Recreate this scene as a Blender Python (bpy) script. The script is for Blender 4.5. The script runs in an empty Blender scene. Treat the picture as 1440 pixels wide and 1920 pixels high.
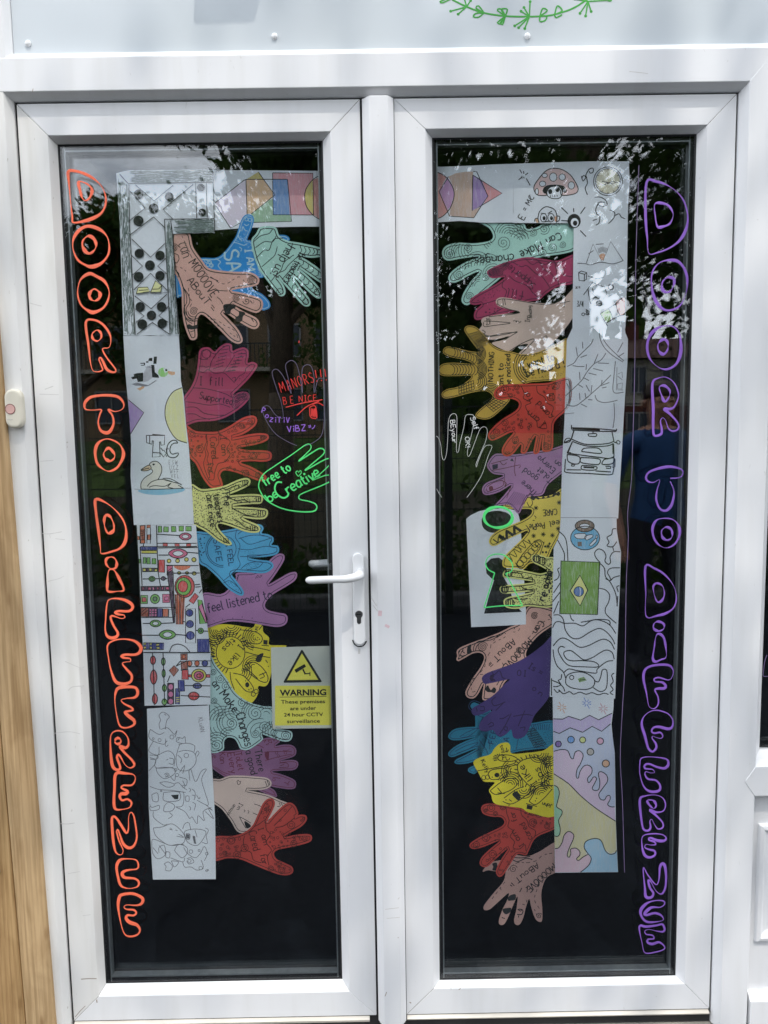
import bpy, bmesh, math, random
from mathutils import Vector, Matrix, noise
random.seed(7)
C = bpy.context.scene.collection
SC = bpy.context.scene

# ------------------------------------------------------------------ camera
F_PX, D_CAM, CAM_Z = 1442.0, 1.6582, 1.47
PITCH, ROLL, YAW = (math.radians(a) for a in (-5.99317, 0.92595, -0.24785))
def _rot(p, r, y):
    Ry = Matrix(((math.cos(y), -math.sin(y), 0), (math.sin(y), math.cos(y), 0), (0, 0, 1)))
    Rp = Matrix(((1, 0, 0), (0, math.cos(p), -math.sin(p)), (0, math.sin(p), math.cos(p))))
    Rr = Matrix(((math.cos(r), 0, math.sin(r)), (0, 1, 0), (-math.sin(r), 0, math.cos(r))))
    return Ry @ Rp @ Rr
RM = _rot(PITCH, ROLL, YAW)
CAM = Vector((0, -D_CAM, CAM_Z))
cam = bpy.data.cameras.new('camera'); camo = bpy.data.objects.new('camera', cam); C.objects.link(camo)
cam.sensor_fit = 'VERTICAL'; cam.sensor_height = 36; cam.sensor_width = 27
cam.lens = F_PX / 1920 * 36; cam.clip_start = 0.02; cam.clip_end = 2000
rgt, fwd, up = RM.col[0], RM.col[1], RM.col[2]
camo.matrix_world = Matrix(((rgt.x, up.x, -fwd.x, CAM.x), (rgt.y, up.y, -fwd.y, CAM.y), (rgt.z, up.z, -fwd.z, CAM.z), (0, 0, 0, 1)))
SC.camera = camo

def W(u, v, y):
    """photo pixel -> point of the place lying at depth y (the door face is y = 0, outdoors is -y)"""
    d = RM @ Vector(((u - 720) / F_PX, 1, -(v - 960) / F_PX))
    t = (y + D_CAM) / d.y
    return CAM + d * t

# ------------------------------------------------------------------ light
SUN_EL, SUN_AZ = math.radians(63), math.radians(18)      # azimuth measured from straight in front of the door to its right
sun = bpy.data.lights.new('sun', 'SUN'); sun.energy = 3.2; sun.angle = math.radians(0.53); sun.color = (1, 0.94, 0.85)
suno = bpy.data.objects.new('sun', sun); C.objects.link(suno)
sdir = Vector((math.sin(SUN_AZ) * math.cos(SUN_EL), -math.cos(SUN_AZ) * math.cos(SUN_EL), math.sin(SUN_EL)))
suno.rotation_euler = sdir.to_track_quat('Z', 'Y').to_euler(); suno.location = (0, -6, 12)
world = bpy.data.worlds.new('World'); SC.world = world; world.use_nodes = True
nt = world.node_tree; nt.nodes.clear()
wo = nt.nodes.new('ShaderNodeOutputWorld'); bg = nt.nodes.new('ShaderNodeBackground')
sky = nt.nodes.new('ShaderNodeTexSky'); sky.sky_type = 'NISHITA'; sky.sun_disc = False
sky.sun_elevation = SUN_EL; sky.sun_rotation = math.atan2(sdir.x, sdir.y); sky.air_density = 1.0; sky.dust_density = 1.5
tc = nt.nodes.new('ShaderNodeTexCoord'); mp = nt.nodes.new('ShaderNodeMapping'); mp.inputs['Scale'].default_value = (1, 1, 2.2)
cn = nt.nodes.new('ShaderNodeTexNoise'); cn.inputs['Scale'].default_value = 2.3; cn.inputs['Detail'].default_value = 8; cn.inputs['Roughness'].default_value = 0.6
cr = nt.nodes.new('ShaderNodeValToRGB'); cr.color_ramp.elements[0].position = 0.35; cr.color_ramp.elements[1].position = 0.55
mx = nt.nodes.new('ShaderNodeMix'); mx.data_type = 'RGBA'; mx.inputs['B'].default_value = (27.0, 28.0, 29.8, 1)
nt.links.new(tc.outputs['Generated'], mp.inputs['Vector']); nt.links.new(mp.outputs['Vector'], cn.inputs['Vector'])
nt.links.new(cn.outputs['Fac'], cr.inputs['Fac']); nt.links.new(cr.outputs['Color'], mx.inputs['Factor'])
nt.links.new(sky.outputs['Color'], mx.inputs['A']); nt.links.new(mx.outputs['Result'], bg.inputs['Color'])
bg.inputs['Strength'].default_value = 0.14
nt.links.new(bg.outputs['Background'], wo.inputs['Surface'])
SC.view_settings.view_transform = 'Standard'; SC.view_settings.look = 'None'; SC.view_settings.gamma = 1
SC.view_settings.use_curve_mapping = False; SC.view_settings.exposure = -0.42
SC.cycles.transparent_max_bounces = 24; SC.cycles.max_bounces = 8
SC.cycles.caustics_reflective = False; SC.cycles.caustics_refractive = False

# ------------------------------------------------------------------ materials
def lin(c):
    c = c / 255
    return c / 12.92 if c <= 0.04045 else ((c + 0.055) / 1.055) ** 2.4
def rgb(r, g, b): return (lin(r), lin(g), lin(b))
def seen(r, g, b, ref=(168, 182, 190), k=0.80, keep=.84):
    """base colour of a sheet seen through the glass: how its colour stands to that of white paper beside it"""
    c = [min(0.85, max(0.008, lin(x) / lin(w) * k)) for x, w in zip((r, g, b), ref)]; g_ = sum(c) / 3
    return tuple(keep * x + (1 - keep) * g_ for x in c)
MATS = {}
def mat(name, col, rough=0.6, var=0.06, scale=30, bump=0.0, bscale=60, spec=0.4, stretch=(1, 1, 1), metal=0, mix=None, mixpos=(0.4, 0.6), detail=5):
    if name in MATS: return MATS[name]
    m = bpy.data.materials.new(name); m.use_nodes = True; t = m.node_tree; b = t.nodes['Principled BSDF']
    b.inputs['Roughness'].default_value = rough; b.inputs['Specular IOR Level'].default_value = spec; b.inputs['Metallic'].default_value = metal
    g = t.nodes.new('ShaderNodeTexCoord'); mpn = t.nodes.new('ShaderNodeMapping'); mpn.inputs['Scale'].default_value = stretch
    n = t.nodes.new('ShaderNodeTexNoise'); n.inputs['Scale'].default_value = scale; n.inputs['Detail'].default_value = detail
    r = t.nodes.new('ShaderNodeValToRGB')
    t.links.new(g.outputs['Object'], mpn.inputs['Vector']); t.links.new(mpn.outputs['Vector'], n.inputs['Vector']); t.links.new(n.outputs['Fac'], r.inputs['Fac'])
    e = r.color_ramp.elements
    if mix is None:
        e[0].position, e[1].position = 0.3, 0.7
        e[0].color = (*[c * (1 - var) for c in col], 1); e[1].color = (*[min(1, c * (1 + var)) for c in col], 1)
    else:
        e[0].position, e[1].position = mixpos
        e[0].color = (*col, 1); e[1].color = (*mix, 1)
    t.links.new(r.outputs['Color'], b.inputs['Base Color'])
    if bump:
        n2 = t.nodes.new('ShaderNodeTexNoise'); n2.inputs['Scale'].default_value = bscale; n2.inputs['Detail'].default_value = 4
        bn = t.nodes.new('ShaderNodeBump'); bn.inputs['Strength'].default_value = bump; bn.inputs['Distance'].default_value = 0.002
        t.links.new(mpn.outputs['Vector'], n2.inputs['Vector']); t.links.new(n2.outputs['Fac'], bn.inputs['Height']); t.links.new(bn.outputs['Normal'], b.inputs['Normal'])
    MATS[name] = m
    return m
def paper(r, g, b, ref=(168, 182, 190)):
    return mat('card %d %d %d' % (r, g, b), seen(r, g, b, ref, .82, .97 if b < 60 and r > 150 and g > 140 else .92), 0.72, 0.10, 14, 0.35, 10, 0.3)
def pencil(r, g, b, ref=(168, 182, 190)):
    c = seen(r, g, b, ref)
    return mat('pencil colour %d %d %d' % (r, g, b), c, 0.8, 0, 240, 0, 1, 0.1, (2.2, 1, 0.22), 0, tuple(0.45 * x + 0.4 for x in c), (0.45, 0.8))
M_WHITE = mat('white drawing paper', (0.83, 0.87, 0.885), 0.7, 0.045, 9, 0.6, 11, 0.35)
M_INK = mat('black felt pen ink', (0.026, 0.029, 0.029), 0.6, 0.3, 90, 0, 1, 0.2)
M_PEN = mat('grey pencil line', (0.17, 0.175, 0.185), 0.7, 0.3, 200, 0, 1, 0.2)
M_FAINT = mat('faint pencil line', (0.3, 0.31, 0.33), 0.8, 0.15, 200, 0, 1, 0.1)
M_GRAIN = mat('grey green pencil grain', (0.20, 0.25, 0.23), 0.8, 0.3, 150, 0, 1, 0.1)
M_BLK = mat('black shading', (0.022, 0.026, 0.024), 0.7, 0.5, 160, 0, 1, 0.2, (2, 1, 0.5))
M_ORANGE = mat('coral paint marker', (0.92, 0.175, 0.09), 0.5, 0.06, 50)
M_PURPLE = mat('purple paint marker', (0.26, 0.12, 0.54), 0.5, 0.1, 50)
M_LILAC = mat('thin lilac marker', (0.16, 0.12, 0.24), 0.5, 0.15, 50)
M_RED = mat('red paint marker', (0.62, 0.035, 0.03), 0.5, 0.1, 50)
M_GREEN = mat('neon green paint marker', (0.09, 0.70, 0.19), 0.5, 0.08, 50)
M_CHALK = mat('white paint marker', (0.68, 0.7, 0.7), 0.5, 0.1, 50)
M_LEAFGREEN = mat('leaf green marker', (0.055, 0.36, 0.05), 0.5, 0.1, 50)
def pvc(name, col, amount, rough):
    m = bpy.data.materials.new(name); m.use_nodes = True; t = m.node_tree; b = t.nodes['Principled BSDF']; b.inputs['Specular IOR Level'].default_value = .45
    g = t.nodes.new('ShaderNodeTexCoord'); L = t.links.new; cur = None
    def layer(scale, stretch, p0, p1_, c0, fac, detail=8, dist=0.0):
        nonlocal cur
        mp_ = t.nodes.new('ShaderNodeMapping'); mp_.inputs['Scale'].default_value = stretch; n = t.nodes.new('ShaderNodeTexNoise'); n.inputs['Scale'].default_value = scale; n.inputs['Detail'].default_value = detail; n.inputs['Distortion'].default_value = dist
        r = t.nodes.new('ShaderNodeValToRGB'); r.color_ramp.elements[0].position = p0; r.color_ramp.elements[1].position = p1_; r.color_ramp.elements[0].color = (*c0, 1); r.color_ramp.elements[1].color = (1, 1, 1, 1)
        x = t.nodes.new('ShaderNodeMix'); x.data_type = 'RGBA'; x.blend_type = 'MULTIPLY'; x.inputs['Factor'].default_value = fac
        L(g.outputs['Object'], mp_.inputs[0]); L(mp_.outputs[0], n.inputs['Vector']); L(n.outputs['Fac'], r.inputs[0]); L(r.outputs[0], x.inputs['B'])
        if cur is None: x.inputs['A'].default_value = (*col, 1)
        else: L(cur, x.inputs['A'])
        cur = x.outputs['Result']; return n
    layer(1.6, (1, 1, .7), .3, .62, (.945, .945, .935), 1, 3)
    layer(5, (5, 1, .5), .33, .5, (.90, .895, .875), amount, 5)
    s = layer(110, (1.4, 1, .5), .22, .27, (.68, .66, .62), amount, 2, .6)
    rr = t.nodes.new('ShaderNodeMapRange'); rr.inputs['To Min'].default_value = rough + .16; rr.inputs['To Max'].default_value = rough - .06; L(s.outputs['Fac'], rr.inputs['Value']); L(rr.outputs[0], b.inputs['Roughness'])
    n2 = t.nodes.new('ShaderNodeTexNoise'); n2.inputs['Scale'].default_value = 6; bn = t.nodes.new('ShaderNodeBump'); bn.inputs['Strength'].default_value = .05; bn.inputs['Distance'].default_value = .01; L(g.outputs['Object'], n2.inputs['Vector']); L(n2.outputs['Fac'], bn.inputs['Height']); L(bn.outputs[0], b.inputs['Normal'])
    L(cur, b.inputs['Base Color']); return m
M_PVC = pvc('white pvc', (.80, .81, .83), .4, .34); M_PVC_OLD = pvc('weathered white pvc', (.79, .785, .77), 1.0, .42)
M_PANEL = mat('white gloss panel', (0.60, 0.65, 0.685), 0.09, 0.02, 2, 0.006, 3, 0.7)
M_SOIL = mat('grime in joints', (0.22, 0.19, 0.16), 0.9, 0.4, 60)
M_SCUFF = mat('scuff marks', (0.36, 0.34, 0.33), 0.8, 0.25, 90)
M_CAP = mat('white screw cap plastic', (0.80, 0.81, 0.82), 0.3, 0.01, 8)
M_GASKET = mat('black rubber gasket', (0.012, 0.013, 0.015), 0.6, 0.2, 40)
M_SPACER = mat('grey aluminium spacer', (0.26, 0.29, 0.30), 0.35, 0.12, 60, metal=0.6)
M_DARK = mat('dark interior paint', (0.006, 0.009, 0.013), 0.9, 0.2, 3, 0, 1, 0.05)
M_STEEL = mat('dull steel', (0.30, 0.30, 0.31), 0.35, 0.2, 80, metal=1)
M_ALU = mat('worn aluminium sill', (0.56, 0.53, 0.47), 0.45, 0.2, 25, 0.05, 80, 0.5, (0.2, 1, 3), metal=0.4)
def glass_mat(name, tint, f0):
    m = bpy.data.materials.new(name); m.use_nodes = True; t = m.node_tree; t.nodes.clear()
    o = t.nodes.new('ShaderNodeOutputMaterial'); g = t.nodes.new('ShaderNodeNewGeometry'); dp = t.nodes.new('ShaderNodeVectorMath'); dp.operation = 'DOT_PRODUCT'
    ab = t.nodes.new('ShaderNodeMath'); ab.operation = 'ABSOLUTE'
    om = t.nodes.new('ShaderNodeMath'); om.operation = 'SUBTRACT'; om.inputs[0].default_value = 1
    pw = t.nodes.new('ShaderNodeMath'); pw.operation = 'POWER'; pw.inputs[1].default_value = 5
    ma = t.nodes.new('ShaderNodeMath'); ma.operation = 'MULTIPLY_ADD'; ma.inputs[1].default_value = 1 - f0; ma.inputs[2].default_value = f0
    tr = t.nodes.new('ShaderNodeBsdfTransparent'); tr.inputs['Color'].default_value = (*tint, 1)
    gl = t.nodes.new('ShaderNodeBsdfGlossy'); gl.inputs['Roughness'].default_value = 0.0; gl.inputs['Color'].default_value = (0.98, 1, 1, 1)
    mxs = t.nodes.new('ShaderNodeMixShader')
    L = t.links.new
    L(g.outputs['Incoming'], dp.inputs[0]); L(g.outputs['Normal'], dp.inputs[1]); L(dp.outputs['Value'], ab.inputs[0]); L(ab.outputs[0], om.inputs[1])
    L(om.outputs[0], pw.inputs[0]); L(pw.outputs[0], ma.inputs[0]); L(ma.outputs[0], mxs.inputs['Fac']); L(tr.outputs[0], mxs.inputs[1]); L(gl.outputs[0], mxs.inputs[2])
    L(mxs.outputs[0], o.inputs['Surface'])
    return m
M_GLASS = glass_mat('clear window glass', (0.982, 0.990, 0.998), 0.053)

# ------------------------------------------------------------------ mesh helpers
def link(name, me, m, parent=None):
    o = bpy.data.objects.new(name, me); C.objects.link(o)
    if m is not None: me.materials.append(m)
    if parent is not None: o.parent = parent
    return o
def mesh(name, vs, fs, m, parent=None, smooth=False):
    me = bpy.data.meshes.new(name); me.from_pydata([tuple(v) for v in vs], [], fs); me.update()
    if smooth: me.polygons.foreach_set('use_smooth', [True] * len(me.polygons))
    return link(name, me, m, parent)
def empty(name, loc=(0, 0, 0)):
    o = bpy.data.objects.new(name, None); C.objects.link(o); o.location = loc; o.empty_display_size = 0.05
    return o
def tag(o, label, cat, group=None, kind=None):
    if label: o['label'] = label
    if cat: o['category'] = cat
    if group: o['group'] = group
    if kind: o['kind'] = kind
    return o
def bevel(o, w=0.0012, n=2):
    b = o.modifiers.new('bevel', 'BEVEL'); b.width = w; b.segments = n; b.limit_method = 'ANGLE'; b.angle_limit = math.radians(20); b.harden_normals = False
    return o
def box_data(x0, x1, y0, y1, z0, z1):
    v = [(x, y, z) for x in (x0, x1) for y in (y0, y1) for z in (z0, z1)]
    f = [(0, 1, 3, 2), (4, 6, 7, 5), (0, 4, 5, 1), (2, 3, 7, 6), (0, 2, 6, 4), (1, 5, 7, 3)]
    return v, f
def box(name, x0, x1, y0, y1, z0, z1, m, parent=None, bev=0):
    v, f = box_data(x0, x1, y0, y1, z0, z1)
    o = mesh(name, v, f, m, parent)
    if bev: bevel(o, bev)
    return o
class MB:
    def __init__(s): s.v, s.f = [], []
    def add(s, v, f):
        n = len(s.v); s.v += [tuple(p) for p in v]; s.f += [tuple(i + n for i in q) for q in f]
    def box(s, *a): s.add(*box_data(*a))
    def bar(s, a, b, r, n=6, r2=None):
        a, b = Vector(a), Vector(b); r2 = r if r2 is None else r2
        q = (b - a).to_track_quat('Z', 'Y'); vs = []
        for p, rr in ((a, r), (b, r2)):
            for k in range(n):
                t = 2 * math.pi * k / n; vs.append(p + q @ Vector((rr * math.cos(t), rr * math.sin(t), 0)))
        fs = [(k, (k + 1) % n, n + (k + 1) % n, n + k) for k in range(n)] + [tuple(range(n))[::-1], tuple(range(n, 2 * n))]
        s.add(vs, fs)
    def build(s, name, m, parent=None, smooth=False): return mesh(name, s.v, s.f, m, parent, smooth)
def tube(name, path, radii, m, parent=None, n=14, flat=1.0):
    """swept round bar along a path; flat < 1 squashes it in its own up direction"""
    vs, fs = [], []
    P = [Vector(p) for p in path]
    for i, p in enumerate(P):
        d = (P[min(i + 1, len(P) - 1)] - P[max(i - 1, 0)]).normalized()
        s = d.cross(Vector((0, 0, 1)));  s = s.normalized() if s.length > 1e-4 else Vector((1, 0, 0))
        u = s.cross(d).normalized()
        for k in range(n):
            t = 2 * math.pi * k / n; vs.append(p + s * radii[i] * math.cos(t) + u * radii[i] * flat * math.sin(t))
    for i in range(len(P) - 1):
        for k in range(n): fs.append((i * n + k, i * n + (k + 1) % n, (i + 1) * n + (k + 1) % n, (i + 1) * n + k))
    fs += [tuple(range(n))[::-1], tuple(range((len(P) - 1) * n, len(P) * n))]
    return mesh(name, vs, fs, m, parent, True)

# ------------------------------------------------------------------ drawing helpers (all work in photo pixels, then land on a sheet at depth y)
ZM = dict(A=(100, 260, 4.5), B=(320, 300, 4.5), C=(200, 620, 5.143), D=(340, 620, 4.8), E=(220, 960, 5.055), F=(350, 960, 4.8), G=(250, 1300, 5.189),
          H=(370, 1220, 4.175), I=(800, 250, 4.8), J=(940, 280, 4.8), K=(800, 580, 4.8), L=(1020, 600, 5.335), M=(820, 900, 5.5385), N=(1010, 950, 5.19),
          O=(820, 1150, 5.4846), P=(820, 1380, 5.0538), Q=(1010, 1300, 5.335), R1=(100, 300, 4.175), R2=(120, 720, 4.175), R3=(130, 1100, 5.055),
          R4=(150, 1420, 5.055), S1=(1150, 300, 4.8), S2=(1140, 660, 4.8), S3=(1140, 1040, 4.8), S4=(1140, 1410, 4.8), X=(0, 0, 1), T1=(0, 0, 2), T2=(720, 0, 2), V=(540, 1000, 7.2))
def P(z, s):
    ox, oy, k = ZM[z]; out = []
    for q in s.split():
        a, b = q.split(','); out.append((ox + float(a) / k, oy + float(b) / k))
    return out
def smooth(p, closed, n=5):
    if len(p) < 3: return list(p)
    out = []; N = len(p); rng = range(N if closed else N - 1)
    for i in rng:
        p0 = p[(i - 1) % N] if closed or i > 0 else p[0]; p1 = p[i]; p2 = p[(i + 1) % N]
        p3 = p[(i + 2) % N] if closed or i + 2 < N else p[-1]
        d = math.hypot(p2[0] - p1[0], p2[1] - p1[1]); k = max(1, min(n, int(d / 2.2)))
        for j in range(k):
            t = j / k; t2, t3 = t * t, t * t * t
            out.append(tuple(0.5 * (2 * p1[a] + (p2[a] - p0[a]) * t + (2 * p0[a] - 5 * p1[a] + 4 * p2[a] - p3[a]) * t2 + (3 * p1[a] - p0[a] - 3 * p2[a] + p3[a]) * t3) for a in (0, 1)))
    if not closed: out.append(p[-1])
    return out
def inside(pt, poly):
    x, y = pt; c = False; j = len(poly) - 1
    for i in range(len(poly)):
        xi, yi = poly[i]; xj, yj = poly[j]
        if (yi > y) != (yj > y) and x < (xj - xi) * (y - yi) / (yj - yi) + xi: c = not c
        j = i
    return c
def clip(pl, poly):
    runs, cur = [], []
    for i in range(len(pl) - 1):
        a, b = pl[i], pl[i + 1]; n = max(1, int(math.hypot(b[0] - a[0], b[1] - a[1]) / 2))
        for j in range(n):
            q = (a[0] + (b[0] - a[0]) * j / n, a[1] + (b[1] - a[1]) * j / n)
            if inside(q, poly): cur.append(q)
            else:
                if len(cur) > 1: runs.append(cur)
                cur = []
    if len(cur) > 1: runs.append(cur)
    return runs
def area(p): return 0.5 * sum(p[i - 1][0] * p[i][1] - p[i][0] * p[i - 1][1] for i in range(len(p)))
def inset(p, d):
    s = 1 if area(p) > 0 else -1; out = []
    for i in range(len(p)):
        a, b, c = p[i - 2], p[i - 1], p[i]
        tx, ty = c[0] - a[0], c[1] - a[1]; l = math.hypot(tx, ty) or 1
        q = (b[0] - s * ty / l * d, b[1] + s * tx / l * d)
        out.append(q)
    return out
FIT = {'B': {'can': 125, 'MOOOOVE': 355, 'ABouT': 265, 'SA': 175, 'I AM': 185, 'help us!': 285, 'he teachers': 280}, 'D': {'I fill': 215, 'Supported': 305, 'Cared': 195, 'I am': 165, 'for': 100, 'The': 140, 'teachers': 260, 'are': 120, 'nice': 130, 'MANORS': 320, '!!!': 105, 'BE': 110, 'NICE': 165, 'iTiV': 140, 'ViBZ': 170, 'free to': 275, 'be': 100, 'reative': 330, 'oz': 75}, 'F': {'SAFE': 205, '( FEEL': 190, 'feel listened to': 590, 'like': 120, 'tips': 140, 'hn': 40}, 'H': {'an': 65, 'Make': 185, 'Changes': 262, 'There': 175, 'a good': 195, 'ToLet': 140, 'Every': 160, 'Kan': 85, 'ike': 60, 'Cared': 155, 'am': 80, 'for': 80, "I'm": 55, 'amazing': 110}, 'I': {'changes': 350, 'Make': 210, 'Can': 140, 'Supported': 330, 'fill': 150, 'Im': 60, 'Amazing': 110}, 'K': {'NOTHING': 265, 'ant to': 205, 'be noticed': 290, 'I want to': 300, 'be heard !': 355, 'cared': 185, 'am': 120, 'for': 100, 'on': 60, 'Everyo': 190, 'ToLet': 165, 'good': 150, 'There': 170, 'BEyour': 205, 'Self': 118, 'OK!': 95}, 'M': {'CARE': 145, 'eel': 105, 'PeoPle': 158, 're': 90, 'acHe': 180}, 'O': {'MOOOOVE': 385, 'ABouT': 285, 'Can': 135, 'OI': 100, 'Is =': 160, 'o n': 120, 'FEE': 150}, 'P': {'MOOOOVE': 345, 'ABouT': 262, 'cared': 175, 'am': 110, 'for': 95, 'toy': 75, 'Kelly': 130, 'John': 95, 'liKe': 160, 'tips': 165}, 'C': {'ESW': 95, 'UYZ': 90, 'WFF': 90, 'XEL': 85}, 'G': {'KLuAN': 140}, 'J': {'= MC': 150, 'x=': 45, '3/4': 58, 'o&': 70}}
class Art:
    """flat print on a sheet: felt-pen lines, writing and colouring, collected by material and built as thin relief just proud of the sheet"""
    def __init__(s, parent, y, lift=0.00012):
        s.parent, s.y, s.lift, s.g, s.k = parent, y, lift, {}, 0
    def _b(s, name, m): return s.g.setdefault((name, m.name), (m, [], []))
    def fill(s, m, pts, sm=False, name='colouring'):
        if sm: pts = smooth(pts, True)
        _, v, f = s._b(name, m); s.k += 1; y = s.y - s.lift * 0.3 - s.k * 2e-6; n = len(v)
        v += [W(a, b, y) for a, b in pts]; f.append(tuple(range(n, n + len(pts))))
    def line(s, m, pts, w=2.0, closed=False, sm=True, name='ink_line', vary=0.0, mid=0.00006):
        if len(pts) < 2: return
        if sm: pts = smooth(pts, closed)
        _, v, f = s._b(name, m); s.k += 1; y = s.y - s.lift - s.k * 2e-6; n0 = len(v); N = len(pts); ph = random.random() * 6
        for i in range(N):
            a = pts[i - 1] if (closed or i > 0) else pts[0]; b = pts[(i + 1) % N] if (closed or i < N - 1) else pts[-1]
            tx, ty = b[0] - a[0], b[1] - a[1]; l = math.hypot(tx, ty) or 1; nx, ny = -ty / l, tx / l
            ww = w / 2 * (1 + vary * math.sin(ph + i * 2 * math.pi / N * 2) + vary * 0.5 * math.sin(ph * 3 + i * 2 * math.pi / N * 5)) if vary else w / 2
            x0, y0 = pts[i]
            v.append(W(x0 + nx * ww, y0 + ny * ww, y)); v.append(W(x0, y0, y - mid)); v.append(W(x0 - nx * ww, y0 - ny * ww, y))
        for i in range(N if closed else N - 1):
            a, b = n0 + 3 * i, n0 + 3 * ((i + 1) % N)
            f.append((a, a + 1, b + 1, b)); f.append((a + 1, a + 2, b + 2, b + 1))
    def dot(s, m, x, y, r, ry=None, n=9, name='ink_line'):
        ry = r if ry is None else ry
        s.fill(m, [(x + r * math.cos(2 * math.pi * k / n), y + ry * math.sin(2 * math.pi * k / n)) for k in range(n)], False, name)
    def ring(s, m, x, y, r, w=1.5, ry=None, n=14, name='ink_line'):
        ry = r if ry is None else ry
        s.line(m, [(x + r * math.cos(2 * math.pi * k / n), y + ry * math.sin(2 * math.pi * k / n)) for k in range(n)], w, True, False, name)
    def spiral(s, m, x, y, r, turns=2.5, w=1.3, a0=0.0, poly=None):
        n = int(turns * 12); p = []
        for k in range(n + 1):
            t = k / n; a = a0 + t * turns * 2 * math.pi; p.append((x + r * t * math.cos(a), y + r * t * math.sin(a)))
        for q in (clip(p, poly) if poly else [p]): s.line(m, q, w, False, False)
    def arcs(s, m, x, y, r0, r1, n, a0, a1, w=1.3, poly=None):
        for i in range(n):
            r = r0 + (r1 - r0) * i / max(1, n - 1)
            p = [(x + r * math.cos(math.radians(a0 + (a1 - a0) * k / 12)), y + r * math.sin(math.radians(a0 + (a1 - a0) * k / 12))) for k in range(13)]
            for q in (clip(p, poly) if poly else [p]): s.line(m, q, w, False, False)
    def wave(s, m, a, b, amp, n, w=1.3, poly=None, zig=False):
        p = []; L = math.hypot(b[0] - a[0], b[1] - a[1]) or 1; nx, ny = -(b[1] - a[1]) / L, (b[0] - a[0]) / L; K = int(n * (2 if zig else 8))
        for k in range(K + 1):
            t = k / K; o = amp * ((1 if k % 2 else -1) if zig else math.sin(t * n * 2 * math.pi)); p.append((a[0] + (b[0] - a[0]) * t + nx * o, a[1] + (b[1] - a[1]) * t + ny * o))
        for q in (clip(p, poly) if poly else [p]): s.line(m, q, w, False, False)
    def dots(s, m, poly, step, r, w=0.0, rmax=None, keep=1.0):
        xs = [p[0] for p in poly]; ys = [p[1] for p in poly]; y = min(ys)
        while y < max(ys):
            x = min(xs)
            while x < max(xs):
                q = (x + random.uniform(-.45, .45) * step, y + random.uniform(-.45, .45) * step)
                if random.random() < keep and inside(q, poly):
                    rr = random.uniform(r, rmax) if rmax else r
                    if w: s.ring(m, q[0], q[1], rr, w, n=9)
                    else: s.dot(m, q[0], q[1], rr, n=6)
                x += step
            y += step
    def text(s, m, x, y, ang, size, txt, w=1.6, z=None, wob=0.4, sp=1.0, name='handwriting', bend=0.0):
        if z: (x, y), = P(z, '%g,%g' % (x, y)); size = size / ZM[z][2]
        k = size / 8.0; px = 0.0; hs = 1.0; w *= .84 if s.y > .03 else 1
        if z and txt in FIT.get(z, ()):
            U = sum(3.5 * sp if ch == ' ' else (GLYPH[ch][0] + 1.3) * sp for ch in txt) - 1.3 * sp; hs = FIT[z][txt] / ZM[z][2] / (U * k)
        for ch in txt:
            if ch == ' ': px += 3.5 * sp; continue
            adv, pls = GLYPH[ch]; dy = random.uniform(-.3, .3) * wob * 2; sl = random.uniform(-.08, .08) * wob
            for pl in pls:
                q = []
                for gx, gy in pl:
                    X = (px + gx + sl * gy + random.uniform(-.12, .12) * wob) * k * hs; Y = -(gy + dy + random.uniform(-.12, .12) * wob) * k
                    a = math.radians(ang + bend * px)
                    q.append((x + X * math.cos(a) - Y * math.sin(a), y + X * math.sin(a) + Y * math.cos(a)))
                if len(q) == 1: s.dot(m, q[0][0], q[0][1], w * 0.75, n=8, name=name)
                else: s.line(m, q, w, False, True, name)
            px += (adv + 1.3) * sp
    def done(s):
        out = []
        for (name, _), (m, v, f) in s.g.items():
            o = mesh(name, v, f, m, s.parent); out.append(o)
            if not name.startswith(('painted', 'outline', 'guide')): o['kind'] = 'stuff'
        s.g = {}
        return out
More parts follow.
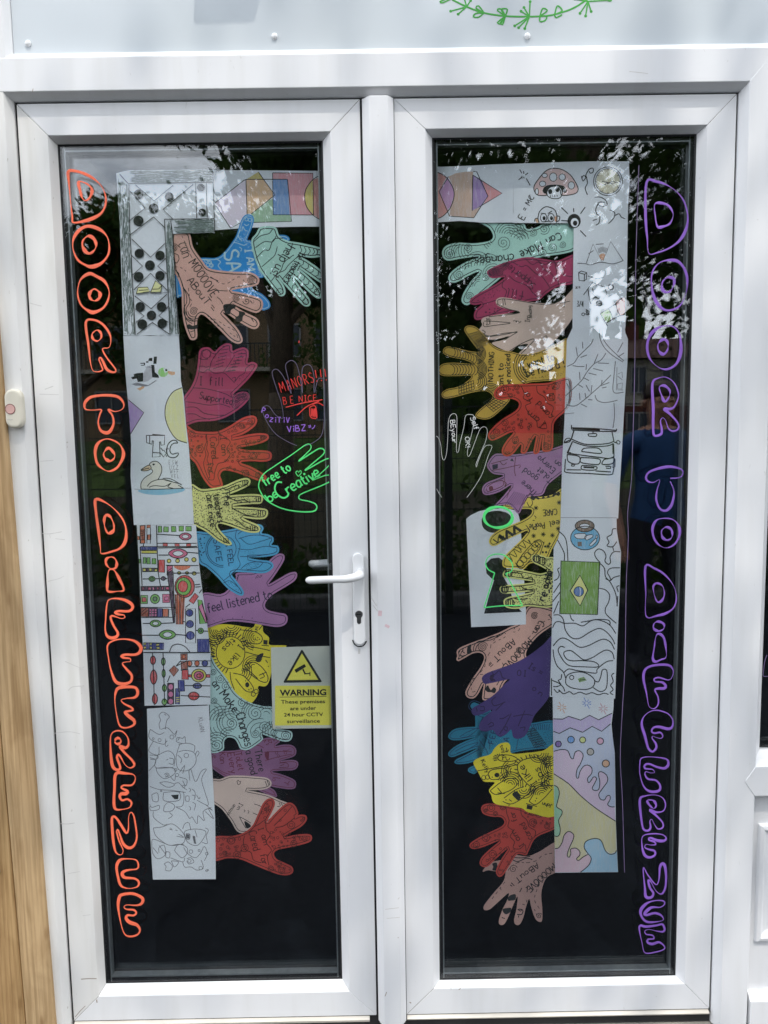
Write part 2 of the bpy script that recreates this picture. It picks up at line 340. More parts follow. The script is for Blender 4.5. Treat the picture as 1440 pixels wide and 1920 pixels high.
_G = """A 5;0,0 2.5,8 5,0;1,3 4,3|B 5;0,0 0,8;0,8 3.5,7.6 3.8,5 0,4.2;0,4.2 4.6,3.6 4.6,.6 0,0|C 5;5,7 3,8.2 .6,6.5 0,3.5 1.4,.4 3.6,0 5,1.2|D 5;0,0 0,8;0,8 3.6,7 5,4 3.6,1 0,0|E 4.5;4.5,8 0,8;0,8 0,0;0,0 4.5,0;0,4 3.5,4|F 4.5;4.5,8 0,8;0,8 0,0;0,4 3.5,4|G 5;5,7 3,8.2 .6,6.5 0,3.5 1.4,.4 3.6,0 5,1.6;5,1.6 5,3.6;5,3.6 3,3.6|H 5;0,0 0,8;5,0 5,8;0,4 5,4|I 3;1.5,0 1.5,8;0,8 3,8;0,0 3,0|J 4;3.5,8 3.5,2 2,0 0,1.4|K 5;0,0 0,8;4.6,8 0,3.6;1.4,4.6 5,0|L 4.5;0,8 0,0;0,0 4.5,0|M 6.5;0,0 .6,8;.6,8 3.2,2.5;3.2,2.5 5.8,8;5.8,8 6.5,0|N 5;0,0 0,8;0,8 5,0;5,0 5,8|O 5.4;2.7,8 .5,6.5 0,4 .6,1.2 2.7,0 4.8,1.3 5.4,4 4.8,6.6 2.7,8|P 4.6;0,0 0,8;0,8 3.8,7.6 4.6,5.8 3.6,4 0,3.6|R 5;0,0 0,8;0,8 3.8,7.6 4.6,5.8 3.6,4.2 0,3.8;1.5,3.8 5,0|S 4.6;4.4,7 2.4,8.2 .4,6.8 .8,4.9 3.6,3.6 4.6,2 3,0 0,.8|T 5.4;0,8 5.4,8;2.7,8 2.7,0|U 5;0,8 0,2.4 1.4,0 3.6,0 5,2.4 5,8|V 5;0,8 2.5,0;2.5,0 5,8|W 7;0,8 1.6,0;1.6,0 3.5,6;3.5,6 5.4,0;5.4,0 7,8|X 5;0,0 5,8;0,8 5,0|Y 5;0,8 2.5,4;5,8 2.5,4;2.5,4 2.5,0|Z 5;0,8 5,8;5,8 0,0;0,0 5,0|a 4.4;4,4.6 2,5.2 .3,3.6 .4,1.2 2,0 3.8,1.4;4,5 3.9,1 4.6,0|b 4.2;0,8 0,0;0,3.6 2,5 4.1,3.4 3.8,.8 2,0 0,1|c 3.8;3.8,4.4 2,5.2 .2,3.6 .3,1.2 2,0 3.8,.8|d 4.4;4,8 4,0;4,3.6 2,5 .2,3.4 .4,.8 2,0 4,1|e 4;0,2.6 3.8,2.8 3.4,4.6 2,5.2 .4,4 0,2 1.2,.2 3.8,.6|f 3.4;3.4,7.6 2,8.2 1.2,6.6 1.2,0;0,4.8 3,4.8|g 4.4;4,4.6 2,5.2 .3,3.6 .6,1 2,.4 4,1.6;4,5 4,-1.6 2.4,-3 .4,-2.2|h 4.2;0,8 0,0;0,3.4 2,5 3.8,4 4,0|i 1.2;.6,5 .6,0;.6,7|j 2;1.4,5 1.4,-2 0,-2.6;1.4,7|k 4;0,8 0,0;3.6,5 0,2;1.2,3 4,0|l 1.4;.4,8 .4,.8 1.4,0|m 6.4;0,5 0,0;0,3.4 1.8,5 3,4 3,0;3,3.4 4.8,5 6.2,4 6.4,0|n 4.2;0,5 0,0;0,3.4 2,5 3.8,4 4,0|o 4.2;2.1,5 .3,3.8 .2,1.4 2.1,0 4,1.4 4,3.8 2.1,5|p 4.2;0,5 0,-3;0,3.6 2,5 4.1,3.4 3.8,.8 2,0 0,1|r 3.2;0,5 0,0;0,3 1.6,4.8 3.2,4.6|s 3.6;3.4,4.4 1.8,5.2 .3,4 1.2,2.8 3.2,2 3.2,.6 1.6,0 0,.6|t 3.4;1.4,7.4 1.4,1 2.6,0 3.4,.6;0,5 3.2,5|u 4.2;0,5 .1,1.2 1.6,0 3.6,1.4;3.8,5 3.8,1 4.4,0|v 4;0,5 2,0;2,0 4,5|w 6;0,5 1.4,0;1.4,0 3,4;3,4 4.6,0;4.6,0 6,5|x 4;0,0 4,5;0,5 4,0|y 4.2;0,5 2,.8;4.2,5 1,-3|z 4;0,5 4,5;4,5 0,0;0,0 4,0|! 1.2;.6,8 .6,2.4;.6,0|. 1;.5,0|= 4;0,5 4,5;0,2.6 4,2.6|2 4;0,6.6 2,8 4,6.4 0,0;0,0 4,0|3 4;0,7.4 3.4,7.6 3,5 1.2,4.2 3.8,2.6 2.8,.2 0,.6|4 4;3,0 3,8;3,8 0,2.4;0,2.4 4,2.4|/ 4;0,0 4,8|' 1;.5,8 .5,6.4|& 5;5,0 1,6 2,8 3.4,6.6 .4,2.4 1.6,0 5,3.4|( 2;2,9 0,4 2,-1|) 2;0,9 2,4 0,-1"""
GLYPH = {}
for _s in _G.split('|'):
    _h, *_pl = _s.split(';'); _c, _a = _h[0], float(_h[1:])
    GLYPH[_c] = (_a, [[tuple(float(n) for n in q.split(',')) for q in pl.split()] for pl in _pl])
# ------------------------------------------------------------------ frame and door leaves
def ring_frame(root, loops, m, names, cut=0.00035, bev=0.0011):
    """a welded, mitred frame: loops = rectangles (x0, x1, z0, z1, y) from the outside in; one mesh per side"""
    def cor(l): x0, x1, z0, z1, y = l; return [Vector((x0, y, z0)), Vector((x1, y, z0)), Vector((x1, y, z1)), Vector((x0, y, z1))]
    out = []
    for s, nm in enumerate(names):
        if nm is None: continue
        vs, fs = [], []
        for l in loops:
            c = cor(l); a, b = c[s], c[(s + 1) % 4]; d = (b - a).normalized() * cut
            vs += [a + d, b - d]
        for i in range(len(loops) - 1): fs.append((2 * i, 2 * i + 1, 2 * i + 3, 2 * i + 2))
        fs.append(tuple(range(0, 2 * len(loops), 2))[::-1]); fs.append(tuple(range(1, 2 * len(loops), 2)))
        o = mesh(nm, vs, fs, m[s] if isinstance(m, list) else m, root)
        bm = bmesh.new(); bm.from_mesh(o.data); bmesh.ops.recalc_face_normals(bm, faces=bm.faces); bm.to_mesh(o.data); bm.free()
        if bev: bevel(o, bev)
        out.append(o)
    return out
def rect_ring(name, ro, ri, m, parent):
    """flat-sided ring between outer loop(s) and inner loop(s), each (x0,x1,z0,z1,y)"""
    vs, fs = [], []
    for l in (ro, ri):
        x0, x1, z0, z1, y = l; vs += [(x0, y, z0), (x1, y, z0), (x1, y, z1), (x0, y, z1)]
    for s in range(4): fs.append((s, (s + 1) % 4, 4 + (s + 1) % 4, 4 + s))
    return mesh(name, vs, fs, m, parent)
Z0, Z1 = 0.1187, 2.1487
def door(x0, x1, flat, gl, label):
    root = empty('white_door', ((x0 + x1) / 2, 0, Z0)); tag(root, label, 'door')
    root.matrix_world = Matrix.Translation(root.location)
    fx0, fx1, fz0, fz1 = flat; gx0, gx1, gz0, gz1 = gl
    loops = [(x0, x1, Z0, Z1, 0.060), (x0, x1, Z0, Z1, 0.0), (fx0, fx1, fz0, fz1, 0.0), (gx0, gx1, gz0, gz1, 0.0185), (gx0, gx1, gz0, gz1, 0.0195), (gx0 - .004, gx1 + .004, gz0 - .004, gz1 + .004, 0.060)]
    parts = ring_frame(None, loops, [M_PVC, M_PVC, M_PVC, M_PVC_OLD if x0 < -.5 else M_PVC], ['rail', 'stile', 'rail', 'stile'])
    mitre = MB()
    for (cx, cz, ix, iz) in ((x0, Z0, fx0, fz0), (x1, Z0, fx1, fz0), (x1, Z1, fx1, fz1), (x0, Z1, fx0, fz1)):
        dx, dz = .0004, .0004
        mitre.add([(cx - dx, 0.0006, cz + dz), (cx + dx, 0.0006, cz - dz), (ix + dx, 0.0006, iz - dz), (ix - dx, 0.0006, iz + dz)], [(0, 1, 2, 3)])
    parts.append(mitre.build('mitre_joint', M_SOIL))
    g = rect_ring('gasket', (gx0, gx1, gz0, gz1, 0.0192), (gx0 + .0035, gx1 - .0035, gz0 + .0035, gz1 - .0035, 0.0214), M_GASKET, None); parts.append(g)
    ins = 0.010
    sp = MB(); t = 0.012
    for (a0, a1, b0, b1) in ((gx0 + .001, gx0 + t, gz0, gz1), (gx1 - t, gx1 - .001, gz0, gz1), (gx0 + t, gx1 - t, gz0, gz0 + t), (gx0 + t, gx1 - t, gz1 - t, gz1)): sp.box(a0, a1, 0.0275, 0.0445, b0, b1)
    parts.append(sp.build('spacer_bar', M_SPACER))
    seal = MB()
    for (a0, a1, b0, b1) in ((gx0 + .0005, gx0 + t - .003, gz0, gz1), (gx1 - t + .003, gx1 - .0005, gz0, gz1), (gx0 + t, gx1 - t, gz0 + .0003, gz0 + t - .003), (gx0 + t, gx1 - t, gz1 - t + .003, gz1 - .0003)): seal.box(a0, a1, 0.0262, 0.0272, b0, b1)
    parts.append(seal.build('edge_seal', M_GASKET))
    rv = rect_ring('inner_bead', (gx0, gx1, gz0, gz1, 0.0505), (gx0 + .006, gx1 - .006, gz0 + .006, gz1 - .006, 0.062), M_GASKET, None); parts.append(rv)
    outer = box('glass_pane', gx0 - .006, gx1 + .006, 0.022, 0.026, gz0 - .006, gz1 + .006, M_GLASS); parts.append(outer)
    inner = box('inner_glass_pane', gx0 - .006, gx1 + .006, 0.046, 0.050, gz0 - .006, gz1 + .006, M_GLASS); parts.append(inner)
    for p in parts:
        p.parent = root; p.matrix_parent_inverse = Matrix.Translation(-root.location)
    return root, outer
DL, GL = door(-.7323, -.0290, (-.672, -.0905, .179, 2.0862), (-.6605, -.1080, .1965, 2.0748), 'left white glazed door with coral DOOR TO DIFFERENCE lettering and a lever handle')
DR, GR = door(.0410, .7468, (.1045, .688, .1825, 2.0885), (.1200, .6735, .1890, 2.0772), 'right white glazed door with purple DOOR TO DIFFERENCE lettering and no handle')
def kid(o, parent):
    o.parent = parent; o.matrix_parent_inverse = Matrix.Translation(-parent.matrix_world.translation); return o
# scuffs and scratches on the left leaf and the joints, thin marks of dirt in the surface
def marks(root, y, lst, name='scuff_mark'):
    a = Art(None, y, 0.0001)
    for m, w, s in lst: a.line(m, P('X', s), w, name=name)
    for o in a.done(): kid(o, root)
M_SC1 = mat('light grey scratch', (0.60, 0.59, 0.575), 0.7, 0.1, 50); M_SC2 = mat('brown scratch', (0.33, 0.27, 0.22), 0.8, 0.2, 50); M_PINK = mat('pink felt pen smear', (0.74, 0.55, 0.58), 0.6, 0.08, 30)
marks(DL, 0, [(M_SC1, 1.6, '84,730 92,727 100,724'), (M_SC1, 1.2, '74,739 110,740'), (M_SC1, 1.2, '56,568 66,571 78,574'), (M_SC1, 1.0, '76,865 100,863'), (M_SC1, 1.3, '78,1000 92,1001 116,997'), (M_SC1, 1.6, '128,1295 136,1288 158,1286'),
    (M_SC2, 1.6, '152,1836 166,1835 181,1835'), (M_SC1, 1.4, '112,1544 126,1545 140,1543'), (M_SC1, 1.0, '155,1717 170,1715'), (M_SC1, 1.0, '90,1090 110,1085 120,1080'), (M_SC1, 1.1, '100,1375 130,1372 150,1376'), (M_SC1, 1.0, '128,1638 150,1634'),
    (M_SC2, 2.0, '182,1880 181,1874'), (M_SC2, 1.2, '160,1886 150,1896 141,1907'), (M_SC1, 1.2, '122,1240 150,1252 158,1250'), (M_SC1, 1.0, '104,1010 122,1012'), (M_PINK, 2, '666,1100 668,1096')])
marks(DR, 0, [(M_SC1, 1.2, '845,1850 846,1856'), (M_SC2, 1.3, '860,1856 864,1853'), (M_SC1, 1.2, '1230,1868 1231,1869'), (M_SC2, 1.8, '768,1879 771,1881')])

# centre strip that covers the meeting of the leaves, fixed to the right leaf
def prof_bar(name, prof, z0, z1, m, parent, bev=0.0015):
    n = len(prof); zt = z1 if isinstance(z1, list) else [z1] * n; vs = [(x, y, z0) for x, y in prof] + [(x, y, z) for (x, y), z in zip(prof, zt)]
    fs = [(i, (i + 1) % n, n + (i + 1) % n, n + i) for i in range(n)] + [tuple(range(n))[::-1], tuple(range(n, 2 * n))]
    o = mesh(name, vs, fs, m, None)
    bm = bmesh.new(); bm.from_mesh(o.data); bmesh.ops.recalc_face_normals(bm, faces=bm.faces); bm.to_mesh(o.data); bm.free()
    bevel(o, bev); kid(o, parent) if parent else None
    return o
strip = prof_bar('meeting_strip', [(-.0245, -.001), (-.0245, -.004), (-.0095, -.0195), (.0275, -.0195), (.0400, -.006), (.0400, -.001)], 0.108, 2.1475, M_PVC, DR)
cap = prof_bar('strip_end_cap', [(-.0220, -.0035), (-.0085, -.0205), (.0265, -.0205), (.038, -.0035)], 0.1035, 0.1075, M_CAP, DR, 0.0008)
marks(DR, -.0195, [(M_SC1, 1.4, '746,1686 749,1683'), (M_SC2, 2.2, '746,1758 747,1758'), (M_SC1, 1.0, '722,1705 748,1702'), (M_SC1, 1.0, '725,1722 750,1720'), (M_PINK, 7, '713,1145 712,1155'), (M_PINK, 5, '722,1172 730,1176'), (M_SC1, 1.5, '697,1122 706,1136'), (M_SC1, 1.2, '700,1135 708,1146'), (M_SC2, 1.2, '722,1868 725,1860')])

# handle on the left door
hd = empty('handle', (-.0525, 0, 1.16)); hd.matrix_world = Matrix.Translation(hd.location)
def cap_shape(cx, z0, z1, r, n=12):
    return [(cx + r * math.cos(math.pi * k / n), z1 - r + r * math.sin(math.pi * k / n)) for k in range(n + 1)] + [(cx - r * math.cos(math.pi * k / n), z0 + r - r * math.sin(math.pi * k / n)) for k in range(n + 1)]
def plate(name, pts2, y0, y1, m, parent, dome=0.0, smooth_=False, bev=0.003):
    """a plate lying on the face: outline pts2 in (x, z), from y0 (back) to y1 (front)"""
    n = len(pts2); vs = [(x, y0, z) for x, z in pts2] + [(x, y1, z) for x, z in pts2]
    fs = [(i, (i + 1) % n, n + (i + 1) % n, n + i) for i in range(n)] + [tuple(range(n)), tuple(range(n, 2 * n))[::-1]]
    o = mesh(name, vs, fs, m, None)
    bm = bmesh.new(); bm.from_mesh(o.data); bmesh.ops.recalc_face_normals(bm, faces=bm.faces); bm.to_mesh(o.data); bm.free()
    if bev: bevel(o, bev, 3)
    if parent is not None: kid(o, parent)
    return o
a, b = W(672, 1037, -.01), W(674, 1210, -.01)
hx = (a.x + b.x) / 2
bp = plate('backplate', cap_shape(hx, b.z, a.z, .0128), -.0003, -.010, M_CAP, hd)
piv = W(675, 1078, -.03)
pv = tube('lever_neck', [(hx + .003, -.009, piv.z), (hx + .003, -.02, piv.z), (hx + .003, -.034, piv.z)], [.0105, .0098, .0092], M_CAP, None, 18); kid(pv, hd)
e0 = W(578, 1088, -.055); zz = e0.z
path = [(hx + .0045, -.030, piv.z + .002), (hx + .0035, -.040, piv.z + .0015), (hx - .002, -.049, piv.z), (hx - .012, -.0535, piv.z - .002), (hx - .028, -.055, piv.z - .004), (hx - .055, -.055, zz + .001), (e0.x + .012, -.0545, zz), (e0.x + .002, -.0545, zz), (e0.x - .0035, -.0545, zz), (e0.x - .006, -.0545, zz)]
lv = tube('lever', path, [.0095, .0102, .0100, .0094, .0086, .0083, .0085, .0080, .0055, .0015], M_CAP, None, 18, 0.95); kid(lv, hd)
kz = W(673, 1152, -.01).z; kx = W(673, 1152, -.01).x
key = [(kx + .0085 * math.cos(t), kz + .0085 * math.sin(t)) for t in [math.radians(-58 + 296 * k / 20) for k in range(21)]] + [(kx - .0047, kz - .018), (kx - .002, kz - .0215), (kx + .002, kz - .0215), (kx + .0047, kz - .018)]
kl = plate('lock_cylinder', key, -.0098, -.0106, M_STEEL, hd, bev=0.0004)
sl = box('key_slot', kx - .0052, kx + .0040, -.0110, -.0107, kz - .0008, kz + .0010, M_GASKET); kid(sl, hd)
il = W(582, 1057, .112); ih = W(668, 1052, .112)
o = tube('inner_lever', [(ih.x + .012, .062, ih.z), (ih.x + .012, .095, ih.z), (ih.x + .004, .108, ih.z), (ih.x - .012, .112, ih.z), (il.x + .02, .112, il.z), (il.x + .002, .112, il.z), (il.x - .003, .112, il.z), (il.x - .005, .112, il.z)], [.009, .0092, .0092, .009, .0088, .0086, .006, .001], M_CAP, None, 14); kid(o, hd)
kid(hd, DL)
marks(DL, 0, [(M_GASKET, 2.2, '661,1200 665,1208 671,1212 678,1212 684,1208 687,1202'), (M_SC2, 1.5, '675,1037 680,1040'), (M_SC1, 4, '674,1216 673,1226'), (M_SC1, 1.0, '661,1048 660,1090 662,1190')], 'backplate_mark')  # thin black, brown and grey lines drawn round the edge of the backplate

# outer frame: jamb, head, right mullion, side window, panel above
fr = empty('door_frame', (0, 0, 0.09)); fr.matrix_world = Matrix.Translation(fr.location); tag(fr, 'white plastic outer frame around both doors, mitred at its corners', 'door frame')
FY = -.0200
prof_bar('jamb', [(-.7375, .055), (-.7375, 0), (-.7485, FY), (-.8300, FY), (-.8300, .055)], 0.085, 2.187, M_PVC_OLD, fr)
prof_bar('mullion', [(.7510, .055), (.7510, 0), (.7635, FY - .0012), (.7940, FY - .0012), (.8240, FY - .0012), (.8320, -.006), (.8320, .055)], 0.085, [2.150, 2.150, 2.1650, 2.2015, 2.1650, 2.150, 2.150], M_PVC, fr, .0008)
def hbar(name, prof, x0, x1, m, parent, bev=.0013, tip=0.0):
    """horizontal bar from a (y, z) profile; tip > 0 gives the ends the pointed V joint of a welded transom"""
    n = len(prof); zs = [p[1] for p in prof]; zc = (min(zs) + max(zs)) / 2
    vs = [(x0 + tip * abs(z - zc), y, z) for y, z in prof] + [(x1 - tip * abs(z - zc), y, z) for y, z in prof]
    fs = [(i, (i + 1) % n, n + (i + 1) % n, n + i) for i in range(n)] + [tuple(range(n))[::-1], tuple(range(n, 2 * n))]
    o = mesh(name, vs, fs, m, None)
    bm = bmesh.new(); bm.from_mesh(o.data); bmesh.ops.recalc_face_normals(bm, faces=bm.faces); bm.to_mesh(o.data); bm.free()
    bevel(o, bev); kid(o, parent); return o
hbar('head', [(.055, 2.1520), (0, 2.1520), (FY - .0006, 2.1642), (FY - .0006, 2.1970), (FY - .0006, 2.2285), (-.0085, 2.2420), (.055, 2.2420)], -.779, 1.529, M_PVC, fr, tip=0.72)
jt = MB()
for (u0, v0, u1, v1) in ((0, 163, 30, 193), (0, 113, 22, 105), (1388, 172, 1440, 122)):
    pass
# continuation of jamb and mullion beside the panel above the head
prof_bar('jamb', [(-.7300, .055), (-.7300, -.006), (-.7400, FY), (-.8300, FY), (-.8300, .055)], 2.1885, 2.95, M_PVC, fr)
prof_bar('mullion', [(1.62, .055), (1.62, FY), (1.54, FY), (1.53, -.006), (1.53, .055)], 0.085, 2.95, M_PVC, fr)
hbar('head', [(.055, 2.95), (FY, 2.95), (FY, 3.02), (.055, 3.02)], -.83, 1.62, M_PVC, fr)
hbar('sill', [(.07, .084), (-.028, .080), (-.034, .076), (-.034, .058), (.07, .058)], -.77, .77, M_ALU, fr, .002)
hbar('threshold_bar', [(.055, .1165), (.004, .1165), (.004, .0855), (.055, .0855)], -.735, .7495, M_GASKET, fr, 0)
hbar('weather_bar', [(.002, .117), (-.007, .113), (-.007, .108), (.002, .108)], -.731, -.045, M_ALU, fr, .0006)
hbar('weather_bar', [(.002, .117), (-.007, .1135), (-.007, .1105), (.002, .1105)], .0420, .745, M_ALU, fr, .0006)
hbar('rebate_seal', [(.010, 2.1525), (.004, 2.1525), (.004, 2.1470), (.010, 2.1470)], -.735, .750, M_GASKET, fr, 0)
prof_bar('rebate_seal', [(-.7380, .012), (-.7380, .006), (-.7318, .006), (-.7318, .012)], .117, 2.149, M_GASKET, fr, 0.0001)
prof_bar('rebate_seal', [(.7463, .012), (.7463, .006), (.7515, .006), (.7515, .012)], .117, 2.149, M_GASKET, fr, 0.0001)
prof_bar('rebate_seal', [(-.0300, .012), (-.0300, .003), (.0415, .003), (.0415, .012)], .117, 2.149, M_GASKET, fr, 0.0001)
marks(fr, FY - .0006, [(M_SC2, 1.1, '61,172 62,166'), (M_SC1, 1.2, '1180,134 1200,136 1215,138')])

# side window with its lower panel at the right
sw = empty('side_window', (1.19, 0, .09)); sw.matrix_world = Matrix.Translation(sw.location); tag(sw, 'white framed side window above a moulded panel, right of the doors', 'window')
gx0, gx1 = .8535, 1.5200
tz0, tz1 = .6455, .7150
def loopframe(x0, x1, z0, z1, names):
    lp = [(x0, x1, z0, z1, -.0055), (x0 + .018, x1 - .010, z0 + .012, z1 - .012, .016), (x0 + .018, x1 - .010, z0 + .012, z1 - .012, .022)]
    for o in ring_frame(None, lp, M_PVC, names, bev=0): kid(o, sw)
loopframe(.8320, 1.53, .7270, 2.1865, ['bead', 'bead', 'bead', 'bead'])
hbar('transom', [(.055, .6350), (-.006, .6350), (FY - .0024, .6470), (FY - .0024, .6810), (FY - .0024, .7150), (-.006, .7270), (.055, .7270)], 0.800, 1.531, M_PVC, sw, tip=.70)
swg = box('glass_pane', .850, 1.524, .022, .026, .733, 2.180, M_GLASS); kid(swg, sw)
swi = box('inner_glass_pane', .850, 1.524, .046, .050, .733, 2.180, M_GLASS); kid(swi, sw)
hbar('window_sill_rail', [(.055, .085), (FY, .085), (FY, .150), (-.006, .164), (.055, .164)], .8325, 1.5295, M_PVC, sw)
pn = box('infill_panel', .8325, 1.5295, .002, .03, .165, .634, M_PVC); kid(pn, sw)
lp = [(.8455, 1.51, .285, .570, .0019), (.8480, 1.507, .288, .567, -.006), (.857, 1.498, .297, .558, -.008), (.863, 1.492, .303, .552, -.002), (.874, 1.481, .314, .541, .0015)]
for o in ring_frame(None, lp, M_PVC, ['panel_moulding'] * 4, cut=0.0, bev=.0015): kid(o, sw)
a = Art(None, .022, .0002)
a.line(M_LILAC, P('X', '1438,1228 1434,1240 1431,1262 1432,1268 1440,1268'), 1.6)
for o in a.done(): o.name = 'marker_drawing'; kid(o, sw)

# white panel over the doors
tp = empty('white_panel', (.4, 0, 2.25)); tp.matrix_world = Matrix.Translation(tp.location); tag(tp, 'glossy white panel above the doors with a green painted wreath', 'panel')
pp = box('panel_sheet', -.7295, 1.5295, -.0035, .004, 2.2425, 2.949, M_PANEL, bev=.001); kid(pp, tp)
def screw_cap(u, v):
    c = W(u, v, -.006); o = empty('screw_cap', c)
    vs, fs = [], []; n = 16; prof = [(.0062, 0), (.0064, .0016), (.0056, .0034), (.0036, .0046), (0.0012, .0050)]
    for r, h in prof: vs += [(c.x + r * math.cos(2 * math.pi * k / n), -.0036 - h, c.z + r * math.sin(2 * math.pi * k / n)) for k in range(n)]
    for i in range(len(prof) - 1): fs += [(i * n + k, i * n + (k + 1) % n, (i + 1) * n + (k + 1) % n, (i + 1) * n + k) for k in range(n)]
    fs.append(tuple(range((len(prof) - 1) * n, len(prof) * n)))
    bpy.data.objects.remove(o); o = mesh('screw_cap', vs, fs, M_CAP, None, True); kid(o, tp)
for u, v in ((52, 81), (514.5, 67.5), (989, 67)): screw_cap(u, v)
for x in (.85, 1.35): screw_cap(720 + x * 870, 66)
a = Art(None, -.0036, .0003)
G_ = M_LEAFGREEN
a.line(G_, P('T2', '255,-2 310,25 375,48 455,60 545,62 620,58 680,42 720,25 765,-5'), 3.2, name='wreath')
for pl in ('310,25 250,42', '310,25 278,53', '310,25 325,2', '545,62 490,97', '545,62 505,104', '545,62 528,107', '545,62 548,6', '545,62 525,28', '545,62 514,42', '765,5 735,50', '765,5 756,60', '765,5 777,43', '765,5 850,0', '765,5 715,-4', '765,5 722,-14', '310,25 300,-10'): 
    q = P('T2', pl); a.line(G_, q, 2.6, sm=False, name='wreath'); a.dot(G_, q[1][0], q[1][1], 2.8, name='wreath')
for pl in ('375,48 355,22 345,30 375,48', '375,48 345,50 335,62 355,64 375,48', '455,60 425,38 440,34 455,60', '455,60 440,35 462,35 455,60', '455,60 425,85 432,90 455,60', '455,60 445,92 438,90 455,60', '585,60 595,32 612,40 585,60', '585,60 585,80 605,76 612,60', '640,55 650,22 668,40 640,55', '640,55 645,66 668,55', '235,-6 210,6 220,10 250,-4', '848,-4 838,2 850,4'):
    a.line(G_, P('T2', pl), 2.8, name='wreath')
for o in a.done(): kid(o, tp)

# floodlight on the panel just above the picture (its shadow falls on the panel)
fl = empty('floodlight', (-.29, -.1, 2.5)); fl.matrix_world = Matrix.Translation(fl.location); tag(fl, 'grey floodlight fixed to the white panel above the left door', 'floodlight')
M_LAMP = mat('grey cast housing', (0.12, 0.125, 0.13), 0.5, 0.1, 30)
sx0, sx1 = -.310, -.170
hs = MB(); hs.add([(sx0 + .005, -.185, 2.668), (sx1 - .012, -.185, 2.668), (sx1, -.110, 2.633), (sx0, -.110, 2.633), (sx0 + .02, -.185, 2.813), (sx1 + .015, -.185, 2.813), (sx1 + .03, -.110, 2.813), (sx0 + .012, -.110, 2.813)], [(0, 1, 2, 3), (4, 7, 6, 5), (0, 4, 5, 1), (3, 2, 6, 7), (0, 3, 7, 4), (1, 5, 6, 2)])
o = hs.build('housing', M_LAMP); bevel(o, .004); kid(o, fl)
o = box('lens', sx0 + .02, sx1 - .01, -.189, -.1855, 2.688, 2.793, mat('frosted lens', (.55, .57, .58), .3, .05, 20)); kid(o, fl)
hs = MB(); hs.box(-.25, -.23, -.110, -.0036, 2.725, 2.755); hs.box(-.285, -.195, -.012, -.0036, 2.695, 2.785); o = hs.build('bracket', M_LAMP); kid(o, fl)

# timber cladding at the left
tb = empty('timber_cladding', (-.95, 0, 0)); tb.matrix_world = Matrix.Translation(tb.location); tag(tb, 'knotty pale brown timber boards fixed upright left of the door frame', 'cladding')
def wood(name, c1, c2, sc):
    m = bpy.data.materials.new(name); m.use_nodes = True; t = m.node_tree; b = t.nodes['Principled BSDF']; b.inputs['Roughness'].default_value = .8; b.inputs['Specular IOR Level'].default_value = .2
    L = t.links.new; g = t.nodes.new('ShaderNodeTexCoord')
    def nz(scale, stretch, detail, dist):
        a_ = t.nodes.new('ShaderNodeMapping'); a_.inputs['Scale'].default_value = stretch; n = t.nodes.new('ShaderNodeTexNoise'); n.inputs['Scale'].default_value = scale; n.inputs['Detail'].default_value = detail; n.inputs['Distortion'].default_value = dist
        L(g.outputs['Object'], a_.inputs[0]); L(a_.outputs[0], n.inputs['Vector']); return n.outputs['Fac']
    def ramp(v, p0, p1_, a_, b_):
        r = t.nodes.new('ShaderNodeValToRGB'); r.color_ramp.elements[0].position = p0; r.color_ramp.elements[1].position = p1_; r.color_ramp.elements[0].color = (*a_, 1); r.color_ramp.elements[1].color = (*b_, 1); L(v, r.inputs[0]); return r.outputs[0]
    def mul(a_, b_, f):
        x = t.nodes.new('ShaderNodeMix'); x.data_type = 'RGBA'; x.blend_type = 'MULTIPLY'; x.inputs['Factor'].default_value = f; L(a_, x.inputs['A']); L(b_, x.inputs['B']); return x.outputs['Result']
    W1 = (1, 1, 1); band = nz(sc, (22, 3, .9), 4, .9); fine = nz(sc, (150, 4, 4), 6, .3)
    c = mul(ramp(band, .32, .64, c1, c2), ramp(fine, .38, .60, (.55, .50, .43), W1), .6)
    c = mul(c, ramp(nz(14, (1.6, 1, .5), 10, .8), .36, .56, (.66, .61, .54), W1), .55)
    vo = t.nodes.new('ShaderNodeTexVoronoi'); vo.inputs['Scale'].default_value = 1.0; mp2 = t.nodes.new('ShaderNodeMapping'); mp2.inputs['Scale'].default_value = (15, 2, 5.0); L(g.outputs['Object'], mp2.inputs[0]); L(mp2.outputs[0], vo.inputs['Vector'])
    c = mul(c, ramp(vo.outputs['Distance'], .03, .13, (.42, .31, .2), W1), .9); L(c, b.inputs['Base Color'])
    bn = t.nodes.new('ShaderNodeBump'); bn.inputs['Strength'].default_value = .7; bn.inputs['Distance'].default_value = .003; L(fine, bn.inputs['Height']); L(bn.outputs[0], b.inputs['Normal']); return m
MW1 = wood('pale weathered timber', (.45, .30, .155), (.57, .40, .22), 1.0); MW2 = wood('ochre timber', (.40, .25, .115), (.54, .36, .175), 1.3)
edge = W(60, 1350, -.03).x; e2 = W(28, 1720, -.03).x
xs = [edge, e2, e2 - .10, e2 - .20, e2 - .30, e2 - .40]
for i in range(5):
    x1, x0 = xs[i] - (.0012 if i else 0), xs[i + 1] + .0012
    z1 = 2.95
    o = box('board', x0, x1, -.029 + (.0025 if i % 2 else 0), .02, .02, z1, MW2 if i % 2 else MW1, bev=.003)
    for q in o.data.vertices: q.co.x -= .0150 * (q.co.z - .55)
    kid(o, tb)
for u, v in ((0, 1634),):
    c = W(u - 4, v, -.03); o = MB(); o.bar((c.x, -.0285, c.z), (c.x, -.0305, c.z), .0045, 12); o = o.build('screw_head', M_STEEL); kid(o, tb)

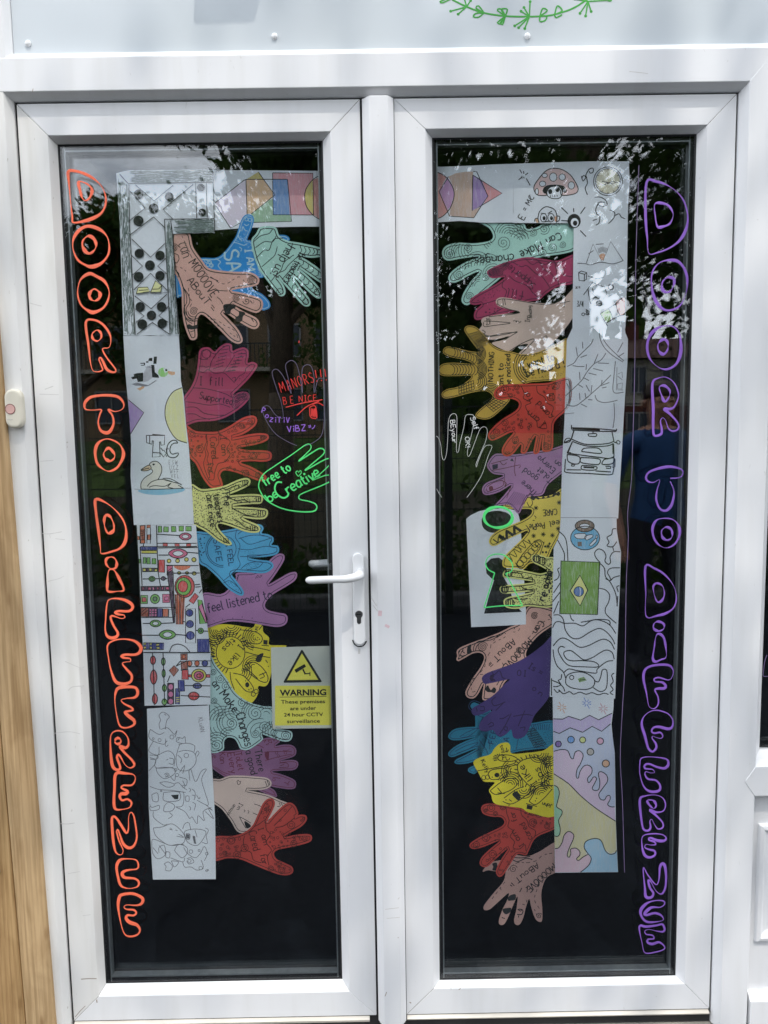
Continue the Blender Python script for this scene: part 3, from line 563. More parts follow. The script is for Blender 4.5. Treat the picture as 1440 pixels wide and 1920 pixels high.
# doorbell on the jamb
db = empty('doorbell', W(24, 765, FY)); db.matrix_world = Matrix.Translation(db.location); tag(db, 'cream wireless doorbell with a pink round button on the left jamb', 'doorbell')
M_CREAM = mat('cream plastic', (.74, .70, .58), .35, .03, 30); M_PINKB = mat('pale pink button', (.72, .44, .39), .4, .06, 60); M_DKRED = mat('dark red ring', (.22, .06, .06), .5, .1, 40)
ta, bb, lf, rt = W(24, 729, -.04), W(24, 803, -.04), W(7, 765, -.04), W(41, 765, -.04)
n = 10; bx0, bx1, bz0, bz1 = lf.x, rt.x, bb.z, ta.z; r = (bx1 - bx0) * .46
out = []
for cx, cz, a0 in ((bx1 - r, bz1 - r, 0), (bx0 + r, bz1 - r, 90), (bx0 + r, bz0 + r, 180), (bx1 - r, bz0 + r, 270)):
    out += [(cx + r * math.cos(math.radians(a0 + 90 * k / n)), cz + r * math.sin(math.radians(a0 + 90 * k / n))) for k in range(n + 1)]
o = plate('bell_housing', out, FY - .0002, FY - .0185, M_CREAM, db, bev=.006)
c = W(19, 767, FY - .019); 
def disc(name, c, r, y, m, parent, r0=0):
    vs, fs = [], []; n = 24
    for rr, yy in ((r, y + .0004), (r, y), (r0, y)): vs += [(c.x + rr * math.cos(2 * math.pi * k / n), yy, c.z + rr * math.sin(2 * math.pi * k / n)) for k in range(n)]
    for i in range(2): fs += [(i * n + k, i * n + (k + 1) % n, (i + 1) * n + (k + 1) % n, (i + 1) * n + k) for k in range(n)]
    o = mesh(name, vs, fs, m, None); kid(o, parent); return o
disc('button_ring', c, .0108, FY - .0193, M_DKRED, db, .0094)
disc('button', c, .0093, FY - .0191, M_PINKB, db)
a = Art(None, FY - .0186, .0001); a.line(mat('grey print', (.5, .47, .42), .5, .1, 30), P('X', '14,787 15.5,786 17,788 18.5,786 20,788 22,786.5 24,787'), .9)
for o in a.done(): o.name = 'maker_print'; kid(o, db)

# dark room behind the doors
def struct(o): o['kind'] = 'structure'; return o
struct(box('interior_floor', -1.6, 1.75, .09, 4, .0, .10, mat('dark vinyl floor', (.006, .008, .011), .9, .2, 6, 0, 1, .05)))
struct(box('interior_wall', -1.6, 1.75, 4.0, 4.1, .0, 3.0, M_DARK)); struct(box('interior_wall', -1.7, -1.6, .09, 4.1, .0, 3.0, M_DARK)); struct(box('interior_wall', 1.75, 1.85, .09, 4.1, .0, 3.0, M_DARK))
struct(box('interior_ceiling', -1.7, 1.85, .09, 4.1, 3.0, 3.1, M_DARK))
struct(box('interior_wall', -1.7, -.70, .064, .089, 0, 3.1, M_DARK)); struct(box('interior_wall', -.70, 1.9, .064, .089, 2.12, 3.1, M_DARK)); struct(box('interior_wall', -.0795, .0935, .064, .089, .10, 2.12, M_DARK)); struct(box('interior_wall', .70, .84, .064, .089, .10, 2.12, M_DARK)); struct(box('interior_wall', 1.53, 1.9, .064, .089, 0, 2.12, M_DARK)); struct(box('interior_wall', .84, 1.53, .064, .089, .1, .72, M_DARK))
# ------------------------------------------------------------------ paper cut-outs and drawings stuck to the inside of the glass
YP = 0.0512
def cut(name, outline, m, layer, label, cat, group=None, sm=True):
    pts = smooth(outline, True) if sm else outline
    y = YP + .0006 * layer; n = len(pts)
    if area(pts) < 0: pts = pts[::-1]
    fr_ = [W(u, v, y) for u, v in pts]; c = sum(fr_, Vector()) / n
    bk = [p + Vector((0, .00022, 0)) for p in fr_]
    vs = [p - c for p in fr_ + bk]
    fs = [tuple(range(n)), tuple(range(n, 2 * n))[::-1]] + [(i, n + i, n + (i + 1) % n, (i + 1) % n) for i in range(n)]
    o = mesh(name, vs, fs, m); o.location = c; o.matrix_world = Matrix.Translation(c)
    tag(o, label, cat, group)
    return o, pts, Art(None, y, .00012)
def fin(o, art, w=None):
    for k in art.done(): kid(k, o)
def hand(outline, m, layer, label, ins=5.0, lw=1.7, ink=None):
    o, p, a = cut('paper_hand', outline, m, layer, label, 'paper hand', 'paper hand cut-outs on the doors')
    if ins: a.line(ink or M_INK, inset(p, ins), lw, True, False)
    return o, p, a
C_BROWN, C_BROWN2 = paper(164, 138, 128), paper(136, 116, 111)
C_BLUE, C_BLUE2, C_TEALB = paper(4, 112, 176), paper(56, 138, 180), paper(22, 104, 132)
C_TEAL, C_TEAL2 = paper(126, 174, 167), paper(132, 172, 174)
C_MAG, C_MAG2 = paper(132, 44, 80), paper(124, 40, 76)
C_OR, C_OR2 = paper(158, 48, 36), paper(140, 50, 42)
C_YEL, C_YEL2, C_YEL3, C_YEL4 = paper(194, 194, 112), paper(186, 172, 40), paper(190, 165, 62), paper(160, 140, 50)
C_PUR, C_PUR2 = paper(130, 98, 141), paper(104, 76, 110)
C_BEIGE = paper(156, 148, 139); C_CREAM = paper(160, 154, 148); C_VIOLET = paper(54, 46, 98)
M_DKBLUE = mat('dark blue pen', (.02, .06, .14), .6, .2, 60); M_MAGINK = mat('dark plum pen', (.07, .012, .04), .6, .2, 60); M_ORINK = mat('dark brown pen', (.09, .02, .012), .6, .2, 60)
M_VIOINK = mat('dark violet pen', (.028, .015, .06), .6, .2, 60); M_PLUM = mat('red violet pen', (.16, .03, .06), .6, .2, 60); M_PALE = mat('pale blue paint pen', (.45, .68, .72), .6, .1, 60)
I = M_INK; M_SOFT = mat('dark green grey pen', (.03, .042, .04), .6, .2, 60)
# ---- left door, hands, front to back
# brown hand, CAN MOOOVE ABOUT
o, p, a = hand(P('B', '10,610 150,610 190,735 270,850 330,915 500,940 650,945 715,965 748,1005 735,1050 680,1070 580,1085 515,1102 580,1115 680,1140 760,1170 780,1215 765,1265 720,1290 640,1265 560,1230 515,1208 570,1250 640,1290 720,1330 750,1375 735,1415 690,1425 610,1385 540,1340 480,1300 440,1288 500,1350 570,1430 605,1500 600,1540 560,1550 500,1520 430,1450 350,1370 280,1310 245,1310 225,1350 222,1420 225,1480 215,1510 180,1520 150,1490 110,1370 95,1230 90,1100 60,1000 20,900'), C_BROWN, 2, 'brown paper hand lettered CAN MOOOVE ABOUT just below the domino drawing', 4.5)
a.text(I, 62, 712, 70, 100, 'can', 1.9, 'B'); a.text(I, 150, 870, 56, 75, 'MOOOOVE', 2.1, 'B', sp=1.05); a.text(I, 135, 1020, 52, 62, 'ABouT', 2.0, 'B')
for s in ('95,640 150,760 190,840 260,900 300,960 360,1000 420,1040 480,1040 560,990 600,990', '40,900 90,910 130,940 155,975', '150,1080 160,1160 180,1200 150,1260', '270,1280 330,1330 400,1400 470,1440', '360,1340 420,1370 460,1400 540,1440 570,1510', '500,1460 560,1500', '610,1010 650,1050 690,1050'):
    for q in clip(smooth(P('B', s), False), p):
        for j in range(0, len(q) - 2, 4): a.line(I, q[j:j + 3], 1.2, sm=False)
for x, y in ((680, 1015), (555, 1165), (195, 1275), (30, 740)): a.spiral(I, *P('B', '%d,%d' % (x, y))[0], 8, 3, 1.1, 0, p)
a.arcs(I, *P('B', '195,1275')[0], 11, 19, 3, 60, 190, 1.5, p)
for s in ('110,1080 150,1140 160,1200 130,1260 150,1330 200,1360', '95,1050 130,1130 135,1200 110,1260 130,1340 180,1380', '330,990 400,1020', '345,1220 370,1250', '340,1240 365,1275', '390,1155 420,1180 440,1215', '385,1100 480,1105', '40,930 70,960 60,990', '30,790 60,800 70,840 45,870 25,830'): a.line(I, P('B', s), 1.4)
a.fill(I, P('B', '135,1395 160,1385 185,1400 225,1390 225,1420 180,1430 140,1420'), True); a.fill(I, P('B', '445,1225 510,1215 550,1240 510,1265 500,1300 460,1290'), True); a.fill(I, P('B', '545,1330 575,1310 580,1275 630,1290 610,1320 600,1360 560,1365'), True)
for s in ('165,1450 200,1440', '670,1185 690,1210', '680,1335 700,1365'): a.line(I, P('B', s), 1.5)
for x, y in ((180, 1470), (205, 1470), (700, 1205), (690, 1345), (720, 1350), (720, 1375), (700, 1190)): a.dot(I, *P('B', '%d,%d' % (x, y))[0], .8)
a.spiral(I, *P('B', '640,1190')[0], 7, 1.5, 1.4); fin(o, a)
# blue hand I AM SA(FE)
o, p, a = hand(P('B', '265,825 380,825 450,780 520,690 555,630 590,520 620,470 660,458 695,475 700,520 680,590 645,672 670,675 700,690 860,640 955,632 1000,655 985,690 800,760 740,800 750,900 785,985 740,1000 700,1060 690,1090 770,1130 830,1190 840,1240 800,1265 760,1260 600,1160 400,1100 100,1150 50,1150 40,960 60,850'), C_BLUE, 3, 'bright blue paper hand lettered I AM SA with its thumb over the shapes drawing', 3.0, 1.2, M_PALE)
a.text(M_PALE, 445, 780, 76, 120, 'SA', 4.5, 'B'); a.text(M_PALE, 625, 755, 82, 62, 'I AM', 3.0, 'B')
for s in ('530,695 560,700 620,720 640,705', '600,600 610,560 625,590 650,600', '620,540 640,555 660,540', '270,840 320,850 350,880 340,910', '380,830 420,860 400,890 430,930', '590,590 570,640 600,680', '580,735 600,750 590,770'): a.line(M_PALE, P('B', s), 1.4)
a.dots(M_PALE, P('B', '560,640 640,600 660,630 620,700 545,690'), 4, .7); a.dots(M_PALE, P('B', '630,690 690,680 690,740 640,740'), 4, .7); a.dots(M_PALE, P('B', '730,900 775,980 745,990 700,940'), 4, .7)
for x, y in ((300, 850), (330, 860), (315, 885), (345, 890), (640, 500), (668, 505)): a.ring(M_PALE, *P('B', '%d,%d' % (x, y))[0], 3.2, 1.1)
fin(o, a)
# teal hand, the teachers help us
o, p, a = hand(P('B', '760,565 880,565 920,640 990,680 1100,700 1250,735 1295,760 1300,795 1270,815 1180,825 1092,810 1160,850 1270,930 1320,1000 1315,1040 1270,1040 1180,980 1082,912 1150,970 1240,1060 1275,1120 1265,1165 1220,1160 1130,1080 1042,992 1100,1080 1165,1160 1180,1210 1160,1235 1110,1220 1020,1120 940,1030 902,985 950,1050 970,1110 955,1145 915,1145 870,1090 800,1000 740,910 700,800 680,680 720,620'), C_TEAL, 1, 'grey green paper hand lettered the teachers help us, top right of the left door', 4.5)
for k, s in enumerate(('700,690 760,640 830,620 860,580', '715,740 790,690 860,690 890,640', '720,830 790,760 830,760 870,670 950,660', '770,900 840,840 880,800 900,730', '850,1020 900,960 960,930 1000,880 1090,800', '940,1010 1000,940 1060,900 1080,860', '880,985 930,930 960,860 1040,800', '1030,700 1010,760 980,800')): a.line(I, P('B', s), 1.5)
for (x0, y0, x1, y1) in ((1080, 760, 1260, 780), (1090, 860, 1300, 1010), (1060, 950, 1250, 1130), (960, 1040, 1150, 1200)):
    for t in (.1, .3, .5, .7, .85):
        x, y = x0 + (x1 - x0) * t, y0 + (y1 - y0) * t; L = math.hypot(x1 - x0, y1 - y0); nx, ny = -(y1 - y0) / L * 48, (x1 - x0) / L * 48
        q = P('B', '%g,%g %g,%g' % (x - nx, y - ny, x + nx, y + ny)); a.wave(I, q[0], q[1], 1.8, 1.5, 1.4, inset(p, 4.5))
for x, y in ((1262, 780), (1290, 1005), (1240, 1110), (1140, 1195), (920, 1110)): q = P('B', '%d,%d' % (x, y))[0]; a.ring(I, q[0], q[1], 6, 1.2); a.dots(I, [(q[0] - 4, q[1] - 4), (q[0] + 4, q[1] - 4), (q[0] + 4, q[1] + 4), (q[0] - 4, q[1] + 4)], 3, .6)
a.text(I, 985, 712, 120, 78, 'help us!', 2.4, 'B'); a.text(I, 1085, 780, 119, 62, 'he teachers', 2.2, 'B', sp=.92); fin(o, a)
# magenta hand I fill Supported
o, p, a = hand(P('D', '20,600 90,500 130,400 150,280 160,190 190,155 250,152 300,188 340,150 400,115 450,125 460,180 500,165 560,150 600,175 605,230 597,288 640,280 680,300 675,340 600,440 500,540 462,580 520,555 580,550 612,580 605,620 540,690 420,770 300,810 150,820 60,850 20,860 10,640'), C_MAG, 3, 'magenta paper hand lettered I fill Supported, left door', 4.5, 1.5, M_MAGINK)
for s in ('150,360 200,375 240,350 300,385 380,380 440,430 480,470', '100,515 200,520 300,540 400,570 450,600', '40,640 130,650 250,670 350,660 440,690', '40,690 130,690 200,740 300,760 400,760', '50,750 120,750 180,780 260,800', '250,360 270,280 300,230 345,170', '380,370 430,300 480,220', '455,430 490,420 480,460 520,410 570,380 580,340 620,310', '160,320 200,320 220,330 250,320', '165,250 200,260 240,255'): a.line(M_MAGINK, P('D', s), 1.4)
for k in range(7): a.line(M_MAGINK, P('D', '%d,%d %d,%d' % (285 + 14 * k, 345 - 34 * k, 375 + 10 * k, 315 - 30 * k)), 1.3)
for k in range(6): a.line(M_MAGINK, P('D', '%d,%d %d,%d' % (400 + 22 * k, 370 - 32 * k, 490 + 18 * k, 355 - 30 * k)), 1.6); a.dots(M_MAGINK, P('D', '%d,%d %d,%d %d,%d' % (400 + 22 * k, 370 - 32 * k, 490 + 18 * k, 355 - 30 * k, 450 + 20 * k, 340 - 30 * k)), 3, 1.2)
a.ring(M_MAGINK, *P('D', '225,210')[0], 8, 1.3); a.dots(M_MAGINK, P('D', '490,480 600,310 660,310 600,420 520,500'), 5, .8)
for x, y in ((500, 610), (540, 600), (580, 590), (490, 670)): a.spiral(M_MAGINK, *P('D', '%d,%d' % (x, y))[0], 9, 3, 1.3, 0, p)
a.text(M_MAGINK, 165, 490, 2, 75, 'I fill', 2.2, 'D', sp=1.7); a.text(M_MAGINK, 160, 610, 11, 62, 'Supported', 2.2, 'D', sp=1.05); fin(o, a)
def cared(o, p, a, z, ring_polys, texts, m=None):
    m = m or M_ORINK
    for poly, st, r, rm in ring_polys: a.dots(m, poly, st, r, 1.1, rm)
    for args in texts: a.text(m, *args)
    fin(o, a)
# orange hand I am cared for
o, p, a = hand(P('D', '30,845 120,900 220,910 330,905 430,860 540,790 620,765 670,775 682,820 650,870 560,930 455,965 600,935 700,922 770,930 788,965 750,1000 650,1030 520,1055 600,1075 700,1075 790,1085 815,1120 800,1165 730,1180 620,1175 535,1187 620,1220 720,1275 765,1310 750,1350 690,1350 560,1300 450,1265 380,1260 350,1300 365,1350 370,1400 300,1420 250,1400 190,1320 130,1200 70,1130 40,1000'), C_OR, 4, 'orange paper hand lettered I am cared for, above the left dotted yellow hand', 4.5, 1.5, M_ORINK)
for s in ('225,930 230,990 210,1050 220,1120 200,1200 230,1300 250,1340', '350,930 380,950 440,1000 410,1060 440,1110 390,1180 330,1200 300,1280 290,1340 240,1340', '330,905 360,950'): a.wave(M_ORINK, *P('D', s.split()[0] + ' ' + s.split()[-1]), 1.5, 4, 1.2, p); a.line(M_ORINK, P('D', s), 1.4)
for x, y, r in ((95, 930, 6), (165, 1065, 7), (80, 1080, 5), (545, 860, 5), (650, 1125, 7), (580, 1285, 6), (690, 1300, 5), (620, 825, 5), (730, 965, 4)): a.ring(M_ORINK, *P('D', '%d,%d' % (x, y))[0], r, 1.3); a.ring(M_ORINK, *P('D', '%d,%d' % (x, y))[0], r * .5, 1.2)
cared(o, p, a, 'D', [(P('D', '60,960 210,930 190,1150 120,1150'), 8, 1, 1.8), (P('D', '420,1000 560,960 760,950 700,1010 520,1060 700,1100 780,1120 700,1160 520,1170 440,1220 700,1320 560,1280 380,1240'), 8, 1.2, 2.6), (inset(P('D', '340,930 560,800 650,780 650,850 460,950'), 3), 8, 1.2, 2.4)], [(255, 960, 85, 62, 'Cared', 1.9, 'D'), (350, 960, 85, 56, 'I am', 1.9, 'D'), (225, 1200, 75, 62, 'for', 1.9, 'D')])
# dotted yellow hand, the teachers are nice
o, p, a = hand(P('D', '80,1395 180,1425 300,1415 400,1390 500,1345 580,1325 620,1345 610,1390 540,1430 425,1480 520,1475 640,1470 720,1480 735,1515 715,1555 640,1560 520,1570 465,1582 560,1585 700,1595 770,1610 778,1655 748,1692 668,1697 588,1687 552,1682 608,1712 688,1747 710,1782 698,1812 648,1820 568,1807 448,1762 358,1737 328,1745 338,1782 388,1842 448,1902 448,1927 408,1930 328,1892 228,1812 138,1762 90,1712'), C_YEL, 2, 'pale yellow paper hand dotted all over, lettered The teachers are nice, left door', 4.2)
a.dots(I, inset(p, 5), 3.9, .95, keep=.85)
for s in ('370,1410 400,1430 450,1410 510,1390 520,1420', '420,1500 500,1530 560,1520 620,1550', '460,1600 540,1640 600,1660 680,1650', '470,1700 520,1720 560,1760 620,1780'): a.line(I, P('D', s), 1.5)
for x, y in ((570, 1375), (690, 1515), (710, 1640), (640, 1780), (400, 1890)):
    q = P('D', '%d,%d' % (x, y))[0]
    for k in (-4, 0, 4): a.line(I, [(q[0] + k, q[1] - 5), (q[0] + k + 1, q[1] + 5)], 1.5)
a.text(I, 370, 1440, 82, 62, 'The', 2.1, 'D'); a.text(I, 285, 1475, 80, 62, 'teachers', 2.1, 'D'); a.text(I, 222, 1480, 82, 62, 'are', 2.1, 'D'); a.text(I, 240, 1640, 80, 58, 'nice', 2.1, 'D'); fin(o, a)
# blue hand I FEEL SAFE
o, p, a = hand(P('F', '70,180 200,185 340,165 480,140 600,110 670,115 692,150 675,190 730,200 780,230 780,270 762,295 820,305 832,350 800,385 700,405 555,410 650,430 740,440 780,470 770,510 700,550 560,545 440,540 405,560 440,610 500,690 515,730 495,755 440,735 360,680 270,580 180,500 110,450 80,300'), C_BLUE2, 3, 'light blue paper hand lettered I FEEL SAFE, below the dotted yellow hand', 4.2, 1.3, M_DKBLUE)
a.arcs(M_DKBLUE, *P('F', '330,340')[0], 30, 33, 2, 90, 270, 1.3, p); a.arcs(M_DKBLUE, *P('F', '330,330')[0], 24, 27, 1, -90, 60, 1.3, p)
for s in ('450,160 440,230 480,300 460,400 480,480 400,560', '480,230 560,290 680,260 770,230', '470,240 580,210 700,210', '460,330 560,340 700,310 810,320', '480,400 600,400 720,380', '490,510 560,460 680,450 640,500 540,520', '460,200 520,160 640,130', '440,540 380,580 330,620', '330,640 390,620 480,690'): a.line(M_DKBLUE, P('F', s), 1.2)
a.dots(M_DKBLUE, P('F', '500,510 560,465 670,455 620,500'), 3.5, .7); a.dots(M_DKBLUE, P('F', '480,350 560,400 620,360 560,340'), 3.5, .6); a.dots(M_DKBLUE, P('F', '350,630 400,620 490,700 450,720'), 4, .8); a.dots(M_DKBLUE, P('F', '110,230 160,230 160,400 120,430'), 5, 1.4)
a.text(M_DKBLUE, 240, 250, 82, 52, 'SAFE', 2, 'F', sp=1.1); a.text(M_DKBLUE, 355, 300, 82, 46, '( FEEL', 2, 'F'); fin(o, a)
# purple hand feel listened to
o, p, a = hand(P('F', '130,745 300,740 370,700 440,600 450,550 600,540 700,480 770,410 830,375 875,385 878,430 840,500 780,590 738,650 830,600 920,550 980,540 995,570 970,620 880,680 780,740 720,800 705,850 740,885 820,905 890,920 910,960 890,1010 820,1035 700,1020 550,995 400,985 290,1010 200,1040 140,1040'), C_PUR, 4, 'mauve paper hand lettered feel listened to, beside the door handle', 4.0, 1.2, M_VIOINK)
a.text(M_VIOINK, 196, 908, -13, 84, 'feel listened to', 2.5, 'F', sp=.98)
for x, y in ((245, 980), (325, 965), (500, 945), (590, 955), (640, 590), (665, 570), (415, 955)): a.dot(M_VIOINK, *P('F', '%d,%d' % (x, y))[0], .9)
for s in ('620,600 640,570 660,590 680,565', '450,600 470,570'): a.line(M_VIOINK, P('F', s), 1.1)
fin(o, a)
def tips(o, p, a, z, mirror):
    fin(o, a)
# yellow hand, I like tips
o, p, a = hand(P('F', '190,1040 350,1010 580,1040 620,1005 680,1020 690,1080 740,1130 740,1190 800,1200 880,1200 895,1215 800,1300 750,1500 720,1560 690,1570 650,1565 640,1590 650,1610 620,1680 560,1720 440,1640 300,1480 220,1330 190,1150'), C_YEL2, 6, 'mustard yellow paper hand lettered I like tips beside the CCTV sign', 0)
a.ring(I, *P('F', '395,1265')[0], 27, 1.6, 30, n=24)
for c, r0, r1, n, b0, b1 in (('290,1060', 4, 17, 5, 0, 200), ('250,1090', 6, 22, 5, 20, 160), ('620,1130', 5, 24, 6, 100, 260), ('400,1010', 8, 20, 4, 20, 160), ('600,1390', 4, 20, 5, 140, 330), ('480,1440', 5, 22, 5, -60, 60), ('250,1230', 6, 16, 4, 90, 270)): a.arcs(I, *P('F', c)[0], r0, r1, n, b0, b1, 1.5, p)
for t in range(22):
    an = math.radians(100 + t * 11); cx, cy = P('F', '395,1265')[0]; a.line(I, [(cx + 29 * math.cos(an), cy + 31 * math.sin(an)), (cx + 37 * math.cos(an + .08), cy + 40 * math.sin(an + .08))], 1.8, sm=False)
for s in ('480,1160 600,1185 660,1180 680,1130 620,1080 480,1060', '500,1200 620,1220 720,1240 750,1250', '530,1260 640,1290 750,1310', '520,1380 600,1350 680,1400 730,1480 720,1530 660,1520 560,1450', '420,1450 520,1480 600,1580 580,1620 520,1600 440,1500', '390,1440 400,1520 430,1600', '500,1410 560,1430 640,1500', '300,1480 380,1560', '690,1010 650,1060', '680,1450 700,1480 660,1500', '650,1470 720,1440'): a.line(I, P('F', s), 1.6)
a.fill(I, P('F', '640,1290 690,1270 680,1310 660,1350 620,1340'), True); a.fill(I, P('F', '690,1150 730,1155 725,1195 690,1190')); a.line(I, P('F', '675,1200 740,1205'), 1.6); a.dot(I, *P('F', '545,1555')[0], 4, 5); a.line(I, P('F', '710,1330 730,1360'), 1.6); a.dot(I, *P('F', '735,1390')[0], 1)
for x, y in ((640, 1130), (655, 1145), (530, 1520), (560, 1600), (580, 1590)): a.dot(I, *P('F', '%d,%d' % (x, y))[0], 1.2)
a.line(I, P('F', '615,1130 620,1150 640,1155'), 1.4); a.ring(I, *P('F', '600,1640')[0], 4, 1.4); a.ring(I, *P('F', '625,1615')[0], 4, 1.4)
a.text(I, 440, 1265, 128, 58, 'like', 2, 'F'); a.text(I, 470, 1190, 128, 58, 'I', 2, 'F'); a.text(I, 415, 1130, 136, 50, 'tips', 2, 'F'); a.text(I, 615, 1035, 90, 34, 'hn', 1.5, 'F'); fin(o, a)
# teal hand, can make changes
o, p, a = hand(P('H', '90,50 150,120 230,220 300,330 400,400 520,435 610,440 630,500 600,600 660,615 730,630 745,665 725,705 670,710 580,680 505,655 515,690 480,725 400,775 340,770 318,730 290,690 240,680 210,710 200,780 90,780 80,500'), C_TEAL2, 5, 'pale aqua spiral-covered paper hand lettered CAN MAKE CHANGES, beside the CCTV sign', 3.6, 1.4)
for x, y, r in ((125, 165, 7), (180, 220, 9), (225, 280, 10), (130, 390, 7), (455, 490, 15), (350, 410, 11), (265, 570, 12), (525, 600, 12), (690, 665, 10), (150, 740, 12), (600, 570, 9), (455, 650, 9)): a.spiral(M_SOFT, *P('H', '%d,%d' % (x, y))[0], r, 2.5, 1.1, random.random() * 6, p)
for c, r0, r1, n, b0, b1 in (('200,560', 8, 30, 6, 190, 290), ('170,600', 10, 34, 6, 100, 190), ('260,560', 16, 26, 3, 100, 330), ('300,470', 6, 20, 4, 100, 220), ('455,490', 18, 26, 3, 180, 340), ('540,500', 6, 24, 5, 220, 360), ('490,640', 10, 26, 4, 180, 290), ('600,640', 6, 22, 5, 250, 30), ('150,740', 15, 24, 3, 200, 340), ('240,660', 4, 14, 3, 180, 330), ('120,480', 5, 18, 4, -80, 60), ('640,660', 6, 12, 3, 120, 250)): a.arcs(M_SOFT, *P('H', c)[0], r0, r1, max(3, n - 1), b0, b1, 1.1, p)
a.text(I, 108, 260, 52, 62, 'an', 2.5, 'H'); a.text(I, 170, 340, 53, 66, 'Make', 2.7, 'H'); a.text(I, 300, 500, 73, 70, 'Changes', 2.7, 'H', sp=.95); fin(o, a)
# purple hand, There a good (to let everyone)
o, p, a = hand(P('H', '95,768 200,785 330,775 430,740 500,695 570,680 640,690 645,715 610,745 680,735 740,740 772,770 765,820 700,848 650,862 740,855 785,870 785,910 750,935 660,940 585,948 650,965 740,1000 772,1030 765,1075 720,1085 640,1075 560,1062 600,1090 620,1120 620,1145 560,1130 450,1080 300,1020 200,980 95,890'), C_PUR2, 6, 'dusky purple paper hand lettered There a good, above the off-white hand', 3.2, 1.2, M_PLUM)
a.dots(M_PLUM, P('H', '500,720 560,690 620,700 560,750'), 5, 1.4); a.fill(M_PLUM, P('H', '530,800 560,790 555,860 530,830'), True)
for s in ('520,795 600,790 740,790', '530,860 640,830 740,810', '670,780 690,785 720,775', '640,880 700,880 710,910 640,915', '590,990 650,1000', '680,1030 710,1040 720,1020', '140,910 200,950 260,970', '430,760 470,740 520,760', '650,900 680,890', '700,1050 720,1050'): a.line(M_PLUM, P('H', s), 1.3)
for x, y in ((570, 710), (620, 800), (635, 825), (690, 800), (600, 1010)): a.ring(M_PLUM, *P('H', '%d,%d' % (x, y))[0], 2.4, 1)
a.text(I, 445, 780, 78, 56, 'There', 2, 'H', sp=1.1); a.text(I, 375, 785, 77, 56, 'a good', 2, 'H'); a.text(M_PLUM, 295, 800, 80, 50, 'ToLet', 2, 'H'); a.text(M_PLUM, 235, 805, 80, 52, 'Every', 2, 'H'); a.text(M_PLUM, 170, 800, 82, 46, 'Kan', 1.8, 'H'); a.text(M_PLUM, 112, 785, 82, 46, 'ike', 1.6, 'H'); fin(o, a)
# white hand
o, p, a = hand(P('H', '95,1015 180,1005 250,980 350,978 450,985 540,995 578,1025 575,1060 530,1085 450,1092 385,1090 470,1108 560,1130 650,1170 720,1200 720,1240 600,1310 480,1400 330,1425 260,1330 190,1240 95,1160'), C_CREAM, 5, 'off-white paper hand with a tiny heart behind the lowest orange hand, left door', 3.4, 1.2)
for s in ('310,1020 322,1015 330,1028 340,1020 335,1040 318,1048 310,1020', '330,1300 350,1340 380,1390', '445,1200 490,1215 520,1240', '435,1270 480,1290', '530,1020 545,1060', '545,1015 560,1050', '330,1300 370,1320 420,1350', '640,1190 650,1215 625,1220', '655,1195 670,1215', '395,1250 405,1260 395,1275', '365,1245 375,1255 365,1265'): a.line(I, P('H', s), 1.2)
a.fill(I, P('H', '368,1335 400,1350 420,1375 385,1390'), True); a.text(I, 330, 1190, 115, 32, "I'm", 1.3, 'H'); a.text(I, 285, 1200, 125, 28, 'amazing', 1.1, 'H'); fin(o, a)
# lowest orange hand
o, p, a = hand(P('H', '110,1468 280,1450 370,1420 430,1370 470,1290 510,1200 550,1160 590,1160 608,1195 590,1250 543,1345 600,1280 680,1205 730,1190 770,1220 790,1280 760,1305 800,1285 850,1290 855,1330 810,1380 720,1430 685,1458 780,1440 860,1435 895,1450 890,1490 830,1515 720,1540 630,1560 600,1590 620,1630 680,1660 740,1690 750,1730 720,1755 650,1755 560,1725 450,1680 340,1635 240,1625 110,1640'), C_OR2, 4, 'brick red paper hand lettered I am cared for, lowest hand on the left door', 4.0, 1.4, M_ORINK)
for s in ('370,1450 360,1500 380,1560 420,1580 440,1640 500,1660', '440,1380 480,1360 530,1330 540,1400 570,1440 540,1500 580,1560 550,1610 560,1680', '600,1370 680,1290 740,1220', '610,1385 680,1370 760,1310'): a.line(M_ORINK, P('H', s), 1.5)
for x, y, r in ((265, 1485, 7), (370, 1545, 7), (310, 1600, 7), (735, 1365, 7), (755, 1510, 6), (840, 1470, 5), (640, 1670, 5), (660, 1720, 6), (575, 1705, 5), (545, 1240, 4), (215, 1585, 4)): a.ring(M_ORINK, *P('H', '%d,%d' % (x, y))[0], r, 1.3); a.ring(M_ORINK, *P('H', '%d,%d' % (x, y))[0], r * .5, 1.2)
cared(o, p, a, 'H', [(P('H', '140,1480 360,1450 350,1600 150,1620'), 9, 1, 2.6), (P('H', '540,1390 600,1390 740,1430 860,1450 760,1520 600,1560 560,1500'), 8, 1, 2.6), (P('H', '500,1300 540,1180 590,1180 540,1330'), 8, 1.2, 2.6), (P('H', '620,1320 700,1220 740,1220 640,1340'), 8, 1.2, 2.4), (P('H', '780,1360 840,1300 840,1330'), 6, 1.2, 2), (P('H', '580,1640 730,1710 720,1740 600,1720'), 8, 1.2, 2.6)], [(400, 1420, 75, 62, 'Cared', 2, 'H'), (475, 1395, 75, 40, 'I', 2, 'H'), (500, 1445, 75, 46, 'am', 2, 'H'), (490, 1600, 78, 54, 'for', 2, 'H')])
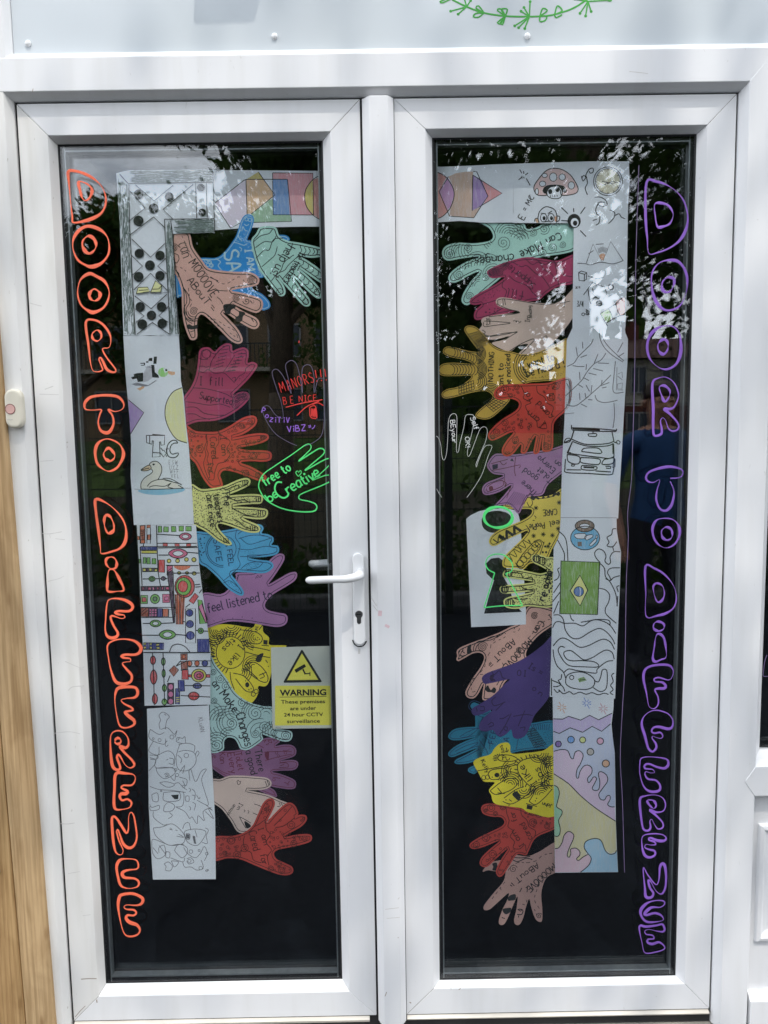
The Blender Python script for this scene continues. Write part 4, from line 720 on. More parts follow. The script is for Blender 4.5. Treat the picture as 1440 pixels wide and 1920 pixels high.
# ---- right door, hands
def spir(a, p, z, sp_, ar, w=1.05):
    for x, y, r in sp_: a.spiral(M_SOFT, *P(z, '%d,%d' % (x, y))[0], r, 2.5, w, random.random() * 6, p)
    for c, r0, r1, n, b0, b1 in ar: a.arcs(M_SOFT, *P(z, c)[0], r0, r1, max(3, n - 1), b0, b1, w, p)
o, p, a = hand(P('I', '1350,790 1100,800 980,850 900,858 840,800 480,790 560,850 595,910 590,950 540,975 420,990 280,985 180,1010 140,1060 150,1120 200,1145 320,1125 475,1108 350,1160 240,1230 195,1290 210,1335 270,1340 380,1280 475,1243 400,1330 330,1440 315,1510 350,1545 400,1530 500,1440 620,1340 800,1200 1000,1120 1350,1040'), C_TEAL, 5, 'grey green paper hand full of spirals lettered Can Make changes, top of the right door', 4.2, 1.4)
spir(a, p, 'I', ((690, 985, 14), (960, 890, 8), (1060, 860, 11), (1045, 1070, 10), (1130, 1030, 9), (1225, 1000, 7), (210, 1085, 10), (290, 1275, 10), (385, 1465, 8), (370, 1030, 9), (530, 1290, 8)),
     (('740,910', 4, 27, 7, 190, 350), ('760,990', 18, 34, 5, 260, 350), ('640,930', 16, 30, 5, 130, 220), ('840,960', 6, 18, 4, 200, 340), ('400,1050', 8, 24, 5, 120, 250), ('300,1060', 8, 20, 5, 150, 290), ('460,1180', 6, 24, 5, 160, 330), ('380,1230', 8, 22, 5, 180, 300), ('560,1190', 6, 22, 5, 180, 320), ('470,1370', 8, 22, 6, 170, 290), ('600,1270', 6, 20, 5, 180, 300), ('900,840', 6, 18, 4, 100, 190), ('1150,850', 6, 16, 4, 180, 350)))
a.text(I, 780, 1085, 174, 75, 'changes', 2.6, 'I'); a.text(I, 1020, 975, 155, 80, 'Make', 2.6, 'I', sp=1.05); a.text(I, 1195, 890, 155, 64, 'Can', 2.4, 'I'); fin(o, a)
o, p, a = hand(P('I', '1350,1095 1180,1145 1050,1130 900,1115 740,1150 620,1195 545,1240 560,1285 600,1305 680,1295 700,1302 600,1370 450,1450 390,1500 395,1535 440,1545 495,1537 440,1590 425,1650 450,1680 510,1670 620,1640 800,1600 900,1520 1010,1500 1080,1440 1180,1380 1350,1325'), C_MAG2, 4, 'magenta paper hand lettered I fill supported, upside down on the right door', 4.0, 1.4, M_MAGINK)
for s in ('760,1150 850,1200 900,1190 980,1260 1040,1290 1110,1390', '880,1120 950,1180 1010,1160 1060,1230 1120,1260 1160,1330', '980,1130 1060,1180 1140,1150 1200,1230 1250,1210', '740,1280 800,1330 900,1370 960,1440 1010,1480', '690,1320 680,1380 720,1420 690,1500', '1150,1150 1170,1250 1190,1370', '1200,1180 1230,1270 1310,1290', '500,1540 600,1510 700,1480', '700,1560 640,1600 560,1640'): a.line(M_MAGINK, P('I', s), 1.4)
for x, y in ((620, 1245), (660, 1250), (590, 1255), (700, 1200)): a.spiral(M_MAGINK, *P('I', '%d,%d' % (x, y))[0], 8, 3, 1.3, 0, p)
a.dots(M_MAGINK, P('I', '430,1510 650,1380 660,1440 480,1530'), 5, .9); a.dots(M_MAGINK, P('I', '460,1640 600,1550 700,1560 620,1620'), 6, 1.4)
a.text(M_MAGINK, 985, 1360, 218, 62, 'Supported', 2.1, 'I', sp=.95); a.text(M_MAGINK, 880, 1420, 190, 80, 'fill', 2.1, 'I'); fin(o, a)
o, p, a = hand(P('I', '1350,1380 1230,1490 1140,1530 1000,1525 850,1505 720,1480 650,1480 622,1510 640,1550 720,1580 820,1605 835,1620 700,1625 590,1640 510,1660 490,1690 500,1725 470,1770') + P('K', '495,215 560,270 650,265 742,240 690,275 590,300 620,330 720,375 765,372 830,325 912,312 880,350 830,400 900,420 1000,400 1100,330 1200,230 1330,40'), C_BEIGE, 3, 'beige paper hand with fingernails and small writing in the upper part of the right door', 0)
ip = inset(p, 4.0); 
for s in ('630,1535 730,1580 830,1605 790,1625 560,1650', '510,1700 520,1740 600,1730 750,1710 700,1700 560,1690 515,1690', '500,1800 540,1830 700,1810 815,1785 780,1810 700,1860', '640,1500 700,1490 850,1510 1000,1535 1140,1535 1200,1490', '700,1490 710,1545', '685,1495 690,1550', '640,1500 640,1540', '540,1660 545,1730', '560,1660 570,1720', '500,1770 530,1790 510,1810 540,1830', '1060,1830 1075,1820 1085,1840 1075,1865 1060,1855 1050,1835 1060,1830', '1250,1490 1235,1570', '1200,1530 1290,1510', '800,1690 830,1690 830,1710 850,1690', '1130,1960 1200,1830'): a.line(I, P('I', s), 1.3)
a.line(I, P('K', '740,380 850,310 960,265 970,275 900,350 850,400'), 1.4); a.line(I, P('K', '500,210 560,240 700,215 815,205'), 1.3); a.dots(I, P('I', '535,1670 575,1665 575,1725 540,1730'), 3.5, 1.1)
a.text(I, 925, 1700, -84, 40, "Im", 1.5, 'I'); a.text(I, 950, 1660, -95, 32, 'Amazing', 1.3, 'I'); a.text(I, 810, 1700, -80, 30, '2', 1.3, 'I'); fin(o, a)
# yellow NOTHING hand
o, p, a = hand(P('K', '1290,275 1150,320 1000,385 870,405 760,380 660,360 590,320 540,260 470,180 420,150 360,150 340,185 370,240 450,350 470,382 380,375 280,350 190,335 150,360 155,400 220,430 340,455 412,490 250,480 150,490 105,530 110,575 160,600 280,600 405,603 300,690 180,720 135,760 160,800 250,790 400,750 500,735 560,745 595,790 540,850 470,910 440,950 460,980 540,990 620,950 740,830 760,760 900,665 1050,645 1290,608'), C_YEL4, 2, 'deep yellow paper hand lettered NOTHING and I want to be heard, right door', 0)
a.line(I, inset(p, 2.0), 1.3, True, False)
for c, n, b0, b1 in (('520,340', 6, 110, 330), ('440,400', 7, -60, 90), ('450,540', 7, -80, 90), ('450,650', 5, -70, 90), ('580,760', 6, 180, 330)): a.arcs(I, *P('K', c)[0], 4, 19, n, b0, b1, 1.4, p)
for k in range(9): a.arcs(I, *P('K', '%d,%d' % (210 + 24 * k, 385 + 8 * k))[0], 10, 10, 1, -80, 80, 1.2, p); a.arcs(I, *P('K', '%d,%d' % (200 + 26 * k, 545))[0], 11, 11, 1, -80, 80, 1.2, p)
def grid(a, z, q, n, m_, w=1.2):
    (x0, y0), (x1, y1), (x2, y2), (x3, y3) = P(z, q); L = lambda t, s_: (x0 + (x1 - x0) * t + (x3 - x0) * s_ + (x2 - x1 - x3 + x0) * t * s_, y0 + (y1 - y0) * t + (y3 - y0) * s_ + (y2 - y1 - y3 + y0) * t * s_)
    for i in range(n + 1): a.line(I, [L(i / n, s_ / 6) for s_ in range(7)], w, sm=False)
    for j in range(m_ + 1): a.line(I, [L(s_ / 6, j / m_) for s_ in range(7)], w, sm=False)
grid(a, 'K', '375,225 460,200 540,270 460,330', 5, 5); grid(a, 'K', '290,690 420,640 430,720 290,760', 6, 3); grid(a, 'K', '510,840 590,790 720,840 600,920', 5, 5)
for k in range(5): a.arcs(I, *P('K', '960,510')[0], 20 + k * 4.2, 20 + k * 4.2, 1, 115, 245, 1.5, p)
a.dots(I, P('K', '880,430 1240,310 1240,340 1100,380 900,460'), 4, .8); a.dots(I, P('K', '860,560 920,630 1240,600 1240,560 1100,590 930,610 880,540'), 4, .8)
a.text(I, 595, 650, -87, 46, 'NOTHING', 1.9, 'K', sp=1.05); a.text(I, 690, 690, -90, 50, 'ant to', 2.2, 'K', sp=1.1); a.text(I, 760, 690, -92, 50, 'be noticed', 2.2, 'K', sp=1.05); a.text(I, 865, 545, -17, 72, 'I want to', 2.4, 'K'); a.text(I, 905, 610, -16, 74, 'be heard !', 2.4, 'K', sp=1.02); fin(o, a)
# orange hand, right door
o, p, a = hand(P('K', '1290,620 1100,660 900,670 720,675 640,700 605,750 620,800 680,815 760,805 820,830 830,870 790,920 680,990 580,1080 550,1140 580,1180 640,1165 740,1115 780,1110 720,1180 680,1250 680,1300 720,1325 780,1300 850,1215 848,1290 895,1290 940,1200 985,1140 960,1290 1010,1290 1030,1200 1045,1130 1040,1270 1130,1260 1140,1100 1160,1000 1290,860'), C_OR, 1, 'orange paper hand lettered I am cared for under the deep yellow NOTHING hand', 4.0, 1.4, M_ORINK)
for s in ('850,690 880,760 870,800 940,840 890,870 930,950 990,1010 1000,1060 1080,1070 1060,1000', '990,690 1000,750 1060,790 1080,840 1140,880 1120,960 1150,960'): a.line(M_ORINK, P('K', s), 1.5)
for x, y, r in ((705, 715, 7), (810, 700, 5), (755, 775, 4), (1160, 690, 7), (1120, 790, 7), (705, 1020, 6), (630, 1105, 6), (800, 1180, 6), (1075, 1225, 5), (595, 1150, 4)): a.ring(M_ORINK, *P('K', '%d,%d' % (x, y))[0], r, 1.3); a.ring(M_ORINK, *P('K', '%d,%d' % (x, y))[0], r * .5, 1.2)
cared(o, p, a, 'K', [(P('K', '1020,690 1220,650 1220,860 1150,880'), 8, 1, 1.8), (P('K', '620,720 840,690 840,790 640,790'), 8, 1.1, 2.2), (P('K', '600,1140 820,940 930,960 990,1060 940,1090 800,1080'), 8, 1.2, 2.6), (P('K', '700,1290 820,1120 830,1200 740,1300'), 8, 1.2, 2.4), (P('K', '1060,1100 1120,1080 1110,1250 1060,1250'), 7, 1.2, 2.6), (P('K', '880,1250 960,1100 980,1140 910,1260'), 7, 1.2, 2)], [(1140, 960, 228, 58, 'cared', 2, 'K'), (1020, 985, 218, 56, 'am', 2.1, 'K'), (960, 800, 232, 58, 'for', 2, 'K'), (1065, 1030, 222, 54, 'I', 2, 'K')])
# purple, right door
o, p, a = hand(P('K', '1290,1220 1100,1262 950,1280 800,1305 700,1300 610,1305 550,1380 550,1430 600,1480 690,1495 640,1520 540,1560 500,1610 510,1660 560,1670 660,1640 765,1580 690,1680') + P('M', '590,270 640,265 750,260 840,350 885,280 945,175') + P('K', '1040,1670 1100,1570 1290,1400'), C_PUR, 2, 'mauve paper hand lettered There good to let, upside down beside the white van drawing', 3.4, 1.2, M_VIOINK)
a.line(M_PLUM, P('K', '540,1610 550,1640 640,1610 690,1580 680,1540 600,1560 540,1600'), 1.4); a.fill(M_PLUM, P('K', '560,1600 590,1590 600,1620 570,1640'), True); a.fill(M_VIOINK, P('K', '590,1400 640,1390 640,1430 595,1445')); a.fill(M_VIOINK, P('K', '750,1360 770,1340 785,1370'))
for s in ('580,1390 650,1370 730,1350', '590,1450 700,1430 840,1400 830,1430', '660,1370 690,1400 720,1380', '690,1545 720,1570 700,1590', '800,1330 790,1440 800,1500', '760,1590 720,1700', '830,1300 1000,1290 1200,1250', '700,1520 710,1600', '930,1650 900,1700 860,1760'): a.line(M_PLUM, P('K', s), 1.3)
for s in range(9): a.line(M_VIOINK, P('K', '%d,%d %d,%d' % (790 + s * 16, 1640 + s * 4, 700 + s * 22, 1770 - s * 2)), .9)
a.text(M_VIOINK, 1215, 1390, 218, 50, 'on', 1.9, 'K'); a.text(M_VIOINK, 1160, 1440, 222, 54, 'Everyo', 1.9, 'K'); a.text(M_VIOINK, 1140, 1530, 222, 52, 'ToLet', 1.9, 'K'); a.text(M_VIOINK, 1010, 1510, 215, 58, 'good', 1.9, 'K'); a.text(M_VIOINK, 1000, 1650, 222, 54, 'There', 1.9, 'K'); fin(o, a)
# yellow CARE feel people
o, p, a = hand(P('M', '1330,90 1200,150 1080,175 970,165 850,170 740,190 690,240 700,285 800,300 950,300 985,320 960,370 880,420 760,470 640,520 560,580 535,640 560,680 610,680 720,620 830,570 940,525 890,600 800,690 700,790 675,860 690,905 760,915 820,915 900,925 960,870 1100,840 1150,810 1190,720 1250,610 1330,430'), C_YEL3, 3, 'ochre paper hand lettered CARE feel people over the keyhole sheet, right door', 3.2, 1.4)
a.wave(I, *P('M', '970,195 1280,140'), 2.2, 6, 4, p, True); a.wave(I, *P('M', '970,180 1280,125'), 1.4, 6, 5, p, True)
for s in ('920,470 960,530 900,560', '720,800 760,820 770,860', '800,690 880,720', '810,860 850,900 900,880', '940,620 1010,700 1060,660', '1000,640 1060,620 1110,660', '930,230 960,280 990,240 980,210'): a.line(I, P('M', s), 1.5)
a.wave(I, *P('M', '740,830 950,620'), 7, 4.5, 1.5); a.wave(I, *P('M', '590,640 700,590'), 5, 2, 2.2, p, True); a.wave(I, *P('M', '660,610 860,500'), 8, 2.5, 5, p, True)
for k in range(6):
    q = P('M', '%d,%d' % (860 + 38 * k, 865 - 40 * k))[0]; a.ring(I, q[0], q[1], 6, 1.4)
a.line(I, P('M', '820,880 860,920 900,900 1060,720 1050,660 1000,650 880,780 820,880'), 1.6); a.line(I, P('M', '1060,790 1110,640'), 1.5)
for x, y in ((1025, 290), (1265, 235), (1000, 580), (1100, 565), (1195, 575), (1150, 690), (1255, 505)):
    q = P('M', '%d,%d' % (x, y))[0]
    for k in range(4): an = k * math.pi / 4; a.line(I, [(q[0] - 4.5 * math.cos(an), q[1] - 4.5 * math.sin(an)), (q[0] + 4.5 * math.cos(an), q[1] + 4.5 * math.sin(an))], 1.3, sm=False)
for x, y in ((1095, 750), (1130, 750), (1120, 690), (1165, 660)): a.dot(I, *P('M', '%d,%d' % (x, y))[0], 2.2)
a.text(I, 1240, 300, 175, 62, 'CARE', 2.1, 'M'); a.text(I, 1265, 415, 172, 62, 'eel', 2.1, 'M'); a.text(I, 1110, 440, 173, 62, 'PeoPle', 2.1, 'M'); a.line(I, P('M', '1005,370 1025,385 1020,400'), 1.4); a.line(I, P('M', '990,420 1010,420'), 1.6); fin(o, a)
# dotted yellow, right door
o, p, a = hand(P('M', '1240,850 1130,800 1060,775 1000,775 975,810 1000,860 1080,900 1140,945 1070,970 960,950 820,925 720,930 680,970 690,1010 760,1020 900,1040 1005,1060 850,1080 720,1090 655,1110 650,1150 690,1180 800,1175 1005,1155 850,1195 740,1215 690,1250 700,1310 760,1335 850,1335 940,1310 1240,1290'), C_YEL, 2, 'pale yellow dotted paper hand over the keyhole sheet, right door', 3.6)
a.dots(I, inset(p, 5), 3.9, 1.0, keep=.9); a.dots(I, P('M', '1110,960 1190,840 1200,1180 1150,1180'), 5, 1.8)
for s in ('760,960 860,970 900,1020 980,1010 990,1050', '740,1110 860,1100 900,1130 1000,1150', '800,1230 860,1240 940,1230'): a.line(I, P('M', s), 1.8)
for x, y in ((740, 965), (700, 1135), (760, 1275), (1030, 815), (1090, 840)):
    q = P('M', '%d,%d' % (x, y))[0]
    for k in (-4, 0, 4): a.line(I, [(q[0] + k, q[1] - 5), (q[0] + k, q[1] + 5)], 1.6)
    a.ring(I, q[0], q[1], 7, 1.5)
a.text(I, 1105, 1260, -62, 75, 're', 3.2, 'M'); a.text(I, 1150, 1130, -75, 72, 'acHe', 3.4, 'M'); fin(o, a)
# sheet with the keyhole
o, p, a = cut('keyhole_drawing', P('M', '300,405 340,370 430,325 500,310 600,300 700,292 800,312 840,350 860,430 880,700 920,1330 920,1500 640,1515 352,1528 325,950'), M_WHITE, 4, 'white paper sheet with a big pencil-shaded keyhole, right door', 'drawing', None, False)
a.fill(M_BLK, [(x, y) for x, y in P('M', '460,430 480,370 540,330 640,320 740,350 770,420 740,490 650,540 550,545 480,500')], True, 'pencil_shading'); a.fill(M_BLK, P('M', '560,1020 510,970 500,870 560,815 640,805 700,850 720,930 690,1010 740,1100 800,1290 880,1370 485,1388 540,1190 590,1040'), False, 'pencil_shading'); fin(o, a)
def mooove(o, p, a, z, k):
    fin(o, a)
# brown upper, right door
o, p, a = hand(P('O', '960,-80 1230,-20 1230,100 1175,135 1050,220 950,330 910,420 920,520 700,700 640,830 560,890 470,890 465,820 480,720 470,730 420,830 370,875 310,865 288,820 310,760 370,660 440,560 480,470 470,425 430,405 360,415 280,460 215,492 195,470 205,440 200,390 240,350 360,300 500,250 640,195 750,140 850,90'), C_BROWN, 5, 'brown paper hand lettered I can Mooove about, below the keyhole sheet', 3.6)
for s in ('1160,60 1090,90 1000,180 960,230 900,300 880,400 830,420 830,490', '1080,80 1040,150 960,200', '640,230 560,300 540,400 490,480 490,540 440,610 350,700 330,780', '470,630 380,640 350,800 420,790', '800,140 780,190 830,180 860,130', '690,190 700,240 600,290 550,330'):
    for q in clip(smooth(P('O', s), False), p):
        for j in range(0, len(q) - 2, 4): a.line(I, q[j:j + 3], 1.2, sm=False)
for x, y, r in ((465, 345, 10), (1000, 25, 7), (840, 380, 6)): a.spiral(I, *P('O', '%d,%d' % (x, y))[0], r, 3, 1.3, 0, p)
for s in ('690,195 640,230 560,240 480,280 420,290 380,330 370,390', '650,220 560,270 470,290 410,330 390,390', '270,360 255,390 285,410', '235,380 220,420 260,440', '530,540 560,510', '545,550 575,525', '530,525 550,500', '250,390 240,440 290,430', '610,740 640,690', '810,420 820,490', '660,570 680,540 670,510'): a.line(I, P('O', s), 1.5)
a.fill(I, P('O', '320,330 350,320 345,360 355,400 310,420 305,370'), True); a.fill(I, P('O', '500,760 520,740 550,790 580,760 605,780 590,820 550,810 520,810 495,790'), True)
for x, y in ((265, 385), (270, 400)): a.dot(I, *P('O', '%d,%d' % (x, y))[0], .9)
a.text(I, 930, 250, 131, 72, 'MOOOOVE', 2.2, 'O', sp=1.05); a.text(I, 770, 260, 136, 64, 'ABouT', 2.1, 'O', sp=1.1); a.text(I, 1050, 70, 122, 68, 'Can', 2.2, 'O'); a.text(I, 1160, 10, 150, 62, 'I', 2, 'O'); fin(o, a)
# dark violet
o, p, a = hand(P('O', '1230,215 1080,330 960,420 820,500 660,560 520,610 465,650 460,690 490,725 560,715 680,690 745,680 700,720 580,840 440,930 370,970 350,1010 380,1050 450,1040 570,990 470,1080 430,1150 440,1200 500,1215 570,1200 610,1250 650,1270 710,1240 760,1195 780,1270 830,1290 900,1260 960,1150 1000,1050 1100,930 1150,850 1230,640'), C_VIOLET, 4, 'dark violet paper hand with faint pen marks, right door', 0, 1.2, M_VIOINK)
for s in ('560,650 600,620 640,590 670,660 700,670', '550,690 580,640 560,600', '600,860 560,900 590,950 700,910', '680,920 600,1000', '740,1040 680,1080 640,1080', '780,1060 900,1040 980,1050', '900,1000 830,1160', '760,1030 700,1150 640,1240', '440,960 480,960 480,1000 440,1000', '680,1180 710,1210 720,1170 680,1170', '850,1180 900,1170 890,1210', '400,970 410,1010', '520,1150 560,1120 580,1150 530,1170'): a.line(M_VIOINK, P('O', s), 1.6)
a.fill(M_VIOINK, P('O', '545,640 590,625 570,660 600,690 560,700 540,680'), True); a.text(M_VIOINK, 820, 640, 5, 60, 'OI', 2.2, 'O', sp=1.5); a.text(M_VIOINK, 930, 560, 30, 60, 'Is =', 2.2, 'O'); a.text(M_VIOINK, 970, 780, 40, 60, 'o n', 2, 'O'); fin(o, a)
# blue behind
o, p, a = hand(P('O', '1230,1118 970,1130 700,1180 600,1100 450,1045 360,985 340,950 370,918 420,930 540,990 580,1060 520,1150 430,1165 300,1170 180,1190 120,1240 115,1280 160,1305 260,1300 392,1275 300,1310 180,1370 115,1430 120,1470 170,1475 260,1440 422,1380 300,1450 200,1500 175,1530 200,1550 300,1545 400,1520 380,1560 325,1590 315,1620 350,1645 400,1640 500,1500 750,1440 900,1410 1100,1390 1230,1378'), C_TEALB, 6, 'petrol blue paper hand lettered FEEL SAFE behind the dark violet hand', 3.2, 1.2, M_DKBLUE)
for s in ('230,1270 310,1220 420,1180 330,1260 240,1280', '440,1190 480,1260 530,1310 540,1400', '180,1420 300,1360 420,1330 330,1390 200,1440', '220,1510 330,1450 430,1400', '1000,1150 960,1220 1000,1320 1100,1370', '840,1180 830,1300 810,1400', '430,1300 500,1400 520,1450', '390,1000 480,1040 540,1010'): a.line(M_DKBLUE, P('O', s), 1.3)
grid(a, 'O', '900,1200 1000,1180 1120,1350 1000,1380', 8, 8, 1.0); a.dots(M_DKBLUE, P('O', '1080,1230 1180,1160 1180,1330 1120,1350'), 4, .8); a.dots(M_DKBLUE, P('O', '840,1280 930,1200 960,1330 850,1350'), 4, .7); a.dots(M_DKBLUE, P('O', '240,1270 320,1215 400,1195 330,1255'), 4, .7)
for k in range(9): a.line(M_DKBLUE, P('O', '%d,1140 %d,1200' % (960 + 24 * k, 985 + 20 * k)), 1.4)
a.text(M_DKBLUE, 580, 1345, -78, 56, 'FEE', 2.2, 'O', sp=1.2); a.text(M_DKBLUE, 735, 1320, -80, 60, 'A', 2.2, 'O'); fin(o, a)
# yellow tips, right door
o, p, a = hand(P('P', '1140,110 1000,140 850,160 705,165 690,90 660,62 590,75 540,120 500,175 400,205 345,240 350,280 390,350 440,430 542,440 490,510 510,560 545,640 700,670 800,685 890,730 1140,722'), C_YEL2, 4, 'mustard yellow paper hand lettered I like tips, upside down on the right door', 0)
q0 = smooth(P('P', '850,215 930,205 1000,240 1030,300 1050,380 1020,430 900,480 820,420 770,350 760,280 790,240'), True); a.line(I, q0, 1.7, True, False)
for k in range(24):
    q = q0[int(k * len(q0) / 24)]; cx, cy = P('P', '900,340')[0]; dx, dy = q[0] - cx, q[1] - cy; L = math.hypot(dx, dy)
    for r in clip([(q[0] + dx / L * 1, q[1] + dy / L * 1), (q[0] + dx / L * 9, q[1] + dy / L * 9)], p): a.line(I, r, 1.9, sm=False)
for c, r0, r1, n, b0, b1 in (('1090,300', 4, 22, 6, 90, 270), ('1060,180', 5, 20, 5, 20, 180), ('960,160', 6, 18, 4, 0, 180), ('690,460', 4, 24, 6, 200, 380), ('990,560', 5, 24, 6, 180, 330), ('720,330', 6, 22, 5, 130, 250), ('820,500', 5, 18, 4, 0, 180), ('1080,430', 5, 18, 4, 120, 260)): a.arcs(I, *P('P', c)[0], r0, r1, n, b0, b1, 1.5, p)
for s in ('570,210 600,180 700,185 760,220 700,240 600,235 570,210', '480,360 520,320 640,310 660,370 600,405 510,410 480,360', '500,520 600,440 700,400 770,430 700,510 560,555 500,520', '630,590 740,510 820,480', '620,620 720,640 900,520 960,490', '870,620 900,570 960,480 1100,470', '870,620 930,650 1010,590 1090,500', '570,490 610,540', '570,540 640,545', '740,230 700,270 380,330', '640,300 760,270'): a.line(I, P('P', s), 1.6)
for k in range(9): an = math.radians(150 + k * 24); cx, cy = P('P', '590,212')[0]; a.line(I, [(cx + 5 * math.cos(an), cy + 6 * math.sin(an)), (cx + 13 * math.cos(an), cy + 9 * math.sin(an))], 1.6, sm=False)
a.dot(I, *P('P', '565,370')[0], 5, 4.5); a.fill(I, P('P', '710,550 750,525 790,570 770,610 740,590'), True); a.fill(I, P('P', '850,650 905,665 895,700 845,690')); a.line(I, P('P', '840,640 945,668'), 1.6)
for x, y in ((620, 210), (618, 222), (520, 390), (600, 350), (650, 605), (680, 655), (940, 590), (930, 615)): a.dot(I, *P('P', '%d,%d' % (x, y))[0], 1.2)
a.line(I, P('P', '680,600 705,620'), 1.6); a.line(I, P('P', '650,200 655,225 680,225 685,205'), 1.4); a.line(I, P('P', '655,110 660,150'), 1.5); a.line(I, P('P', '640,140 660,152 675,130'), 1.5)
a.text(I, 590, 95, 65, 34, 'toy', 1.6, 'P'); a.text(I, 410, 235, 65, 40, 'Kelly', 1.6, 'P', sp=1.1); a.ring(I, *P('P', '440,395')[0], 4, 1.4); a.ring(I, *P('P', '475,390')[0], 4, 1.4); a.text(I, 1090, 650, 195, 36, 'John', 1.8, 'P')
a.text(I, 945, 440, 235, 60, 'I', 2.2, 'P'); a.text(I, 905, 400, 235, 62, 'liKe', 2.2, 'P'); a.text(I, 1035, 440, 243, 60, 'tips', 2.2, 'P'); fin(o, a)
# orange, low right
o, p, a = hand(P('P', '1140,720 900,735 800,690 650,660 520,640 440,650 415,690 440,740 520,765 600,770 635,810 610,855 500,910 380,970 310,1020 310,1055 350,1072 440,1050 588,993 500,1070 420,1150 400,1210 430,1240 480,1235 560,1160 672,1063 610,1160 560,1260 560,1310 590,1335 630,1310 700,1200 760,1120 840,1130 870,1080 940,960 1140,860'), C_OR2, 5, 'brick red paper hand lettered I am cared for, low on the right door', 3.4, 1.3, M_ORINK)
for s in ('650,680 660,740 680,800 670,860 720,900 690,950 730,1000 720,1060 780,1070 830,1030 840,1090', '790,690 800,750 850,800 870,860 930,900 920,960'): a.line(M_ORINK, P('P', s), 1.5)
for x, y, r in ((510, 680, 7), (550, 735, 4), (460, 705, 3), (370, 1030, 6), (460, 965, 7), (525, 1120, 7), (905, 820, 7), (1040, 855, 5), (960, 740, 6), (620, 675, 5)): a.ring(M_ORINK, *P('P', '%d,%d' % (x, y))[0], r, 1.3); a.ring(M_ORINK, *P('P', '%d,%d' % (x, y))[0], r * .5, 1.2)
cared(o, p, a, 'P', [(P('P', '820,720 1090,740 1090,860 940,900'), 8, 1, 2), (P('P', '340,1040 640,880 690,990 600,1010 560,1000'), 8, 1.2, 2.6), (P('P', '430,1210 640,1030 680,1050 500,1200'), 8, 1.2, 2.6), (P('P', '580,1290 720,1060 760,1090 640,1280'), 8, 1.2, 2.6)], [(905, 970, 242, 56, 'cared', 2, 'P'), (790, 980, 238, 54, 'am', 2.1, 'P'), (760, 800, 250, 54, 'for', 2, 'P'), (820, 1030, 240, 46, 'I', 2, 'P')])
# lowest brown, right door
o, p, a = hand(P('P', '1160,1000 960,1100 850,1140 730,1125 660,1140 600,1175 500,1200 440,1262 432,1288 480,1272 560,1282 640,1262 630,1370 540,1480 460,1580 437,1625 450,1650 500,1640 580,1570 675,1488 660,1560 620,1640 585,1740 590,1785 630,1785 670,1720 720,1600 760,1520 750,1640 728,1740 740,1785 780,1785 815,1720 840,1620 870,1545 890,1620 915,1700 945,1750 990,1755 995,1650 985,1500 1010,1390 1050,1330 1160,1250'), C_BROWN2, 6, 'dull brown paper hand lettered MOOOVE ABOUT, lowest hand on the right door', 0)
for s in ('1090,1110 1000,1130 940,1180 860,1200 760,1200 680,1260 660,1330', '600,1430 560,1490 480,1590', '640,1380 600,1450 640,1480', '1040,1310 990,1340 1000,1380 960,1420 920,1540 950,1610 980,1650', '920,1640 950,1720', '850,1550 830,1600 770,1570'):
    for q in clip(smooth(P('P', s), False), p):
        for j in range(0, len(q) - 2, 4): a.line(I, q[j:j + 3], 1.2, sm=False)
for s in ('710,1170 760,1190 840,1160 900,1170', '720,1150 800,1155 880,1140', '780,1480 800,1440', '855,1430 850,1480', '950,1360 960,1400 945,1430', '690,1410 710,1425', '700,1390 730,1420', '610,1720 640,1730', '770,1700 770,1720', '760,1640 790,1660 800,1640'): a.line(I, P('P', s), 1.7)
a.fill(I, P('P', '665,1540 690,1510 740,1500 740,1550 700,1560 670,1560'), True); a.fill(I, P('P', '620,1640 660,1630 700,1630 690,1670 650,1690 625,1670'), True); a.fill(I, P('P', '520,1210 560,1200 570,1240 560,1275 520,1270 530,1240'), True); a.line(I, P('P', '755,1690 800,1690 810,1650 770,1640'), 1.8)
a.spiral(I, *P('P', '965,1705')[0], 6, 2, 1.3, 0, p); a.spiral(I, *P('P', '720,1260')[0], 8, 2, 1.1, 0, p)
a.text(I, 1090, 1205, 137, 62, 'MOOOOVE', 2.1, 'P', sp=.98); a.text(I, 940, 1200, 143, 52, 'ABouT', 2, 'P', sp=1.05); fin(o, a)
# ------------------------------------------------------------------ white sheets with drawings
def sheet(outline, layer, label, sm=False): return cut('drawing_sheet', outline, M_WHITE, layer, label, 'drawing', 'children\'s drawings on long white paper strips', sm)
def many(a, z, m, w, s, closed=False, sm=True):
    for q in s.split('|'): a.line(m, P(z, q), w, closed, sm)
def grain(a, z, poly, axis, n):
    pl = P(z, poly); xs = [q[0] for q in pl]; ys = [q[1] for q in pl]
    for _ in range(n):
        x, y = random.uniform(min(xs), max(xs)), random.uniform(min(ys), max(ys)); L = random.uniform(8, 34)
        q = [(x + random.uniform(-.8, .8), y + L * t) if axis else (x + L * t, y + random.uniform(-.8, .8)) for t in (0, .25, .5, .75, 1)]
        for r in clip(q, pl): a.line(M_GRAIN, r, random.uniform(.7, 1.3), sm=False, name='wood_grain_pencil')
